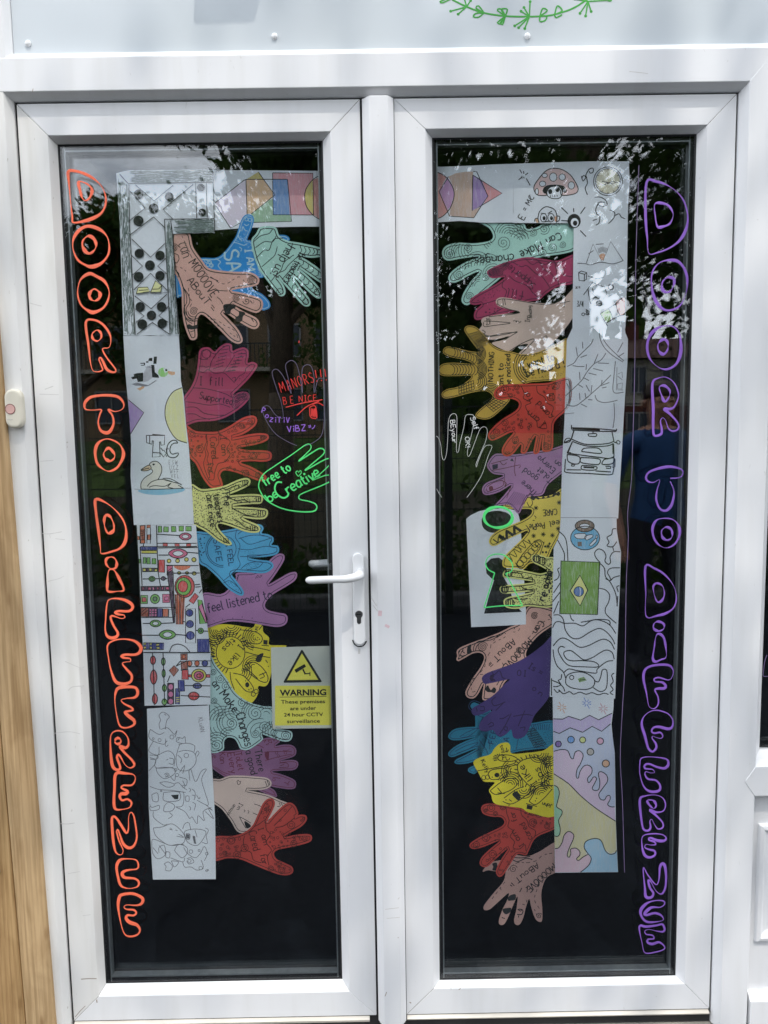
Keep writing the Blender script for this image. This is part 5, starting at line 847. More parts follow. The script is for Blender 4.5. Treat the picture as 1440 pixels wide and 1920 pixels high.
# dominoes
o, p, a = sheet(P('A', '530,290 640,266 1342,262 1350,540 1364,792 1008,803 1030,1200 1062,1660 592,1660 560,700'), -1, 'white corner sheet drawn with black dots, crosses and grey wood grain')
grain(a, 'A', '538,320 632,390 640,690 690,1655 602,1655 562,700', 1, 480); grain(a, 'A', '640,270 1340,266 1345,368 640,374', 0, 260); grain(a, 'A', '1010,682 1352,678 1360,790 1008,800', 0, 170); grain(a, 'A', '940,682 990,690 1002,800 1056,1652 985,1650', 1, 230)
for x, y, r in ((720, 467, 40), (978, 490, 38), (846, 587, 41), (718, 692, 43), (1246, 412, 33), (1257, 622, 32), (725, 968, 40), (900, 985, 40), (815, 1068, 42), (720, 1165, 42), (900, 1155, 40), (733, 1418, 40), (912, 1418, 40), (828, 1490, 40), (750, 1565, 42), (918, 1558, 40)): a.dot(M_BLK, *P('A', '%d,%d' % (x, y))[0], r / 4.5, n=18, name='black_spot')
many(a, 'A', I, 1.5, '635,378 1345,368|637,385 642,690 692,1655|690,388 850,525 1010,393|638,435 775,585 645,690|1180,385 925,597 1005,675|650,810 845,660 940,750|660,845 820,1000 940,885|660,985 752,1075 670,1150|950,1010 880,1075 955,1140|680,1275 820,1135 960,1280|685,1325 825,1435 960,1310|690,1435 765,1495 697,1550|970,1415 890,1495 970,1550|705,1650 835,1550 980,1650|1200,375 1210,670|1290,370 1298,665|935,680 1355,675|937,680 985,1650|990,690 1005,800 1055,1650|560,300 632,380|1345,270 1362,790', False, False)
many(a, 'A', M_FAINT, 1.0, '700,1312 960,1297', False, False)
YW = pencil(206, 192, 128)
for s in ('700,1308 715,1255 795,1252 815,1290', '820,1297 862,1198 915,1240 905,1295'): a.fill(YW, P('A', s))
many(a, 'A', I, 1.4, '700,1308 715,1255 795,1252 815,1290 700,1308|820,1297 862,1198 915,1240 905,1295 820,1297|720,1280 800,1275|835,1270 890,1268 915,1240', False, False); fin(o, a)
# overlapping shapes, left
o, p, a = sheet(P('B', '340,85 860,88 1300,92 1325,92 1325,562 1100,562 700,570 500,582 375,592 350,330'), 4, 'white sheet with overlapping lilac, orange, blue, pink and green shapes, top of the left door')
for c, s in (((186, 176, 194), '372,365 620,170 640,165 640,460 505,575 385,390'), ((158, 156, 84), '640,162 740,100 785,165'), ((190, 152, 116), '640,165 780,165 880,295 830,340 690,450 640,455'), ((120, 164, 136), '680,455 830,340 860,330 862,462 1008,465 1020,518 690,525'), ((84, 128, 178), '860,165 985,165 1005,460 865,462'), ((172, 128, 138), '860,110 1200,112 1205,464 1006,462 986,165 860,163'), ((170, 170, 86), '1200,165 1150,230 1130,310 1150,400 1205,462'), ((164, 122, 118), '1203,165 1325,118 1325,525 1250,495 1206,462')): a.fill(pencil(*c), P('B', s))
many(a, 'B', I, 1.5, '370,365 620,170 645,163|385,390 505,575 590,530|635,165 645,460|640,163 985,163|740,100 785,165 880,295 680,455|860,110 865,462 1205,464|860,108 1200,112 1205,464|985,163 1020,518 700,527', False, False)
many(a, 'B', I, 1.5, '1325,116 1220,150 1150,230 1130,310 1150,400 1220,480 1325,528'); fin(o, a)
# duck strip
o, p, a = sheet(P('C', '160,50 300,44 420,52 560,42 695,40 708,240 715,480 742,620 765,900 790,1100 805,1300 820,1500 842,1870 560,1872 262,1874 245,1600 230,1400 236,1100 222,860 200,620 180,400'), 0, 'white strip with a pixel goose, a swimming duck and the letters TWC, left door')
for s in ('455,250 485,250 480,320 450,320', '430,330 460,330 465,400 500,430 505,455 430,450', '410,265 440,262 440,295 400,290', '380,295 405,295 400,310 380,308', '290,410 352,405 355,490 300,495 290,460 250,470 235,450 265,440 260,420', '325,312 370,308 370,335 330,340 330,333 360,328 360,318 325,320', '395,428 410,428 410,440 395,440'): a.fill(M_BLK, P('C', s))
GRN, ORG = pencil(112, 180, 92), pencil(212, 140, 96)
a.dot(GRN, *P('C', '543,402')[0], 9.4, 8.8, 16); a.fill(M_WHITE, P('C', '545,365 585,362 585,400 560,405')); a.dot(M_BLK, *P('C', '574,380')[0], 2.0, 2.4); a.fill(ORG, P('C', '588,388 660,398 655,425 625,430 592,412')); a.fill(ORG, P('C', '290,560 360,530 365,550 320,578'))
a.fill(M_FAINT, P('C', '240,515 290,500 400,525 460,485 490,470 440,505 400,535 280,530')); a.fill(mat('pale grey felt pen', (.55, .56, .58), .8, .15, 60), P('C', '355,415 385,350 430,330 440,455 400,485 350,500')); many(a, 'C', M_FAINT, 1.0, '390,340 420,350|370,350 430,355|330,535 400,530 480,480')
yel, pur = pencil(196, 196, 130), pencil(138, 122, 180)
ys = '726,550 640,590 582,680 562,780 575,880 620,980 680,1050 775,1083 768,900 745,640'; a.fill(yel, smooth(P('C', '726,550 640,590 582,680 562,780 575,880 620,980 680,1050 775,1083'), False)); many(a, 'C', I, 1.6, '726,550 640,590 582,680 562,780 575,880 620,980 680,1050 775,1083')
a.fill(pur, P('C', '208,665 358,790 230,1000')); many(a, 'C', I, 1.4, '208,665 358,790 228,1000', False, False)
many(a, 'C', I, 1.7, '382,1010 560,1010 555,1100 525,1105 520,1070 510,1070 515,1215 440,1220 450,1060 440,1060 435,1095 385,1080 382,1010|415,1010 415,1085|440,1175 520,1180|440,1000 560,1010|520,1130 545,1160 550,1150 575,1190 575,1140 600,1140|520,1180 550,1220 565,1190 580,1215', False, False)
many(a, 'C', I, 1.9, '685,1085 670,1060 630,1060 590,1100 580,1170 600,1215 650,1225 685,1205 690,1180 660,1185 630,1190 610,1160 620,1110 650,1085 685,1085')
a.text(M_FAINT, 600, 1290, 0, 42, 'ESW', 1, 'C', sp=1.6); a.text(M_FAINT, 605, 1340, 0, 42, 'UYZ', 1, 'C', sp=1.5); a.text(M_FAINT, 610, 1378, 0, 40, 'WFF', 1, 'C', sp=1.4); a.text(M_FAINT, 620, 1420, 0, 36, 'XEL', 1, 'C', sp=1.4)
dk = smooth(P('C', '330,1528 332,1470 365,1420 425,1380 445,1355 420,1325 408,1295 430,1268 480,1260 522,1295 532,1350 510,1410 490,1440 560,1430 640,1455 700,1490 742,1520 640,1522 480,1528'), True)
a.fill(pencil(186, 184, 176), dk); a.fill(pencil(196, 158, 128), P('C', '330,1340 408,1296 428,1330 380,1352 335,1352')); a.fill(pencil(96, 160, 190), smooth(P('C', '305,1538 500,1532 742,1522 735,1550 620,1575 500,1585 360,1572'), True))
many(a, 'C', I, 1.5, '332,1528 332,1470 365,1420 425,1380 445,1355 430,1335|408,1295 430,1268 480,1260 522,1295 532,1350 510,1410 490,1440|390,1502 430,1460 490,1438 560,1435 640,1460 560,1440 720,1480|540,1425 600,1425 660,1450 725,1490|742,1520 690,1490|410,1510 460,1495 560,1500 620,1470 590,1505 640,1520|330,1340 408,1296 428,1330 380,1352 330,1345 410,1325'); many(a, 'C', I, 1.5, '332,1528 480,1530 742,1520', False, False); a.dot(M_BLK, *P('C', '453,1290')[0], 2.3, 1.8); many(a, 'C', M_FAINT, .8, '270,1528 330,1530|740,1520 815,1518'); fin(o, a)
# pattern sheets
COL = dict(o=(190, 92, 50), b=(44, 56, 128), g=(92, 158, 64), y=(206, 178, 52), r=(176, 52, 52), p=(170, 70, 112), n=(128, 70, 48), k=(60, 44, 70), d=(70, 110, 80), w=None, m=(196, 92, 140))
CM = {k: (pencil(*v) if v else M_WHITE) for k, v in COL.items()}
def rects(a, z, s, w=1.5):
    for q in s.split('|'):
        c, r = q[0], [float(t) for t in q[1:].split(',')]
        pl = P(z, '%g,%g %g,%g %g,%g %g,%g' % ((r[0], r[1], r[2], r[1], r[2], r[3], r[0], r[3]) if len(r) == 4 else tuple(r)))
        pl = [(x + random.uniform(-.5, .5), y + random.uniform(-.5, .5)) for x, y in pl]
        a.fill(CM[c], pl); a.line(I, pl, w, True, False)
def eye(a, z, x, y, rx, ry, c, c2=None, stem=None, vert=False):
    X, Y = P(z, '%g,%g' % (x, y))[0]; k = ZM[z][2]; rx /= k; ry /= k; n = 18
    f = lambda s_: [(X + s_ * rx * math.cos(t), Y + s_ * ry * (math.sin(t) * abs(math.sin(t)) ** .3)) if not vert else (X + s_ * rx * (math.sin(t) * abs(math.sin(t)) ** .3), Y + s_ * ry * math.cos(t)) for t in [2 * math.pi * i / n for i in range(n)]]
    a.fill(CM[c], f(1)); a.line(I, f(1), 1.7, True, False)
    if c2: a.fill(CM[c2], f(.55)); a.line(I, f(.55), 1.2, True, False)
def blob(a, z, x, y, r, c, ry=None, w=1.5):
    X, Y = P(z, '%g,%g' % (x, y))[0]; k = ZM[z][2]; a.dot(CM[c], X, Y, r / k, (ry or r) / k, 16, 'colouring'); a.ring(I, X, Y, r / k, w, (ry or r) / k, 16)
o, p, a = sheet(P('E', '180,122 460,124 745,122 775,500 810,780 850,1050 884,1338 560,1336 246,1338 225,1000 207,500'), -1, 'white sheet packed with small bright beads, boxes and circles, left door below the duck')
rects(a, 'E', 'n215,125,262,300|o218,130,258,170|o220,262,262,298|w280,150,312,300|o278,125,312,150|o285,215,318,265|o188,230,208,262|b220,330,380,362|y228,365,372,392|g245,432,272,488|g280,432,312,492|g328,440,366,495|g205,445,225,485|k236,532,390,565|y244,535,272,560|y300,535,326,560|y352,540,380,562|g385,135,420,192|g440,140,484,190|g512,138,556,188|g586,135,628,182|g648,135,700,178|w380,295,752,328|r432,292,474,324|r545,297,588,326|r655,300,695,326|r392,455,450,572|p470,512,522,595|k480,595,530,660|k222,705,515,748|p236,712,250,740|p290,712,318,740|m330,712,350,738|p374,712,390,735|p420,712,436,735|p462,712,490,735|g222,790,288,870|r236,812,272,850|p430,782,498,858|m448,805,482,835|w222,905,545,998|n225,908,295,992|k295,908,380,992|b380,915,428,994|o430,920,482,990|w485,925,540,998|w645,915,740,1240|b246,1240,440,1302|y250,1242,270,1260|y250,1275,272,1295|y305,1244,326,1262|y308,1275,328,1296|y368,1248,396,1268|y372,1280,400,1298|b758,1205,868,1330|g765,830,800,835,850,1055,780,1060|m770,900,800,870,850,1020,840,1055|r680,845,735,770,772,800,722,870|k470,560,530,560,545,1050,530,1050')
for x in (305, 330, 355):
    for y in (922, 945, 970): a.fill(CM['m'], P('E', '%d,%d %d,%d %d,%d %d,%d' % (x, y, x + 15, y, x + 15, y + 14, x, y + 14)))
for k in range(5): a.line(CM['o'] if k % 2 else CM['n'], P('E', '%d,780 %d,1065' % (555 + k * 20, 565 + k * 14)), 2.6, sm=False, name='colouring'); a.line(I, P('E', '%d,780 %d,1065' % (546 + k * 20, 558 + k * 14)), 1.3, sm=False)
for x, y, rx, ry, c, c2 in ((645, 232, 58, 34, 'p', 'w'), (575, 393, 90, 45, 'p', 'w'), (328, 634, 30, 24, 'g', 'd'), (436, 630, 22, 18, 'k', None), (362, 1056, 54, 32, 'g', 'w'), (475, 1162, 78, 44, 'g', 'w'), (585, 578, 16, 13, 'y', None), (660, 578, 16, 12, 'y', None), (728, 582, 20, 16, 'y', None)): eye(a, 'E', x, y, rx, ry, c, c2)
for x, y, r, c in ((490, 464, 18, 'y'), (571, 462, 18, 'y'), (655, 450, 18, 'y'), (726, 452, 20, 'y'), (357, 824, 44, 'g'), (357, 824, 20, 'd'), (684, 956, 33, 'b'), (688, 1062, 34, 'b'), (692, 1170, 38, 'b'), (790, 1126, 26, 'g'), (790, 1126, 11, 'd')): blob(a, 'E', x, y, r, c)
blob(a, 'E', 638, 705, 94, 'r', 106); blob(a, 'E', 628, 706, 72, 'g', 86); blob(a, 'E', 622, 706, 46, 'r', 54, 1.2)
a.fill(CM['o'], smooth(P('E', '540,512 690,512 665,540 610,552 565,540'), True))
many(a, 'E', I, 1.8, '370,125 385,560 410,710|250,300 245,330|215,330 235,700|370,210 590,222|460,505 770,508|385,340 760,335|390,408 485,408|665,382 765,390|530,580 780,578|240,635 300,634|358,632 415,632|455,630 475,632|735,690 785,685|740,712 790,708|690,870 645,905|775,770 800,735|240,1056 310,1056|415,1056 540,1050|235,1168 400,1168|552,1160 645,1168|740,1122 765,1124|815,1128 860,1130|246,1330 880,1332|620,1040 640,1040|525,750 545,920|180,125 200,500 218,900', False, False)
many(a, 'E', I, 1.7, '495,1325 520,1270 575,1252 640,1275 688,1328')
many(a, 'E', M_BLK, 1.2, '225,185 255,180|225,205 258,195|225,225 258,215|230,980 290,930|230,950 270,915|475,560 520,530|475,585 520,550', False, False); fin(o, a)
o, p, a = sheet(P('E', '246,1336 884,1336 882,1826 560,1832 258,1836'), 0, 'white sheet with red and green leaf strings, rings and navy boxes, left door')
rects(a, 'E', 'n600,1345,664,1400|o615,1355,645,1388|n605,1415,668,1490|r612,1495,672,1585|w665,1410,882,1468|b575,1596,635,1700|b550,1672,592,1820|k478,1622,536,1822|w478,1622,536,1624|n490,1500,540,1455,582,1500,535,1560|r672,1540,705,1565|r845,1540,880,1568')
for y in (1658, 1728, 1795): blob(a, 'E', 506, y, 26, 'm', 30)
for y in (1760, 1780, 1800): a.line(CM['y'], P('E', '556,%d 588,%d' % (y, y - 3)), 1.6, sm=False, name='colouring')
for x, y, rx, ry, c in ((338, 1405, 25, 42, 'r'), (344, 1565, 32, 70, 'r'), (356, 1772, 25, 50, 'r'), (436, 1418, 18, 38, 'g'), (439, 1530, 16, 40, 'g'), (446, 1668, 20, 34, 'g'), (446, 1800, 24, 30, 'g')): eye(a, 'E', x, y, rx, ry, c, None, None, True)
eye(a, 'E', 758, 1648, 42, 26, 'b'); eye(a, 'E', 724, 1744, 52, 38, 'r')
for x, y, r, c, ry in ((686, 1436, 22, 'o', 26), (755, 1434, 22, 'o', 26), (830, 1434, 28, 'b', 28), (772, 1550, 70, 'y', 62), (772, 1550, 46, 'p', 40), (774, 1552, 22, 'r', 18)): blob(a, 'E', x, y, r, c, ry)
many(a, 'E', I, 1.8, '333,1335 345,1570 350,1830|433,1335 440,1530 448,1800|660,1410 560,1460|600,1410 555,1462|500,1550 475,1612|640,1645 880,1648|600,1740 880,1754|600,1500 670,1490', False, False); fin(o, a)
# pencil doodles
o, p, a = sheet(P('G', '132,150 420,130 735,118 752,500 775,850 795,1200 800,1500 802,1808 500,1810 190,1812 165,1400 150,1100 142,500'), 1, 'white sheet crowded with thin pencil doodles, lowest sheet on the left door')
many(a, 'G', M_PEN, 1.1, '260,350 250,300 265,260 250,215 290,182 350,225 325,265 310,350|300,200 320,215|270,350 330,335 370,370 400,400 425,360 405,430|165,350 150,420 195,465 300,495 315,440|165,350 250,400 300,380|195,465 150,560 240,600 250,520|240,600 340,560 400,610 395,710|240,600 215,720 390,720|160,600 240,610 225,640 160,625|165,640 215,650 210,690 150,755|440,500 520,485 595,510 590,570|450,500 430,560 415,640 440,740 530,750 600,690 610,620 580,570 500,555 440,570|600,600 625,560 640,580 620,615|480,440 430,430 420,470 480,490|480,440 500,420 510,480|220,730 300,720 390,730 410,760 380,800 300,830 240,780 220,730|300,790 330,775 350,800 310,815|360,810 400,850 410,800|430,600 470,640 460,680|450,770 500,700 480,780|445,815 520,840 510,900 480,850|540,760 560,740 605,860 660,760 710,740 665,830 690,940 725,1050 720,1090 620,1040|540,760 550,850|255,870 320,860 400,885 370,910 320,910 255,870|160,905 250,935 380,945 510,965|400,880 440,870 480,910 520,940|180,985 235,970 240,1050 190,1045 180,985|295,965 440,960 445,1040 300,1045 295,965|440,960 490,970 480,1090 410,1105|160,1080 180,1110 250,1090 245,1130 170,1140 160,1100|195,1150 200,1210 290,1280 330,1270|300,1100 340,1060 400,1090 380,1140 300,1150 300,1100|420,1110 500,1150 550,1220 570,1200 620,1270 630,1190 690,1240 680,1150 760,1110|340,1220 380,1190 350,1160|195,1310 280,1300 370,1270 440,1310 500,1390 480,1460 360,1480 280,1440 215,1380 195,1310|350,1320 380,1330 360,1310|410,1330 430,1335|420,1390 490,1400 440,1370|480,1320 500,1270 540,1260 560,1330|500,1380 505,1340 600,1320 700,1340 690,1400 620,1480 530,1450 500,1380|515,1365 550,1370 545,1420 515,1415 515,1365|580,1385 610,1460|600,1330 620,1400|700,1310 730,1330 710,1390 720,1460 670,1450|180,1480 190,1420 280,1450 360,1480 420,1470 490,1470|180,1480 190,1560 240,1610 310,1570 300,1480 250,1500 250,1550|320,1540 355,1550 350,1600 315,1590 320,1540|400,1530 440,1470 520,1500 520,1560 470,1600 400,1530|490,1500 530,1560 600,1600 650,1560 690,1490 720,1560 690,1630|360,1600 480,1640 500,1600|370,1630 440,1640 400,1690 370,1630|300,1660 340,1640 380,1680 360,1725 310,1720 320,1690 300,1660|480,1640 500,1690 560,1690 620,1720 680,1700 660,1620|520,1610 560,1600 590,1640 540,1660 520,1630|700,1080 770,1140 730,1120 780,1220 700,1150')
many(a, 'G', M_PEN, 1.1, '330,460 310,490 320,520 340,500|250,1480 310,1560|190,1500 240,1560|430,460 450,430|350,630 390,640 385,690 345,680|320,650 340,640|570,990 600,1000 590,1040|615,990 640,1030 650,1010|540,920 560,940 545,960|570,930 600,960 600,1020|510,1000 540,1000 540,1050 510,1045 510,1000|540,1100 560,1110 550,1140|575,1060 605,1080 590,1140')
for x, y, r in ((255, 455, 15), (375, 425, 20), (195, 440, 9), (515, 605, 22), (410, 745, 14), (425, 795, 16), (325, 800, 10), (270, 950, 8), (655, 1700, 17), (715, 1560, 14), (560, 1540, 18), (545, 1630, 16), (490, 905, 12), (640, 1530, 10)): a.ring(M_PEN, *P('G', '%d,%d' % (x, y))[0], r / 5.189, 1.0)
a.fill(M_BLK, P('G', '365,990 440,985 435,1030 400,1030')); a.fill(M_PEN, P('G', '515,1370 548,1372 545,1415 517,1412')); a.fill(M_PEN, P('G', '575,1385 600,1390 610,1465 590,1460'))
a.text(M_FAINT, 632, 240, 82, 44, 'KLuAN', 1.2, 'G', sp=1.1); a.text(M_PEN, 700, 1722, 70, 30, 'B', 1.2, 'G'); fin(o, a)
# ---- right door
o, p, a = sheet(P('I', '0,303 160,300 420,290 600,280 786,274 790,500 792,802 540,806 300,788 0,806'), 1, 'white sheet with a circle, hexagon and triangle, top of the right door')
for c, s in (((174, 128, 126), '0,345 100,355 180,390 115,525 200,700 120,760 0,770'), ((156, 124, 170), '190,400 235,470 245,560 220,650 190,690 115,525'), ((158, 144, 130), '195,390 240,480 245,570 215,660 205,745 425,758 490,660 410,695 415,380 420,345 350,345 260,360'), ((124, 108, 160), '415,375 500,430 552,565 500,645 410,695'), ((186, 120, 126), '500,425 675,540 510,640 552,565')): a.fill(pencil(*c), P('I', s))
many(a, 'I', I, 1.6, '0,345 70,345 150,375 210,440 245,520 240,600 200,690 130,755 50,772 0,772')
many(a, 'I', I, 1.5, '195,390 112,525 205,745 425,760 490,655 552,565 450,345 420,343|415,375 410,698 510,640 678,540 500,428 415,375', False, False)
many(a, 'I', I, 1.2, '784,280 780,720', False, False); fin(o, a)
o, p, a = sheet(P('J', '108,130 400,120 800,108 1148,108 1155,300 1140,500 1130,1200 1116,1612 880,1614 640,1618 645,1200 652,664 400,664 108,662'), 0, 'white corner sheet sketched with a mushroom, a formula, mountains and a clock')
ms = smooth(P('J', '300,380 295,330 340,260 400,195 460,172 540,180 620,230 680,320 690,370 660,400 580,415 540,410 530,370 500,330 420,330 400,370 410,412 330,412'), True)
a.fill(pencil(176, 156, 156), ms); a.line(I, ms, 1.8, True, False)
a.fill(M_WHITE, smooth(P('J', '405,370 430,330 490,322 535,350 548,400 520,440 450,440 410,410'), True)); a.line(I, smooth(P('J', '405,370 430,330 490,322 535,350 548,400 520,440 450,440 410,410'), True), 1.6, True, False)
a.fill(M_BLK, smooth(P('J', '370,375 400,330 470,318 560,330 590,380 560,390 520,340 440,345 405,400'), True)); a.dot(M_BLK, *P('J', '440,380')[0], 4, 5); a.dot(M_BLK, *P('J', '505,362')[0], 4, 5)
for x, y, rx, ry in ((372, 310, 6, 5), (467, 250, 7, 8), (548, 250, 6, 6), (630, 325, 6, 7), (320, 380, 3, 6), (390, 235, 5, 4)): q = P('J', '%d,%d' % (x, y))[0]; a.dot(M_WHITE, q[0], q[1], rx, ry, 12, 'colouring'); a.ring(I, q[0], q[1], rx, 1.3, ry)
many(a, 'J', I, 1.4, '460,410 465,425|480,412 482,428|440,415 445,428|500,410 505,425')
a.text(I, 205, 640, -63, 62, 'E', 2.1, 'J', sp=1.3); a.text(I, 225, 560, -60, 50, '= MC', 2, 'J', sp=1.1); a.text(I, 262, 455, -35, 34, '2', 1.7, 'J')
many(a, 'J', I, 1.8, '165,182 185,215|200,195 203,220|155,275 185,250|185,240 188,262|215,232 240,212|200,245 205,262|225,262 260,325', False, False)
many(a, 'J', I, 1.8, '720,240 735,285 760,250 740,235 722,262|760,230 775,300 755,350 775,410|760,230 790,180 825,170 825,205 800,215 792,195'); many(a, 'J', I, 1.8, '840,432 890,430 940,460 950,500 910,515 870,495 885,475 930,478|870,490 850,540 860,585 885,600 880,660 850,682|975,545 1020,570 1010,620 965,668|1025,595 1060,580 1080,610 1115,625|820,640 860,630')
q = P('J', '960,287')[0]; a.dot(pencil(186, 182, 158), q[0], q[1], 22, 23, 20, 'colouring'); a.ring(I, q[0], q[1], 27, 1.6, 27, 26); a.ring(I, q[0], q[1], 23.5, 1.1, 23.5, 26)
for k in range(12): t = k * math.pi / 6; a.line(I, [(q[0] + 20 * math.cos(t), q[1] + 20 * math.sin(t)), (q[0] + 23 * math.cos(t), q[1] + 23 * math.sin(t))], 1.3, sm=False)
many(a, 'J', I, 1.4, '910,325 1000,290 1050,300|905,290 1010,310', False, False)
hd_ = '340,660 330,620 345,560 390,520 430,520 480,545 500,600 495,660'; many(a, 'J', I, 1.8, hd_ + '|330,620 305,625 300,650|500,600 525,605 520,640 500,650|355,575 400,580|420,578 455,555|390,650 440,645')
for x, y in ((380, 615), (447, 615)): q = P('J', '%d,%d' % (x, y))[0]; a.ring(I, q[0], q[1], 6, 1.5, 8); a.dot(M_BLK, q[0] + 1, q[1] + 1, 3, 4)
a.fill(pencil(198, 150, 110), P('J', '305,630 328,625 345,660 315,660')); a.fill(pencil(198, 130, 84), P('J', '480,605 505,600 505,650 482,650'))
q = P('J', '655,645')[0]; a.dot(M_BLK, q[0], q[1], 12.5, 13.5, 18, 'black_spot'); a.dot(M_WHITE, q[0] + 1, q[1] + 3, 7.5, 8.5, 14, 'colouring'); a.dot(M_BLK, q[0] + 2, q[1] + 4, 4.2, 5, 12, 'black_spot')
many(a, 'J', I, 2.0, '535,518 600,580|650,530 652,565|755,520 712,580|540,640 600,645|710,730 762,785', False, False)
a.fill(pencil(190, 138, 106), smooth(P('J', '880,960 900,940 925,938 935,960 910,1000'), True)); many(a, 'J', M_PEN, 1.5, '765,1025 825,850 910,1020 985,830 1095,1000|785,940 830,910|850,855 920,850', False, False); many(a, 'J', M_PEN, 1.6, '685,1025 760,1030 800,1040 870,1020 920,1018 1010,1030 1100,1000')
for k in range(9): many(a, 'J', M_PEN, .9, '%d,%d %d,%d' % (880 + 8 * k, 920 - 4 * abs(4 - k) * -1, 870 + 11 * k, 890 - 4 * (4 - abs(4 - k))), False, False)
many(a, 'J', I, 1.6, '695,1110 720,1095 770,1110 765,1170 745,1185 700,1180 695,1110|695,1110 750,1125 770,1110|750,1125 745,1185|740,1310 820,1200 930,1240 950,1300 900,1370 810,1290|780,1260 800,1380 850,1410 905,1375|820,1250 830,1290|850,1230 890,1200|800,1390 840,1330 890,1350|780,1140 860,1165 920,1150', False, False)
q = P('J', '985,1240')[0]; a.ring(I, q[0], q[1], 4.6, 2.6); q = P('J', '880,1385')[0]; a.ring(I, q[0], q[1], 5, 2.4)
a.text(I, 668, 1255, 5, 34, 'x=', 1.5, 'J', sp=1.2); a.text(I, 680, 1415, 2, 52, '3/4', 1.7, 'J'); a.text(I, 725, 1500, -10, 44, 'o&', 1.8, 'J'); many(a, 'J', I, 1.5, '760,1440 790,1460 780,1490 755,1480')
a.fill(pencil(178, 138, 132), smooth(P('J', '1030,1385 1060,1350 1105,1330 1112,1400 1105,1475 1070,1495 1035,1450'), True)); a.fill(pencil(130, 170, 104), P('J', '895,1480 965,1435 985,1480 1000,1510 950,1560'))
many(a, 'J', I, 1.8, '890,1478 1030,1390 1105,1328 1115,1400 1110,1480 1060,1500 1000,1530 940,1565|890,1478 955,1592|965,1435 990,1480 1000,1515 1000,1530|1030,1390 1045,1450 1070,1495'); fin(o, a)
o, p, a = sheet(P('L', '282,84 540,80 806,74 815,130 840,190 835,420 808,800 780,1300 762,1600 742,1985 450,1985 166,1985 182,1400 205,1000 215,600 228,200'), 1, 'long white strip with grey branch lines and a van seen from the front')
many(a, 'L', M_PEN, 1.6, '230,465 300,430 340,370 400,310 470,240 492,190|335,360 320,270|388,285 385,220|365,375 430,350|285,455 340,465 405,465|215,760 300,680 380,600 430,520 500,440 570,400 620,330|500,440 540,340|420,500 425,440|540,430 650,435|490,485 590,510|445,530 525,550|360,600 355,520|390,575 450,605|335,640 390,675|255,685 225,630|220,848 310,860 400,800 470,740 560,660 670,550|455,715 420,650|360,800 355,730|420,780 410,730|440,795 485,800|575,655 580,600|560,660 655,625|580,680 625,670|370,840 430,870|470,740 480,650|555,85 560,180 600,270 680,350 790,420|580,85 590,180 640,260 720,340 800,410|735,325 790,225|740,370 800,330|715,410 700,560 695,720 795,722|700,830 705,960 690,1080|510,750 530,800 590,825 660,820 735,802')
many(a, 'L', M_FAINT, 1.3, '730,470 725,700 790,700|740,540 780,520 785,580|735,640 785,630 780,690 735,690 735,640|735,560 785,600|200,940 300,930', False, False)
many(a, 'L', I, 2.1, '275,1050 275,1095|275,1078 500,1085 730,1105|280,1100 500,1112 720,1115|728,1088 722,1115|300,1105 272,1190|680,1115 700,1220|440,1140 445,1160 520,1165 530,1145 520,1135 440,1140|490,1110 490,1135|272,1190 400,1240 520,1245 640,1235 695,1215|285,1215 400,1255 520,1265 640,1258 695,1235|270,1195 200,1228|700,1222 735,1230|285,1215 232,1330|250,1325 270,1330|695,1235 700,1360 690,1480|375,1315 400,1285 500,1278 555,1290 568,1335 375,1315|230,1330 400,1355 560,1375 650,1385 700,1365|232,1345 350,1365 352,1430 300,1440 240,1410 232,1345|370,1375 550,1390 552,1440 500,1445 370,1425 370,1375|600,1395 700,1380 690,1430 640,1445 580,1440 600,1395|215,1390 210,1480 225,1525 440,1535 660,1548 690,1520 700,1470|275,1445 305,1445 303,1460 275,1460 275,1445|615,1465 670,1465 665,1485 620,1482|378,1455 520,1465 510,1500 380,1495 378,1455|225,1498 370,1500|515,1510 670,1520|710,1390 708,1470', False, True)
many(a, 'L', I, 1.8, '200,1228 215,1195 240,1182 270,1190 255,1218 200,1230|735,1205 760,1215 755,1240 735,1240 720,1222 735,1205'); a.line(M_BLK, P('L', '285,1085 440,1095 560,1100'), 3.0, sm=False); a.line(M_BLK, P('L', '395,1472 505,1478'), 3, sm=False); many(a, 'L', I, 2.6, '690,1240 692,1340|298,1110 275,1185|280,1225 240,1325', False, False); fin(o, a)
o, p, a = sheet(P('N', '215,104 500,106 758,106 760,230 778,340 802,440 790,800 776,1100 758,1500 744,1868 430,1858 108,1850 120,1500 132,1000 140,720 146,400 190,310 206,240'), 0, 'white sheet with a green flag, a blue globe and wavy lines, right door')
a.fill(pencil(96, 142, 60), P('N', '218,528 595,542 572,1050 206,1042')); a.line(I, P('N', '218,528 595,542 572,1050 206,1042'), 2.2, True, False)
a.fill(pencil(200, 188, 110), P('N', '402,668 478,812 402,966 306,818')); a.line(I, P('N', '402,668 478,812 402,966 306,818'), 2.2, True, False)
q = P('N', '390,826')[0]; a.dot(CM['b'] if False else pencil(48, 96, 160), q[0], q[1], 9, 9, 18, 'colouring'); a.ring(I, q[0], q[1], 9.2, 1.3, n=18); a.line(M_WHITE, P('N', '400,785 410,830 400,868'), 1.4, name='colouring')
q = P('N', '452,305')[0]; a.dot(pencil(72, 150, 188), q[0], q[1], 27, 22, 24, 'colouring'); a.ring(I, q[0], q[1], 27.2, 1.6, 22.2, 24); q = P('N', '448,188')[0]; a.dot(pencil(104, 96, 82), q[0], q[1], 18, 11, 20, 'colouring'); a.ring(I, q[0], q[1], 18, 1.6, 11, 20); a.dot(M_WHITE, q[0], q[1], 9.5, 4.5, 14, 'colouring'); a.ring(I, q[0], q[1], 9.6, 1.2, 4.6)
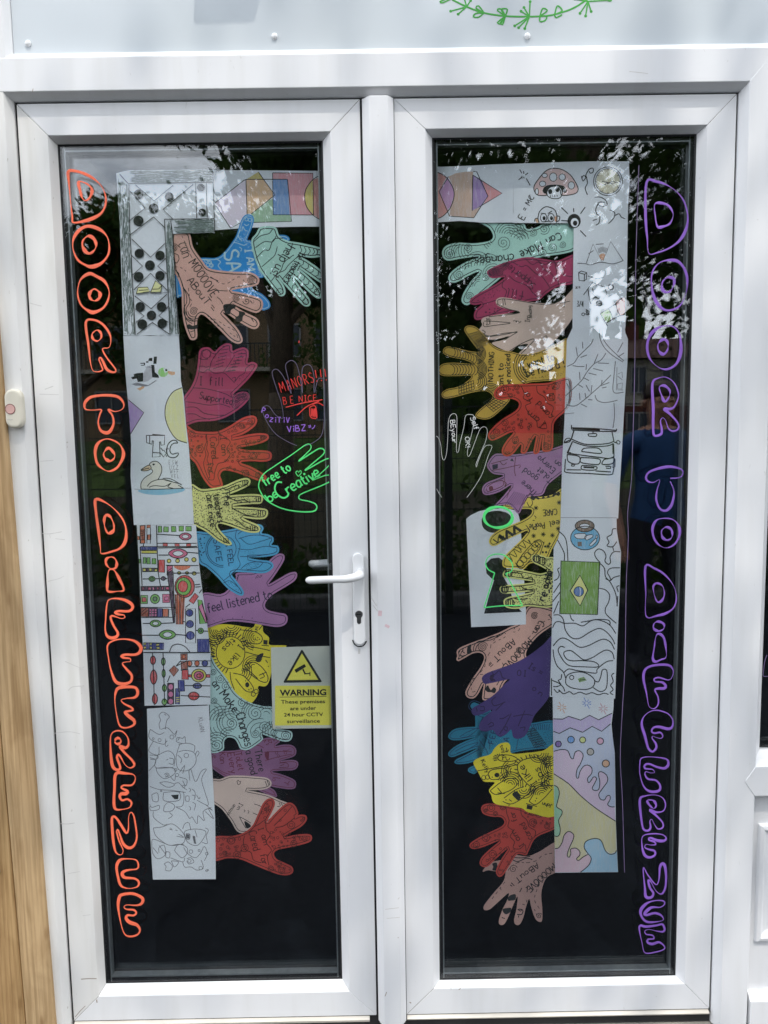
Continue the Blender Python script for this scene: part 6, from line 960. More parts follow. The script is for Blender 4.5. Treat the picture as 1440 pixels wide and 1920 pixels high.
for s in ('350,270 450,262 460,300 440,312 370,308', '455,285 520,272 525,295 470,325 450,310', '560,275 575,285 572,305 560,310', '490,375 555,310 562,335 510,385'): a.fill(M_WHITE, smooth(P('N', s), True)); a.line(I, P('N', s), 1.3, True)
a.fill(pencil(92, 84, 74), P('N', '378,342 420,342 420,385 380,385'))
many(a, 'N', I, 1.9, '190,235 250,290 275,370 285,530|185,325 230,410 250,460 250,525|205,595 185,610 200,660 185,700 150,720|210,742 145,840|210,830 135,925|195,920 145,1040|145,1055 200,1055 240,1100 260,1200 320,1275 400,1280 500,1220 590,1185 660,1220 720,1290 740,1340|135,1180 160,1130 200,1118 250,1135 350,1135 430,1160 500,1115 560,1100 640,1120 700,1160 750,1235|305,1050 320,1095 345,1112|410,1125 500,1110 560,1098 680,1105 695,1150|140,1355 200,1290 250,1280 310,1310 380,1360 430,1368 500,1345 580,1305 640,1290 700,1320 738,1390|255,1370 215,1360 190,1390 200,1430 250,1510 310,1550 430,1558 560,1562 585,1545 540,1510 430,1498 330,1500 270,1480 245,1420 310,1400 370,1440 440,1490 520,1470 600,1420 660,1395 715,1420 735,1485|140,1390 150,1470 180,1550 240,1610 262,1668|245,1615 290,1580 360,1592 440,1605 560,1620 570,1580 660,1510 725,1498|262,1690 280,1640 360,1610 460,1620 540,1680 530,1750 450,1780 330,1765 270,1730 262,1690|540,1690 580,1705 605,1650 620,1590 660,1590 668,1680 655,1770 600,1800 530,1760|590,795 650,810 690,860 680,930 650,990 660,1050 755,1135|595,550 640,600 650,680 700,740 750,850 765,970|600,545 560,500 545,450 580,412 630,430 655,480 645,530 680,562 700,540 695,490 730,440 795,440|755,215 720,220 710,270 665,300 685,345 665,380 720,390 760,340|720,390 730,430|790,595 700,600 670,640 690,680 700,720 650,700|700,720 730,690 790,672|785,770 760,780 775,830|770,870 762,970|150,1775 180,1810 200,1800 195,1780 240,1820 300,1800 340,1825 400,1805 460,1825 520,1810 580,1830 640,1815 680,1828|735,1620 710,1640 725,1700 700,1740 725,1780 695,1810 725,1830|225,1630 215,1680 190,1690 215,1730 180,1750 140,1750|130,1690 200,1720 240,1760 255,1800|125,1670 125,1840')
q = P('N', '322,1662')[0]; a.ring(I, q[0], q[1], 4, 1.6); a.fill(pencil(96, 142, 60), P('N', '380,1675 440,1655 468,1690 395,1710')); a.line(I, P('N', '395,1690 450,1680'), 1.2)
many(a, 'N', M_FAINT, 1, '215,106 758,108', False, False); fin(o, a)
o, p, a = sheet(P('Q', '140,36 440,40 752,44 748,150 728,310 740,430 762,600 768,1000 772,1300 782,1560 794,1788 480,1790 165,1794 158,1400 150,800'), 1, 'white sheet coloured in pastel lilac, yellow and blue drips under three tiny fireworks, right door')
LI, PK, LB, YL, GN, BL = pencil(150, 148, 188), pencil(166, 158, 184), pencil(144, 164, 190), pencil(168, 174, 132), pencil(116, 172, 140), pencil(118, 164, 190)
zg = P('Q', '146,255 240,258 300,230 420,268 510,220 600,265 735,198'); zl = P('Q', '720,305 630,380 535,330 440,390 315,345 205,402 148,380')
a.fill(LI, zg + zl); drip = smooth(P('Q', '150,580 230,562 290,575 320,640 345,655 365,590 410,575 445,620 420,700 385,760 375,830 395,850 415,780 450,730 490,718 530,745 530,800 490,850 500,895 525,870 550,835 580,850 560,900 535,950 560,972 600,960 612,890 598,800 630,785 680,820 688,880 640,950 602,1010 620,1060 660,1065 680,1030 710,1022 715,1060 690,1110 720,1135 760,1135'), False)
a.fill(LB, zl[::-1] + P('Q', '740,430 762,600 765,1130') + drip[::-1]); a.fill(PK, drip + P('Q', '768,1278 580,1150 420,1020 300,900 152,805'))
yb = smooth(P('Q', '152,805 300,905 420,1025 580,1155 770,1280'), False); a.fill(YL, yb + P('Q', '778,1580 720,1605 670,1570 630,1480 560,1455 480,1475 455,1530 480,1610 400,1670 380,1660 410,1610 390,1560 340,1550 320,1590 320,1630 300,1640 285,1620 300,1560 345,1450 340,1400 300,1385 260,1410 230,1510 190,1555 160,1550'))
bl_ = smooth(P('Q', '420,1788 500,1720 525,1650 490,1600 455,1540 475,1480 560,1452 625,1475 665,1570 710,1608 760,1600 780,1570'), False)
pk = smooth(P('Q', '164,1552 200,1545 235,1490 255,1420 300,1382 348,1410 345,1460 305,1550 285,1620 305,1640 322,1600 320,1560 370,1548 410,1580 410,1620 378,1655 400,1672 440,1640 490,1612'), False)
a.fill(BL, bl_ + P('Q', '792,1786')); a.fill(PK if False else pencil(170, 152, 168), pk + P('Q', '525,1655 500,1720 420,1788 166,1790'))
gn = smooth(P('Q', '154,920 190,940 206,1000 190,1080 180,1135 230,1170 232,1210 200,1270 215,1350 210,1410 185,1432 158,1425'), False); a.fill(GN, gn)
for q in (zg, zl, drip, yb, bl_, pk, gn): a.line(I, q, 1.7, sm=False)
for x, y, c, r in ((197, 507, (96, 74, 150), 30), (323, 463, (66, 126, 190), 34), (440, 466, (164, 194, 104), 30), (616, 478, (184, 136, 166), 33), (518, 585, (140, 146, 142), 34), (672, 702, (200, 142, 106), 36)):
    q = P('Q', '%d,%d' % (x, y))[0]; a.dot(pencil(*c), q[0], q[1], r / 5.335, n=16, name='colouring'); a.ring(I, q[0], q[1], r / 5.335, 1.7)
for x, y, c in ((232, 142, (190, 142, 110)), (480, 98, (76, 118, 184)), (645, 155, (160, 130, 140))):
    m_ = pencil(*c); q = P('Q', '%d,%d' % (x, y))[0]
    for k in range(8): t = .4 + k * math.pi / 4; L = 14 if k in (1, 5) else 9; a.line(m_, [(q[0] + 2.5 * math.cos(t), q[1] + 2.5 * math.sin(t)), (q[0] + L * math.cos(t), q[1] + L * .8 * math.sin(t))], 1.6, sm=False, name='firework')
fin(o, a)
# ------------------------------------------------------------------ warning sign, plastic, stuck inside the left pane
o, p, a = cut('warning_sign', P('X', '508,1214 624,1211 628,1365 511,1366.5'), mat('pale plastic sign', seen(146, 164, 158), .45, .05, 12), -3, 'pale plastic CCTV warning sign with a black and yellow triangle, left door under the handle', 'sign', None, False)
M_SY = mat('sign yellow', seen(186, 182, 34), .5, .05, 20); M_SK = mat('sign black', (.015, .02, .018), .5, .1, 20)
def tri(z, s, rad, m):
    q = P(z, s); out = []
    for i in range(3):
        A, B, D_ = q[i - 1], q[i], q[(i + 1) % 3]
        for t in (0, .25, .5, .75, 1):
            l1 = math.hypot(A[0] - B[0], A[1] - B[1]); l2 = math.hypot(D_[0] - B[0], D_[1] - B[1]); u = (B[0] + (A[0] - B[0]) / l1 * rad, B[1] + (A[1] - B[1]) / l1 * rad); v = (B[0] + (D_[0] - B[0]) / l2 * rad, B[1] + (D_[1] - B[1]) / l2 * rad)
            out.append(tuple((1 - t) ** 2 * u[k] + 2 * t * (1 - t) * B[k] + t * t * v[k] for k in (0, 1)))
    a.fill(m, out, name='warning_triangle')
tri('F', '1037,1232 1222,1532 866,1538', 4, M_SK); tri('F', '1037,1272 1185,1510 903,1514', .6, M_SY)
for s in ('970,1420 1060,1368 1075,1392 985,1448', '1040,1420 1052,1412 1072,1452 1060,1458', '1058,1450 1112,1448 1112,1458 1058,1462', '1105,1440 1114,1440 1114,1475 1105,1475'): a.fill(M_SK, P('F', s), name='camera_symbol')
q = []
for cx, cy, a0 in ((1032, 282, -90), (1042, 574, 0), (616, 578, 90), (616, 282, 180)): q += [(P('H', '%d,%d' % (cx, cy))[0][0] + 2 * math.cos(math.radians(a0 + 22.5 * k)), P('H', '%d,%d' % (cx, cy))[0][1] + 2 * math.sin(math.radians(a0 + 22.5 * k))) for k in range(5)]
a.fill(M_SY, q, name='yellow_field'); a.fill(M_SK, P('H', '643,362 1012,356 1012,360 643,366'), name='rule_line'); a.line(M_PEN, P('H', '612,601 655,600'), .8, name='small_print')
fin(o, a)
def type_line(txt, z, x0, x1, yb, cap, y, bold, parent, m, name='lettering'):
    (u0, v0), (u1, v1) = P(z, '%g,%g %g,%g' % (x0, yb[0], x1, yb[1])); A, B = W(u0, v0, y), W(u1, v1, y)
    cu = bpy.data.curves.new('t', 'FONT'); cu.body = txt; cu.size = 1; cu.offset = bold; cu.resolution_u = 4
    ob = bpy.data.objects.new('t', cu); C.objects.link(ob); dg = bpy.context.evaluated_depsgraph_get(); me = bpy.data.meshes.new_from_object(ob.evaluated_get(dg)); bpy.data.objects.remove(ob)
    xs = [v.co.x for v in me.vertices]; w0, w1 = min(xs), max(xs); L = (B - A).length; kx = L / (w1 - w0); h = cap / ZM[z][2] / 870 / .71; d = (B - A).normalized(); upv = Vector((-d.z, 0, d.x))
    for v in me.vertices: c = A + d * (v.co.x - w0) * kx + upv * v.co.y * h; v.co = c
    me.update(); return kid(link(name, me, m), parent)
ys = YP - .0018 - .0003
type_line('WARNING', 'H', 645, 1010, (352, 347), 50, ys, .034, o, M_SK)
for t, x0, x1, y0, y1 in (('These premises', 655, 1000, 415, 410), ('are under', 727, 930, 466, 462), ('24 hour CCTV', 678, 985, 516, 512), ('surveillance', 702, 960, 567, 563)): type_line(t, 'H', x0, x1, (y0, y1), 31, ys, .016, o, M_SK)
# ------------------------------------------------------------------ paint-marker lettering on the outer face of the glass (each letter its own piece)
YG = 0.0220
M_DIML = mat('worn lilac marker', (.10, .085, .15), .5, .2, 50)
def letter(root, pane, m, strokes, w, name='painted_letter', vary=.3):
    a = Art(None, YG, .0002)
    for z, s, cl in strokes: a.line(m, P(z, s), w, cl, True, name, vary, .00025)
    vs, fs = [], []
    out = a.done()
    for o in out: kid(o, pane)
    return out
LO = [[('R1', '118,90 180,88 250,110 320,150 380,210 410,290 405,360 370,420 300,460 220,483 155,488 148,440 135,330 122,180', 1), ('R1', '198,172 250,180 295,215 302,255 280,300 250,318 225,295 210,240', 1)],
 [('R1', '270,518 200,552 157,620 155,700 190,780 250,822 300,835 370,812 425,750 438,680 420,600 360,542', 1), ('R1', '275,595 235,625 228,670 255,720 290,730 325,700 335,660 315,615', 1)],
 [('R1', '280,890 212,940 190,1040 215,1130 270,1178 320,1192 390,1158 430,1090 435,1020 400,950 340,912', 1), ('R1', '320,1010 284,1045 290,1085 325,1103 360,1080 363,1040', 1)],
 [('R1', '255,1270 320,1253 390,1290 440,1360 450,1420 435,1468 385,1480 420,1550 488,1640 470,1662 420,1640 390,1580 370,1547 357,1560 380,1620 385,1645 350,1658 310,1648 290,1580 275,1450', 1), ('R1', '340,1332 305,1360 310,1400 345,1418 375,1390 370,1350', 1)],
 [('R2', '175,130 220,100 320,88 420,100 466,150 458,195 400,216 347,200 380,250 388,310 360,370 325,382 285,360 268,300 280,240 292,202 230,205 170,198 160,165', 1)],
 [('R2', '340,430 270,460 244,530 260,620 310,668 360,683 420,650 463,570 458,510 420,460', 1), ('R2', '350,502 312,540 320,580 360,603 393,580 393,545', 1)],
 [('R2', '248,905 320,925 400,985 460,1060 486,1140 480,1230 440,1285 380,1310 295,1328 285,1280 270,1150 250,1000', 1), ('R2', '330,1027 363,1040 390,1100 385,1150 345,1168 320,1120 315,1060', 1)],
 [('R2', '368,1354 332,1370 330,1410 365,1446 403,1440 413,1400 398,1367', 1), ('R2', '350,1462 390,1457 430,1520 468,1610 420,1623 345,1623 340,1560', 1)],
 [('R3', '370,130 430,112 520,125 588,165 598,205 560,233 470,232 432,245 460,262 520,270 528,290 495,303 440,285 402,277 392,300 420,370 460,440 445,475 400,487 357,465 340,400 345,300 352,200', 1)],
 [('R3', '362,560 420,512 520,497 620,517 676,570 668,620 620,645 530,645 492,660 520,675 575,682 578,708 530,715 502,730 540,780 590,840 580,900 510,923 440,900 397,800 372,680', 1)],
 [('R3', '470,960 560,950 630,960 648,1010 620,1050 540,1060 492,1075 520,1110 588,1145 603,1170 560,1180 527,1190 560,1225 613,1270 610,1310 540,1338 480,1320 452,1230 432,1090 440,1000', 1)],
 [('R3', '430,1372 500,1372 553,1430 560,1500 530,1528 482,1515 520,1570 590,1640 616,1690 580,1718 530,1690 490,1620 465,1592 452,1620 480,1700 478,1730 440,1733 407,1690 392,1560 392,1420', 1), ('R3', '460,1434 436,1450 434,1478 460,1492 486,1478 486,1448', 1)],
 [('R4', '340,157 430,152 510,167 523,215 490,263 410,267 392,290 448,320 440,343 390,347 377,375 400,408 450,397 488,430 470,475 410,493 342,493 322,440 327,300', 1)],
 [('R4', '302,600 317,562 350,582 400,660 440,718 458,680 462,560 482,522 508,550 528,650 538,760 510,838 460,858 410,820 380,740 358,682 347,700 370,790 408,880 390,923 342,903 317,800', 1)],
 [('R4', '430,962 528,972 553,1020 538,1058 450,1070 402,1095 420,1138 520,1150 558,1185 540,1228 460,1243 390,1218 362,1140 347,1040 372,980', 1)],
 [('R4', '400,1302 500,1292 588,1332 588,1380 540,1403 440,1400 417,1420 440,1440 510,1447 533,1475 510,1498 450,1497 437,1525 470,1563 540,1590 568,1640 540,1683 470,1698 420,1670 387,1570 362,1420 372,1330', 1)]]
for L_, w in zip(LO, (4.2, 4.6, 4.4, 3.2, 3.9, 4.0, 4.0, 3.6, 3.9, 4.1, 4.1, 3.9, 4.1, 3.6, 3.9, 4.2)): letter(DL, GL, M_ORANGE, L_, w, vary=.45)
LP = [[('S1', '300,200 390,195 480,225 570,285 640,380 670,510 655,620 600,720 510,790 400,833 320,840 305,700 290,500', 1), ('S1', '372,400 430,387 500,415 538,490 510,570 450,598 397,598 377,500', 1)],
 [('S1', '500,902 420,922 360,990 342,1090 365,1230 430,1330 510,1353 600,1310 653,1200 666,1080 640,980 580,912', 1), ('S1', '490,1057 447,1090 437,1150 465,1188 510,1183 543,1130 548,1075 520,1057', 1)],
 [('S1', '480,1492 400,1512 330,1580 304,1680 330,1790 410,1868 490,1882 570,1830 608,1720 598,1580 550,1507', 1), ('S1', '440,1617 402,1660 410,1720 450,1748 485,1715 493,1660 475,1622', 1)],
 [('S2', '400,285 450,237 520,227 590,272 628,350 633,410 600,488 560,513 507,515 560,560 628,640 633,690 590,713 545,690 520,620 495,592 472,620 483,690 478,738 422,753 407,700 407,500', 1), ('S2', '462,317 510,304 557,350 547,410 510,447 482,390', 1)],
 [('S2', '560,1138 650,1128 676,1085 650,1052 560,1032 460,1047 370,1082 342,1130 360,1165 410,1174 465,1152 440,1250 435,1330 465,1408 520,1428 570,1380 593,1290 588,1230 560,1165', 0)],
 [('S2', '520,1497 440,1512 402,1580 412,1670 460,1738 530,1763 600,1728 643,1650 638,1570 590,1512', 1), ('S2', '520,1577 482,1610 492,1670 535,1693 573,1670 578,1620 558,1587', 1)],
 [('S3', '338,105 420,125 510,180 590,280 616,390 590,478 520,528 430,553 362,568 337,520 340,350', 1), ('S3', '440,257 490,282 508,350 488,408 450,428 422,380 407,290', 1)],
 [('S3', '455,602 415,620 412,665 455,688 500,668 502,625', 1), ('S3', '455,712 498,740 518,820 523,920 480,943 425,963 404,930 417,830 430,740', 1)],
 [('S3', '332,1040 390,1002 490,990 560,1002 588,1050 573,1108 540,1128 460,1107 417,1117 425,1143 490,1150 518,1180 505,1203 450,1205 422,1220 450,1280 453,1340 430,1378 400,1386 367,1360 347,1250 320,1120', 1)],
 [('S3', '322,1460 380,1412 450,1402 540,1432 583,1490 578,1548 540,1568 460,1550 410,1557 392,1590 420,1608 470,1600 493,1630 480,1653 440,1648 402,1634 398,1655 430,1700 433,1740 400,1773 362,1740 332,1630 304,1530', 1)],
 [('S4', '300,57 380,44 520,62 543,110 510,146 440,135 370,107 332,117 332,148 400,157 418,185 380,188 342,177 332,200 360,243 430,255 468,300 458,348 380,356 322,310 287,200 287,110', 1)],
 [('S4', '287,430 330,397 420,387 490,412 518,470 500,528 440,543 377,522 420,560 488,630 493,678 450,693 417,650 395,607 377,620 383,680 360,708 317,690 297,580', 1), ('S4', '352,437 408,437 433,480 415,508 382,488', 1)],
 [('S4', '312,760 390,737 480,742 523,770 508,798 450,798 380,772 367,790 418,810 428,833 390,838 342,832 332,860 370,878 418,890 423,925 380,948 332,930 307,850', 1)],
 [('S4', '317,1042 360,1110 430,1193 458,1150 467,1040 490,1005 513,1030 523,1130 513,1230 480,1278 432,1250 387,1170 362,1152 377,1220 408,1270 390,1308 342,1303 332,1220', 1)],
 [('S4', '500,1342 508,1370 470,1398 390,1400 332,1450 345,1468 420,1450 478,1470 498,1510 440,1528 350,1528 302,1480 297,1420 350,1362 430,1337', 1)],
 [('S4', '292,1562 340,1572 430,1562 490,1552 510,1600 490,1618 430,1610 370,1597 332,1610 342,1640 400,1650 413,1680 360,1687 357,1715 400,1728 460,1712 508,1750 500,1778 420,1803 332,1806 307,1720 282,1600', 1)]]
for L_, w in zip(LP, (3.4, 3.8, 3.8, 3.4, 3.2, 3.2, 2.8, 3.2, 3.2, 3.2, 3.0, 3.0, 3.2, 3.4, 3.6, 2.9)): letter(DR, GR, M_PURPLE, L_, w, vary=.5)
letter(DR, GR, M_LILAC, [('X', '1198,310 1192,500 1190,700 1186,840 1184,900 1177,960 1178,1010 1174,1100 1172,1240 1167,1330 1163,1420 1167,1500 1171,1636', 0)], 1.3, 'guide_line', 0)
letter(DL, GL, M_DIML, [('D', '1040,1035 960,1000 850,930 770,820 728,715 745,682 790,682 850,760 915,785 900,650 860,530 822,410 822,362 860,348 910,400 960,500 990,565 960,420 938,320 960,280 1000,270 1040,310 1070,430 1090,560 1085,420 1092,335 1130,307 1170,325 1195,420 1195,560 1230,440 1268,432 1288,480 1290,700 1270,920 1200,1000 1110,1040', 0)], 1.1, 'outline_hand', 0)
letter(DL, GL, M_GREEN, [('D', '1055,1175 1120,1112 1165,1062 1160,1027 1120,1027 1000,1112 850,1212 740,1292 697,1380 712,1450 772,1530 900,1598 1050,1628 1180,1628 1218,1600 1208,1562 1150,1537 1070,1520 1058,1490 1100,1460 1250,1400 1350,1350 1362,1310 1300,1302 1180,1345 1260,1280 1350,1190 1352,1157 1300,1157 1180,1222 1112,1258 1200,1180 1280,1110 1283,1072 1240,1062 1150,1115', 1)], 2.2, 'outline_hand', .15)
letter(DL, GL, M_GREEN, [('D', '1050,1310 1030,1278 1045,1262 1055,1275 1072,1258 1080,1280 1052,1312', 0)], 1.6, 'painted_heart', 0)
letter(DR, GR, M_CHALK, [('K', '60,1135 100,1150 125,1210 137,1320 155,1358 178,1300 190,1150 197,1000 230,942 270,960 270,1100 268,1270 285,1283 300,1200 335,1060 350,960 395,947 428,970 410,1100 370,1260 370,1320 390,1310 440,1180 480,1080 520,1057 546,1090 530,1190 490,1280 442,1400 447,1420 470,1350 520,1240 570,1222 588,1240 550,1330 500,1480 430,1600 362,1693', 0), ('K', '70,1520 88,1610 135,1693', 0)], .75, 'outline_hand', 0)
def words(pane, m, lst, name='painted_word'):
    for args, kw in lst:
        a = Art(None, YG, .0002); a.text(m, *args, name=name, **kw)
        for o in a.done(): kid(o, pane)
words(GL, M_GREEN, [((760, 1400, -33, 82, 'free to', 2.8, 'D'), dict(sp=1.08)), ((795, 1545, -35, 82, 'be', 2.8, 'D'), {}), ((900, 1530, -33, 150, 'C', 3.2, 'D'), {}), ((965, 1470, -30, 96, 'reative', 3.0, 'D'), dict(sp=.95))])
words(GL, M_RED, [((900, 555, -18, 92, 'MANORS', 1.2, 'D'), dict(sp=1.28)), ((1215, 455, -8, 100, '!!!', 1.6, 'D'), dict(sp=1.9)), ((922, 665, -7, 66, 'BE', 1.2, 'D'), dict(sp=1.9)), ((1060, 640, -4, 52, 'NICE', 1.2, 'D'), dict(sp=1.25))])
words(GL, M_PURPLE, [((722, 738, 12, 46, 'P', 1.7, 'D'), {}), ((752, 780, 20, 52, 'o', 1.7, 'D'), {}), ((794, 815, 10, 56, 'z', 1.7, 'D'), {}), ((845, 825, 2, 48, 'iTiV', 1.7, 'D'), dict(sp=1.5)), ((955, 912, -4, 54, 'ViBZ', 1.7, 'D'), dict(sp=1.15)), ((1150, 870, -15, 20, '!!', 1.6, 'D'), dict(sp=2))])
letter(DL, GL, M_RED, [('D', '940,690 1100,650 1270,622', 0), ('D', '1040,765 1120,690 1200,650 1240,635', 0), ('D', '1180,665 1230,650 1280,675', 0), ('D', '1155,690 1190,675 1210,690 1220,780 1190,790 1160,770 1155,690', 0), ('D', '1170,700 1172,770 1184,700 1186,778 1198,700 1200,780 1208,700 1212,775', 0), ('D', '1060,90 1058,110', 0)], 1.8, 'painted_squiggle', 0)
letter(DL, GL, M_PURPLE, [('D', '1175,885 1195,870 1202,850', 0)], 1.6, 'painted_squiggle', 0)
words(GR, M_CHALK, [((212, 1000, 84, 42, 'BEyour', 1.3, 'K'), dict(sp=1.0)), ((392, 975, 72, 46, 'Self', 1.3, 'K'), dict(sp=.95)), ((345, 1150, 85, 40, 'OK!', 1.3, 'K'), {})])
el = lambda cx, cy, rx, ry: ' '.join('%g,%g' % (cx + rx * math.cos(k * math.pi / 10), cy + ry * math.sin(k * math.pi / 10)) for k in range(20))
letter(DR, GR, M_GREEN, [('M', el(632, 388, 148, 108), 1)], 5.2, 'painted_ring', .25)
letter(DR, GR, M_GREEN, [('M', '595,965 530,930 502,870 530,800 610,770 700,785 768,850 783,910 760,955 710,970', 0)], 2.2, 'painted_keyhole', .1)
for s in ('710,970 790,1120 885,1305', '885,1305 700,1305 485,1325', '485,1325 540,1150 595,965'): letter(DR, GR, M_GREEN, [('M', s, 0)], 2.2, 'painted_keyhole', 0)
# ------------------------------------------------------------------ the place in front of the doors (seen in the glass)
M_ASPH = mat('dark tarmac', (.016, .018, .022), .9, .3, 40, .2, 120, .04); M_PAVE = mat('grey paving', (.10, .10, .10), .8, .2, 8, .1, 60, .05)
M_GRASS = mat('mown grass', (.030, .050, .012), .9, .45, 3, .3, 40, .05, detail=9); M_EARTH = mat('bare earth and moss', (.030, .028, .020), .95, .4, 2, .3, 20, .04)
struct(mesh('ground', [(-700, -700, -.02), (700, -700, -.02), (700, 60, -.02), (-700, 60, -.02)], [(0, 1, 2, 3)], M_EARTH))
struct(mesh('pavement', [(-14, -4.6, -.004), (14, -4.6, -.004), (14, .4, -.004), (-14, .4, -.004)], [(0, 1, 2, 3)], M_ASPH))
struct(box('kerb', -14, 14, -4.75, -4.6, -.02, .10, M_PAVE, bev=.01))
vs, fs = [], []; nx, ny = 40, 24
for j in range(ny + 1):
    for i in range(nx + 1):
        x = -45 + 90 * i / nx; y = -17 - 36 * (j / ny) ** 1.4; t = min(1, max(0, (-y - 17) / 9)); vs.append((x, y, -.015 + 1.15 * t * t * (3 - 2 * t) + .12 * math.sin(x * .7 + y) * t))
for j in range(ny):
    for i in range(nx): a0 = j * (nx + 1) + i; fs.append((a0, a0 + 1, a0 + nx + 2, a0 + nx + 1))
struct(mesh('grass_bank', vs, fs, M_GRASS, None, True))
# mesh fence
fe = empty('mesh_fence', (0, -4.3, 0)); fe.matrix_world = Matrix.Translation(fe.location); tag(fe, 'dark green welded mesh security fence across the path from the doors', 'fence')
M_FENCE = mat('dark fence paint', (.012, .018, .016), .5, .2, 20)
w_ = MB()
for i in range(int(9 / .05)):
    x = -4.5 + i * .05
    w_.add([(x - .0022, -4.3, .05), (x + .0022, -4.3, .05), (x + .0022, -4.3, 1.66), (x - .0022, -4.3, 1.66), (x, -4.305, .05), (x, -4.305, 1.66)], [(0, 1, 2, 3), (1, 4, 5, 2), (4, 0, 3, 5)])
for k in range(9): w_.box(-4.5, 4.5, -4.3115, -4.3055, .05 + k * .2 - .004, .05 + k * .2 + .004)
for k in (0, 8): w_.box(-4.5, 4.5, -4.2985, -4.2925, .05 + k * .2 - .004, .05 + k * .2 + .004)
o = w_.build('wire_mesh', M_FENCE); o['kind'] = 'stuff'; kid(o, fe)
for x in (-4.5, -1.98, .54, 3.06):
    o = box('post', x - .03, x + .03, -4.38, -4.32, -.02, 1.75, M_FENCE, bev=.004); kid(o, fe)
# trees
def leafmat(name, c, tr):
    m = bpy.data.materials.new(name); m.use_nodes = True; t = m.node_tree; t.nodes.clear(); o = t.nodes.new('ShaderNodeOutputMaterial'); d = t.nodes.new('ShaderNodeBsdfDiffuse'); l = t.nodes.new('ShaderNodeBsdfTranslucent'); x = t.nodes.new('ShaderNodeMixShader')
    n = t.nodes.new('ShaderNodeTexNoise'); n.inputs['Scale'].default_value = 1.7; r = t.nodes.new('ShaderNodeValToRGB'); r.color_ramp.elements[0].color = (*[q * .6 for q in c], 1); r.color_ramp.elements[1].color = (*[q * 1.4 for q in c], 1)
    g = t.nodes.new('ShaderNodeTexCoord'); t.links.new(g.outputs['Object'], n.inputs['Vector']); t.links.new(n.outputs['Fac'], r.inputs[0]); t.links.new(r.outputs[0], d.inputs[0]); l.inputs[0].default_value = (*tr, 1); x.inputs[0].default_value = .3
    t.links.new(d.outputs[0], x.inputs[1]); t.links.new(l.outputs[0], x.inputs[2]); t.links.new(x.outputs[0], o.inputs[0]); return m
M_LEAF = leafmat('dark green leaves', (.035, .06, .018), (.05, .09, .015)); M_BARK = mat('grey brown bark', (.09, .07, .05), .9, .35, 14, .5, 30, .2, (4, 4, 1))
rt_ = random.Random(11)
def tree(label, base, lobes, trunk_h, leaf=.085, sparse=None):
    """lobes: (centre offset, radii, number of leaves)"""
    root = empty('tree', base); root.matrix_world = Matrix.Translation(root.location); tag(root, label, 'tree'); B = Vector(base)
    m = MB(); top = B + Vector((rt_.uniform(-.2, .2), rt_.uniform(-.2, .2), trunk_h)); m.bar(B - Vector((0, 0, .05)), B + (top - B) * .5, .17, 10, .13); m.bar(B + (top - B) * .5, top, .13, 10, .09)
    o = m.build('trunk', M_BARK, None, True); kid(o, root)
    m = MB(); vs, fs = [], []
    for (c, r, n, *cl) in lobes:
        c = B + Vector(c)
        m.bar(B + (top - B) * rt_.uniform(.55, 1), c, .055, 6, .015)
        sp_ = []
        for _ in range(cl[0] if cl else max(6, n // 160)):
            d = Vector((rt_.gauss(0, 1), rt_.gauss(0, 1), rt_.gauss(0, 1))).normalized() * rt_.random() ** .4; q = c + Vector((d.x * r[0], d.y * r[1], d.z * r[2])); sp_.append(q); m.bar(c, q, .014, 4, .004)
        for _ in range(n):
            s = rt_.choice(sp_); q = s + Vector((rt_.gauss(0, .2), rt_.gauss(0, .2), rt_.gauss(0, .17))) * min(1.6, max(r) / 1.2)
            a = Vector((rt_.gauss(0, 1), rt_.gauss(0, 1), rt_.gauss(-.5, 1))).normalized(); b = a.cross(Vector((rt_.gauss(0, 1), rt_.gauss(0, 1), rt_.gauss(0, 1)))).normalized(); l = leaf * rt_.uniform(.6, 1.25)
            k = len(vs); vs += [q, q + a * l * .5 + b * l * .27, q + a * l, q + a * l * .5 - b * l * .27]; fs.append((k, k + 1, k + 2, k + 3))
    o = m.build('limbs', M_BARK); kid(o, root); o = mesh('crown', vs, fs, M_LEAF); kid(o, root)
    return root
tree('tall leafy tree facing the right door from behind the fence', (1.9, -5.7, -.02), [((-.85, 0, 3.25), (.95, 1.0, 1.0), 7500), ((-1.1, -.2, 4.4), (1.0, 1.1, .9), 5000), ((.75, .1, 3.4), (1.0, 1.0, 1.0), 4200), ((1.8, -.3, 3.7), (.9, 1.1, 1.3), 4500), ((.5, -.3, 4.9), (1.5, 1.3, .8), 4200), ((-.3, -.4, 8.0), (1.9, 1.4, 1.4), 1200), ((-.9, 2.5, 7.9), (1.1, .3, 1.5), 750, 8), ((.2, 2.6, 7.9), (.8, .3, 1.6), 560, 6), ((-2.0, 2.5, 8.0), (.6, .3, 1.2), 320, 4)], 4.2, .10)
tree('bushy tree facing the left door from behind the fence', (-1.1, -6.4, -.02), [((.4, .2, 4.0), (.9, 1.0, .8), 6000), ((-.6, 0, 4.9), (.9, 1.0, .6), 2200), ((1.0, -.1, 4.7), (1.0, 1.0, 1.1), 5500), ((.8, 0, 3.3), (.8, .9, .6), 3600), ((.2, 0, 9.4), (1.4, 1.2, 1.1), 600)], 3.8, .10)
tree('low spreading tree far to the left beyond the fence', (-4.9, -10.5, .0), [((.2, 0, 4.0), (1.3, 1.2, 1.0), 5200), ((1.5, .2, 3.1), (1.2, 1.2, 1.0), 3600), ((2.4, 0, 4.1), (1.1, 1.1, .8), 6500), ((1.2, 0, 4.3), (.9, 1, .7), 3500), ((-1.3, 0, 3.6), (1.2, 1.2, 1.0), 2600)], 2.6, .13)
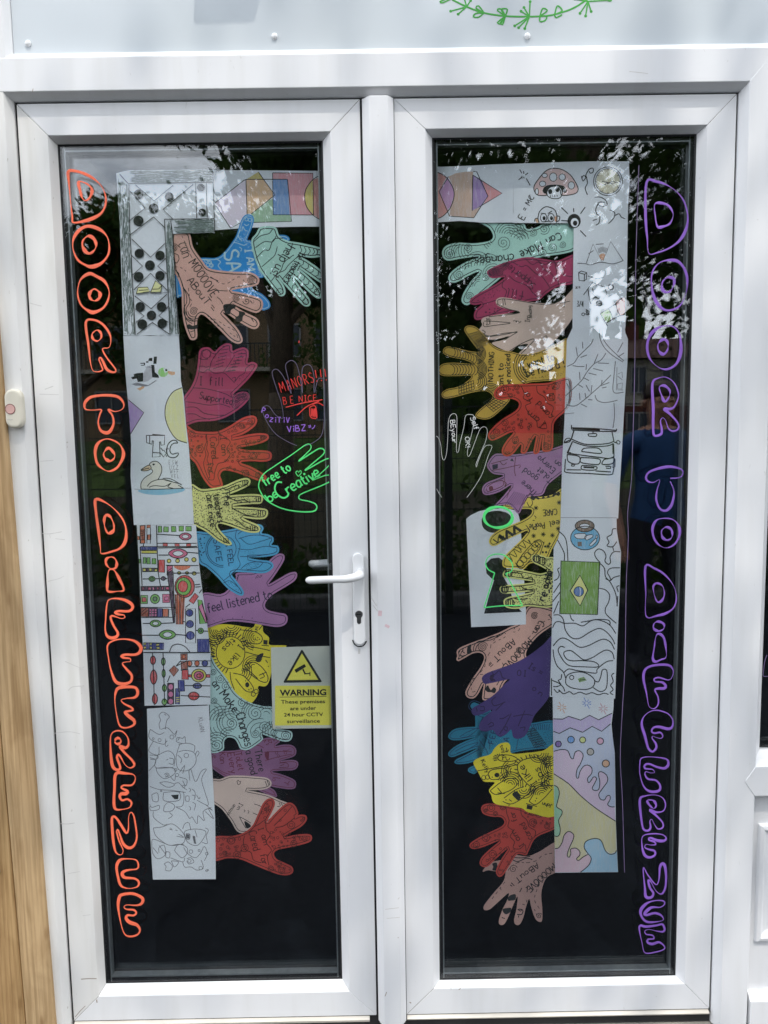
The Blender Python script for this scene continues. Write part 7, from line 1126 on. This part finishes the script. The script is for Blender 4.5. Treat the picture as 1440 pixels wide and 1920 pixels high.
tree('dark tree far to the right beyond the fence', (9.5, -14, .0), [((0, 0, 5.0), (2.4, 2.0, 2.4), 4500), ((-1.8, .3, 4.0), (1.8, 1.6, 1.6), 3200), ((2.2, 0, 4.4), (1.8, 1.6, 1.8), 2600)], 3.4, .13)
tree('rounded tree in front of the far apartment block', (1.5, -19, .3), [((0, 0, 4.2), (2.8, 2.2, 2.2), 4200), ((-2.2, 0, 3.4), (1.8, 1.6, 1.5), 2400)], 2.6, .16)
vs, fs = [], []
for i in range(9000):
    x = rt_.uniform(-7, 7); q = Vector((x, -5.3 + rt_.gauss(0, .3), abs(rt_.gauss(0, .33)) * (1 + .5 * math.sin(x * 2.3)))); a = Vector((rt_.gauss(0, 1), rt_.gauss(0, 1), rt_.gauss(.4, 1))).normalized(); b = a.cross(Vector((rt_.gauss(0, 1), rt_.gauss(0, 1), .3))).normalized(); k = len(vs)
    vs += [q, q + a * .05 + b * .025, q + a * .1, q + a * .05 - b * .025]; fs.append((k, k + 1, k + 2, k + 3))
tag(mesh('undergrowth', vs, fs, M_LEAF), 'low dark undergrowth along the far side of the mesh fence', None, None, 'stuff')
vs, fs = [], []
for i in range(9000):
    x = rt_.uniform(-60, 60); q = Vector((x, -48 + rt_.gauss(0, 2), 1 + abs(rt_.gauss(0, 3.0)) * (1 + .3 * math.sin(x * .35) + .25 * math.sin(x * .9)))); a = Vector((rt_.gauss(0, 1), rt_.gauss(0, 1), rt_.gauss(0, 1))).normalized(); b = a.cross(Vector((rt_.gauss(0, 1), rt_.gauss(0, 1), .3))).normalized(); k = len(vs)
    vs += [q, q + a * .7 + b * .45, q + a * 1.4, q + a * .7 - b * .45]; fs.append((k, k + 1, k + 2, k + 3))
tag(mesh('far_wood', vs, fs, M_LEAF), 'dark line of trees far beyond the green, behind the houses', None, None, 'stuff')
# buildings
def windows(root, y, lst, m_f, m_g):
    for (x0, x1, z0, z1) in lst:
        f = MB(); t = .07
        f.box(x0, x0 + t, y, y + .12, z0, z1); f.box(x1 - t, x1, y, y + .12, z0, z1); f.box(x0 + t, x1 - t, y, y + .12, z0, z0 + t); f.box(x0 + t, x1 - t, y, y + .12, z1 - t, z1); f.box((x0 + x1) / 2 - .03, (x0 + x1) / 2 + .03, y, y + .11, z0 + t, z1 - t)
        f = f.build('window', m_f); kid(f, root); f.matrix_world = Matrix.Identity(4)
        g = box('pane', x0 + t, x1 - t, y + .02, y + .05, z0 + t, z1 - t, m_g); g.parent = f
M_TAN = mat('tan rendered wall', (.15, .105, .06), .9, .12, 1.5); M_WING = mat('dark blue window glass', (.02, .03, .045), .3, .2, 2); M_FR = mat('pale window frame', (.2, .2, .2), .6, .05, 5); M_ROOF = mat('brown roof tiles', (.06, .03, .024), .9, .25, 4, .3, 12, .2, (1, 1, 6)); M_CRW = mat('cream rendered wall', (.27, .25, .21), .9, .06, 2); M_BRK = mat('red brick wall', (.09, .032, .024), .9, .3, 20, .2, 30, .2, (1, 1, 3))
ab = empty('apartment_building', (-7, -34, 1)); ab.matrix_world = Matrix.Translation(ab.location); tag(ab, 'tan apartment block with balconies across the green, mirrored in the left door', 'building')
kid(box('wall', -15, -1.2, -42, -34, .6, 7.2, M_TAN), ab)
windows(ab, -34, [(x, x + 1.5, z, z + 1.5) for x in (-13, -10.3, -7.4, -5.0, -2.9) for z in (2.0, 4.9)], M_FR, M_WING)
for x0, x1, z in ((-8.0, -4.2, 4.4), (-13.5, -9.8, 4.4)):
    m = MB(); m.box(x0, x1, -33.98, -32.9, z - .18, z); o = m.build('balcony_slab', M_CRW); kid(o, ab)
    m = MB(); 
    for k in range(int((x1 - x0) / .18)): m.box(x0 + k * .18, x0 + k * .18 + .04, -32.95, -32.91, z, z + 1.0)
    m.box(x0, x1, -32.97, -32.89, z + 1.0, z + 1.06); o = m.build('balcony_railing', M_FENCE); kid(o, ab)
kid(box('roof', -15.3, -.9, -42.3, -33.6, 7.202, 7.5, M_ROOF), ab)
hs_ = empty('house', (14, -36, 1)); hs_.matrix_world = Matrix.Translation(hs_.location); tag(hs_, 'cream house with brown roof and red brick base, mirrored in the right door', 'house')
kid(box('wall', 10.2, 20, -43, -36, 2.5, 4.75, M_CRW), hs_); kid(box('brick_base', 10.15, 20.05, -43, -35.95, .6, 2.5, M_BRK), hs_)
windows(hs_, -36, [(12.2, 13.0, 3.1, 4.4), (13.7, 14.6, 3.1, 4.4), (16.2, 17.2, 3.1, 4.4)], M_FR, M_WING); windows(hs_, -35.95, [(12.0, 13.3, 1.2, 2.2)], M_FR, M_WING)
m = MB(); m.add([(9.7, -43.5, 4.75), (20.5, -43.5, 4.75), (20.5, -35.4, 4.75), (9.7, -35.4, 4.75), (11.5, -39.5, 6.1), (19, -39.5, 6.1)], [(0, 1, 5, 4), (2, 3, 4, 5), (0, 4, 3), (1, 2, 5), (0, 3, 2, 1)]); o = m.build('roof', M_ROOF); kid(o, hs_); kid(box('chimney', 13, 13.7, -40, -39.3, 5.4, 7.0, M_BRK), hs_)
# people
def skin_mesh(pts, edges, root_i, sub=2):
    me = bpy.data.meshes.new('s'); me.from_pydata([p[0] for p in pts], edges, []); ob = bpy.data.objects.new('s', me); C.objects.link(ob)
    sk = ob.modifiers.new('skin', 'SKIN'); sk.use_smooth_shade = True
    for i, p in enumerate(pts):
        r = p[1]; me.skin_vertices[0].data[i].radius = r if isinstance(r, tuple) else (r, r); me.skin_vertices[0].data[i].use_root = i == root_i
    s = ob.modifiers.new('sub', 'SUBSURF'); s.levels = sub; s.render_levels = sub
    dg = bpy.context.evaluated_depsgraph_get(); out = bpy.data.meshes.new_from_object(ob.evaluated_get(dg)); bpy.data.objects.remove(ob); return out
M_SKIN = mat('skin', (.42, .22, .15), .6, .06, 20); M_SHIRT = mat('blue t-shirt cotton', (.018, .06, .16), .9, .12, 25); M_NAVY = mat('navy jacket cloth', (.012, .02, .05), .9, .15, 25); M_TROU = mat('dark trousers', (.018, .02, .028), .9, .15, 25); M_HAIR = mat('dark brown hair', (.035, .02, .014), .6, .3, 60); M_SHOE = mat('dark shoes', (.02, .02, .02), .6, .1, 20)
def person(label, x, y, top_m, hair_long, arms, sleeve):
    """standing figure facing the doors (+y); arms = [(elbow, wrist, palm direction)] for right (+x) and left (-x), relative to the feet"""
    B = Vector((x, y, 0)); V = lambda a, b, c: B + Vector((a, b, c)); pts, ed = [], []
    def add(p, r, par=None):
        pts.append((tuple(p), r)); i = len(pts) - 1
        if par is not None: ed.append((par, i))
        return i
    pel = add(V(0, 0, .93), (.155, .11)); w = add(V(0, .01, 1.08), (.135, .10), pel); ch = add(V(0, 0, 1.28), (.165, .115), w); sh = add(V(0, -.01, 1.40), (.12, .09), ch); nk = add(V(0, 0, 1.475), .052, sh); hb = add(V(0, .02, 1.54), (.072, .085), nk); hm = add(V(0, .02, 1.61), (.078, .096), hb); ht = add(V(0, .01, 1.68), (.06, .07), hm)
    for s, (el, wr, pd) in zip((1, -1), arms):
        a0 = add(V(s * .175, -.01, 1.385), .062, sh); a1 = add(B + Vector(el), .042, a0); a2 = add(B + Vector(wr), .027, a1); pd = Vector(pd).normalized(); side = pd.cross(Vector((0, 1, 0))); side = side.normalized() if side.length > .1 else Vector((1, 0, 0))
        pm = add(B + Vector(wr) + pd * .06, (.036, .018), a2); pc = B + Vector(wr) + pd * .085
        for k, (off, L) in enumerate(((-.03, .065), (-.01, .078), (.01, .074), (.029, .058))):
            f0 = add(pc + side * off, .0095, pm); f1 = add(pc + side * off * 1.1 + pd * L * .55 + Vector((0, .008, 0)), .0085, f0); add(pc + side * off * 1.1 + pd * L + Vector((0, .024, 0)), .007, f1)
        t0 = add(B + Vector(wr) + pd * .03 + side * -.036 + Vector((0, .01, 0)), .012, a2); add(B + Vector(wr) + pd * .07 + side * -.055 + Vector((0, .025, 0)), .009, t0)
    for s in (1, -1):
        h = add(V(s * .10, 0, .86), .092, pel); k = add(V(s * .115, .015, .49), .06, h); an = add(V(s * .12, -.02, .095), .042, k); toe = add(V(s * .135, .12, .04), (.042, .032), an)
    me = skin_mesh(pts, ed, pel); 
    for m_ in (M_SKIN, top_m, M_TROU, M_SHOE): me.materials.append(m_)
    for p in me.polygons:
        c = p.center; z = c.z; dx = abs(c.x - x)
        wrd = min((c - (B + Vector(a[1]))).length for a in arms); eld = min((c - (B + Vector(a[0]))).length for a in arms)
        arm = min(min((c - (B + Vector(a[0]).lerp(Vector(a[1]), t))).length for t in (.0, .25, .5, .75, 1)) for a in arms) < .058 and dx > .165
        hand_ = min(min((c - (B + Vector(a[1]) + Vector(a[2]).normalized() * t)).length for t in (.02, .06, .1, .14, .17)) for a in arms) < .056
        if z < .085: i = 3
        elif hand_: i = 0
        elif arm: i = 1 if sleeve else 0
        elif z < .93: i = 2
        elif z < 1.455: i = 1
        else: i = 0
        p.material_index = i
    o = bpy.data.objects.new('person', me); C.objects.link(o); tag(o, label, 'person')
    for q in me.vertices: q.co -= B
    o.location = B; o.matrix_world = Matrix.Translation(B); me.polygons.foreach_set('use_smooth', [True] * len(me.polygons))
    m = bmesh.new(); bmesh.ops.create_uvsphere(m, u_segments=20, v_segments=12, radius=1)
    for v in m.verts:
        n_ = v.co.copy(); low = -.15 if n_.y > .2 else (-1.5 if hair_long else -.6); v.co = Vector((n_.x * .093, n_.y * .108, max(n_.z, low) * .085)) + V(0, -.004 if n_.y < .2 else -.012, 1.655); v.co += Vector((rt_.uniform(-.004, .004), rt_.uniform(-.004, .004), rt_.uniform(-.004, .004)))
    hm_ = bpy.data.meshes.new('hair'); m.to_mesh(hm_); m.free(); h = link('hair', hm_, M_HAIR); hm_.polygons.foreach_set('use_smooth', [True] * len(hm_.polygons)); kid(h, o)
    f = MB()
    for s in (-1, 1): f = MB(); f.bar(V(s * .030, .092, 1.612), V(s * .030, .108, 1.612), .009, 8); e = f.build('eye', M_HAIR); kid(e, o)
    f = MB(); f.bar(V(0, .10, 1.605), V(0, .132, 1.572), .006, 8, .013); e = f.build('nose', M_SKIN); kid(e, o); f = MB(); f.box(x - .024, x + .024, y + .10, y + .108, 1.542, 1.549); e = f.build('mouth', mat('lips', (.30, .10, .09), .5, .05, 20)); kid(e, o)
    f = MB()
    for s in (-1, 1): f = MB(); f.bar(V(s * .080, .0, 1.605), V(s * .094, -.01, 1.612), .028, 8, .02); e = f.build('ear', M_SKIN); kid(e, o)
    return o
person('person in a blue t-shirt and dark trousers standing with arms down before the right door', 1.62, -2.75, M_SHIRT, True, [((.27, -.03, 1.10), (.26, .06, .86), (0, .15, -1)), ((-.27, -.03, 1.10), (-.24, .08, .86), (0, .15, -1))], False)
person('person in a navy jacket holding up a phone in front of the door pair', .02, -2.18, M_NAVY, False, [((.24, .10, 1.16), (.07, .36, 1.36), (-.25, .35, 1)), ((-.24, .10, 1.16), (-.07, .36, 1.36), (.25, .35, 1))], True)
ph = box('phone', -.018, .058, -1.742, -1.734, 1.375, 1.53, M_GASKET, bev=.002); tag(ph, 'black phone held up by the person in the navy jacket', 'phone')
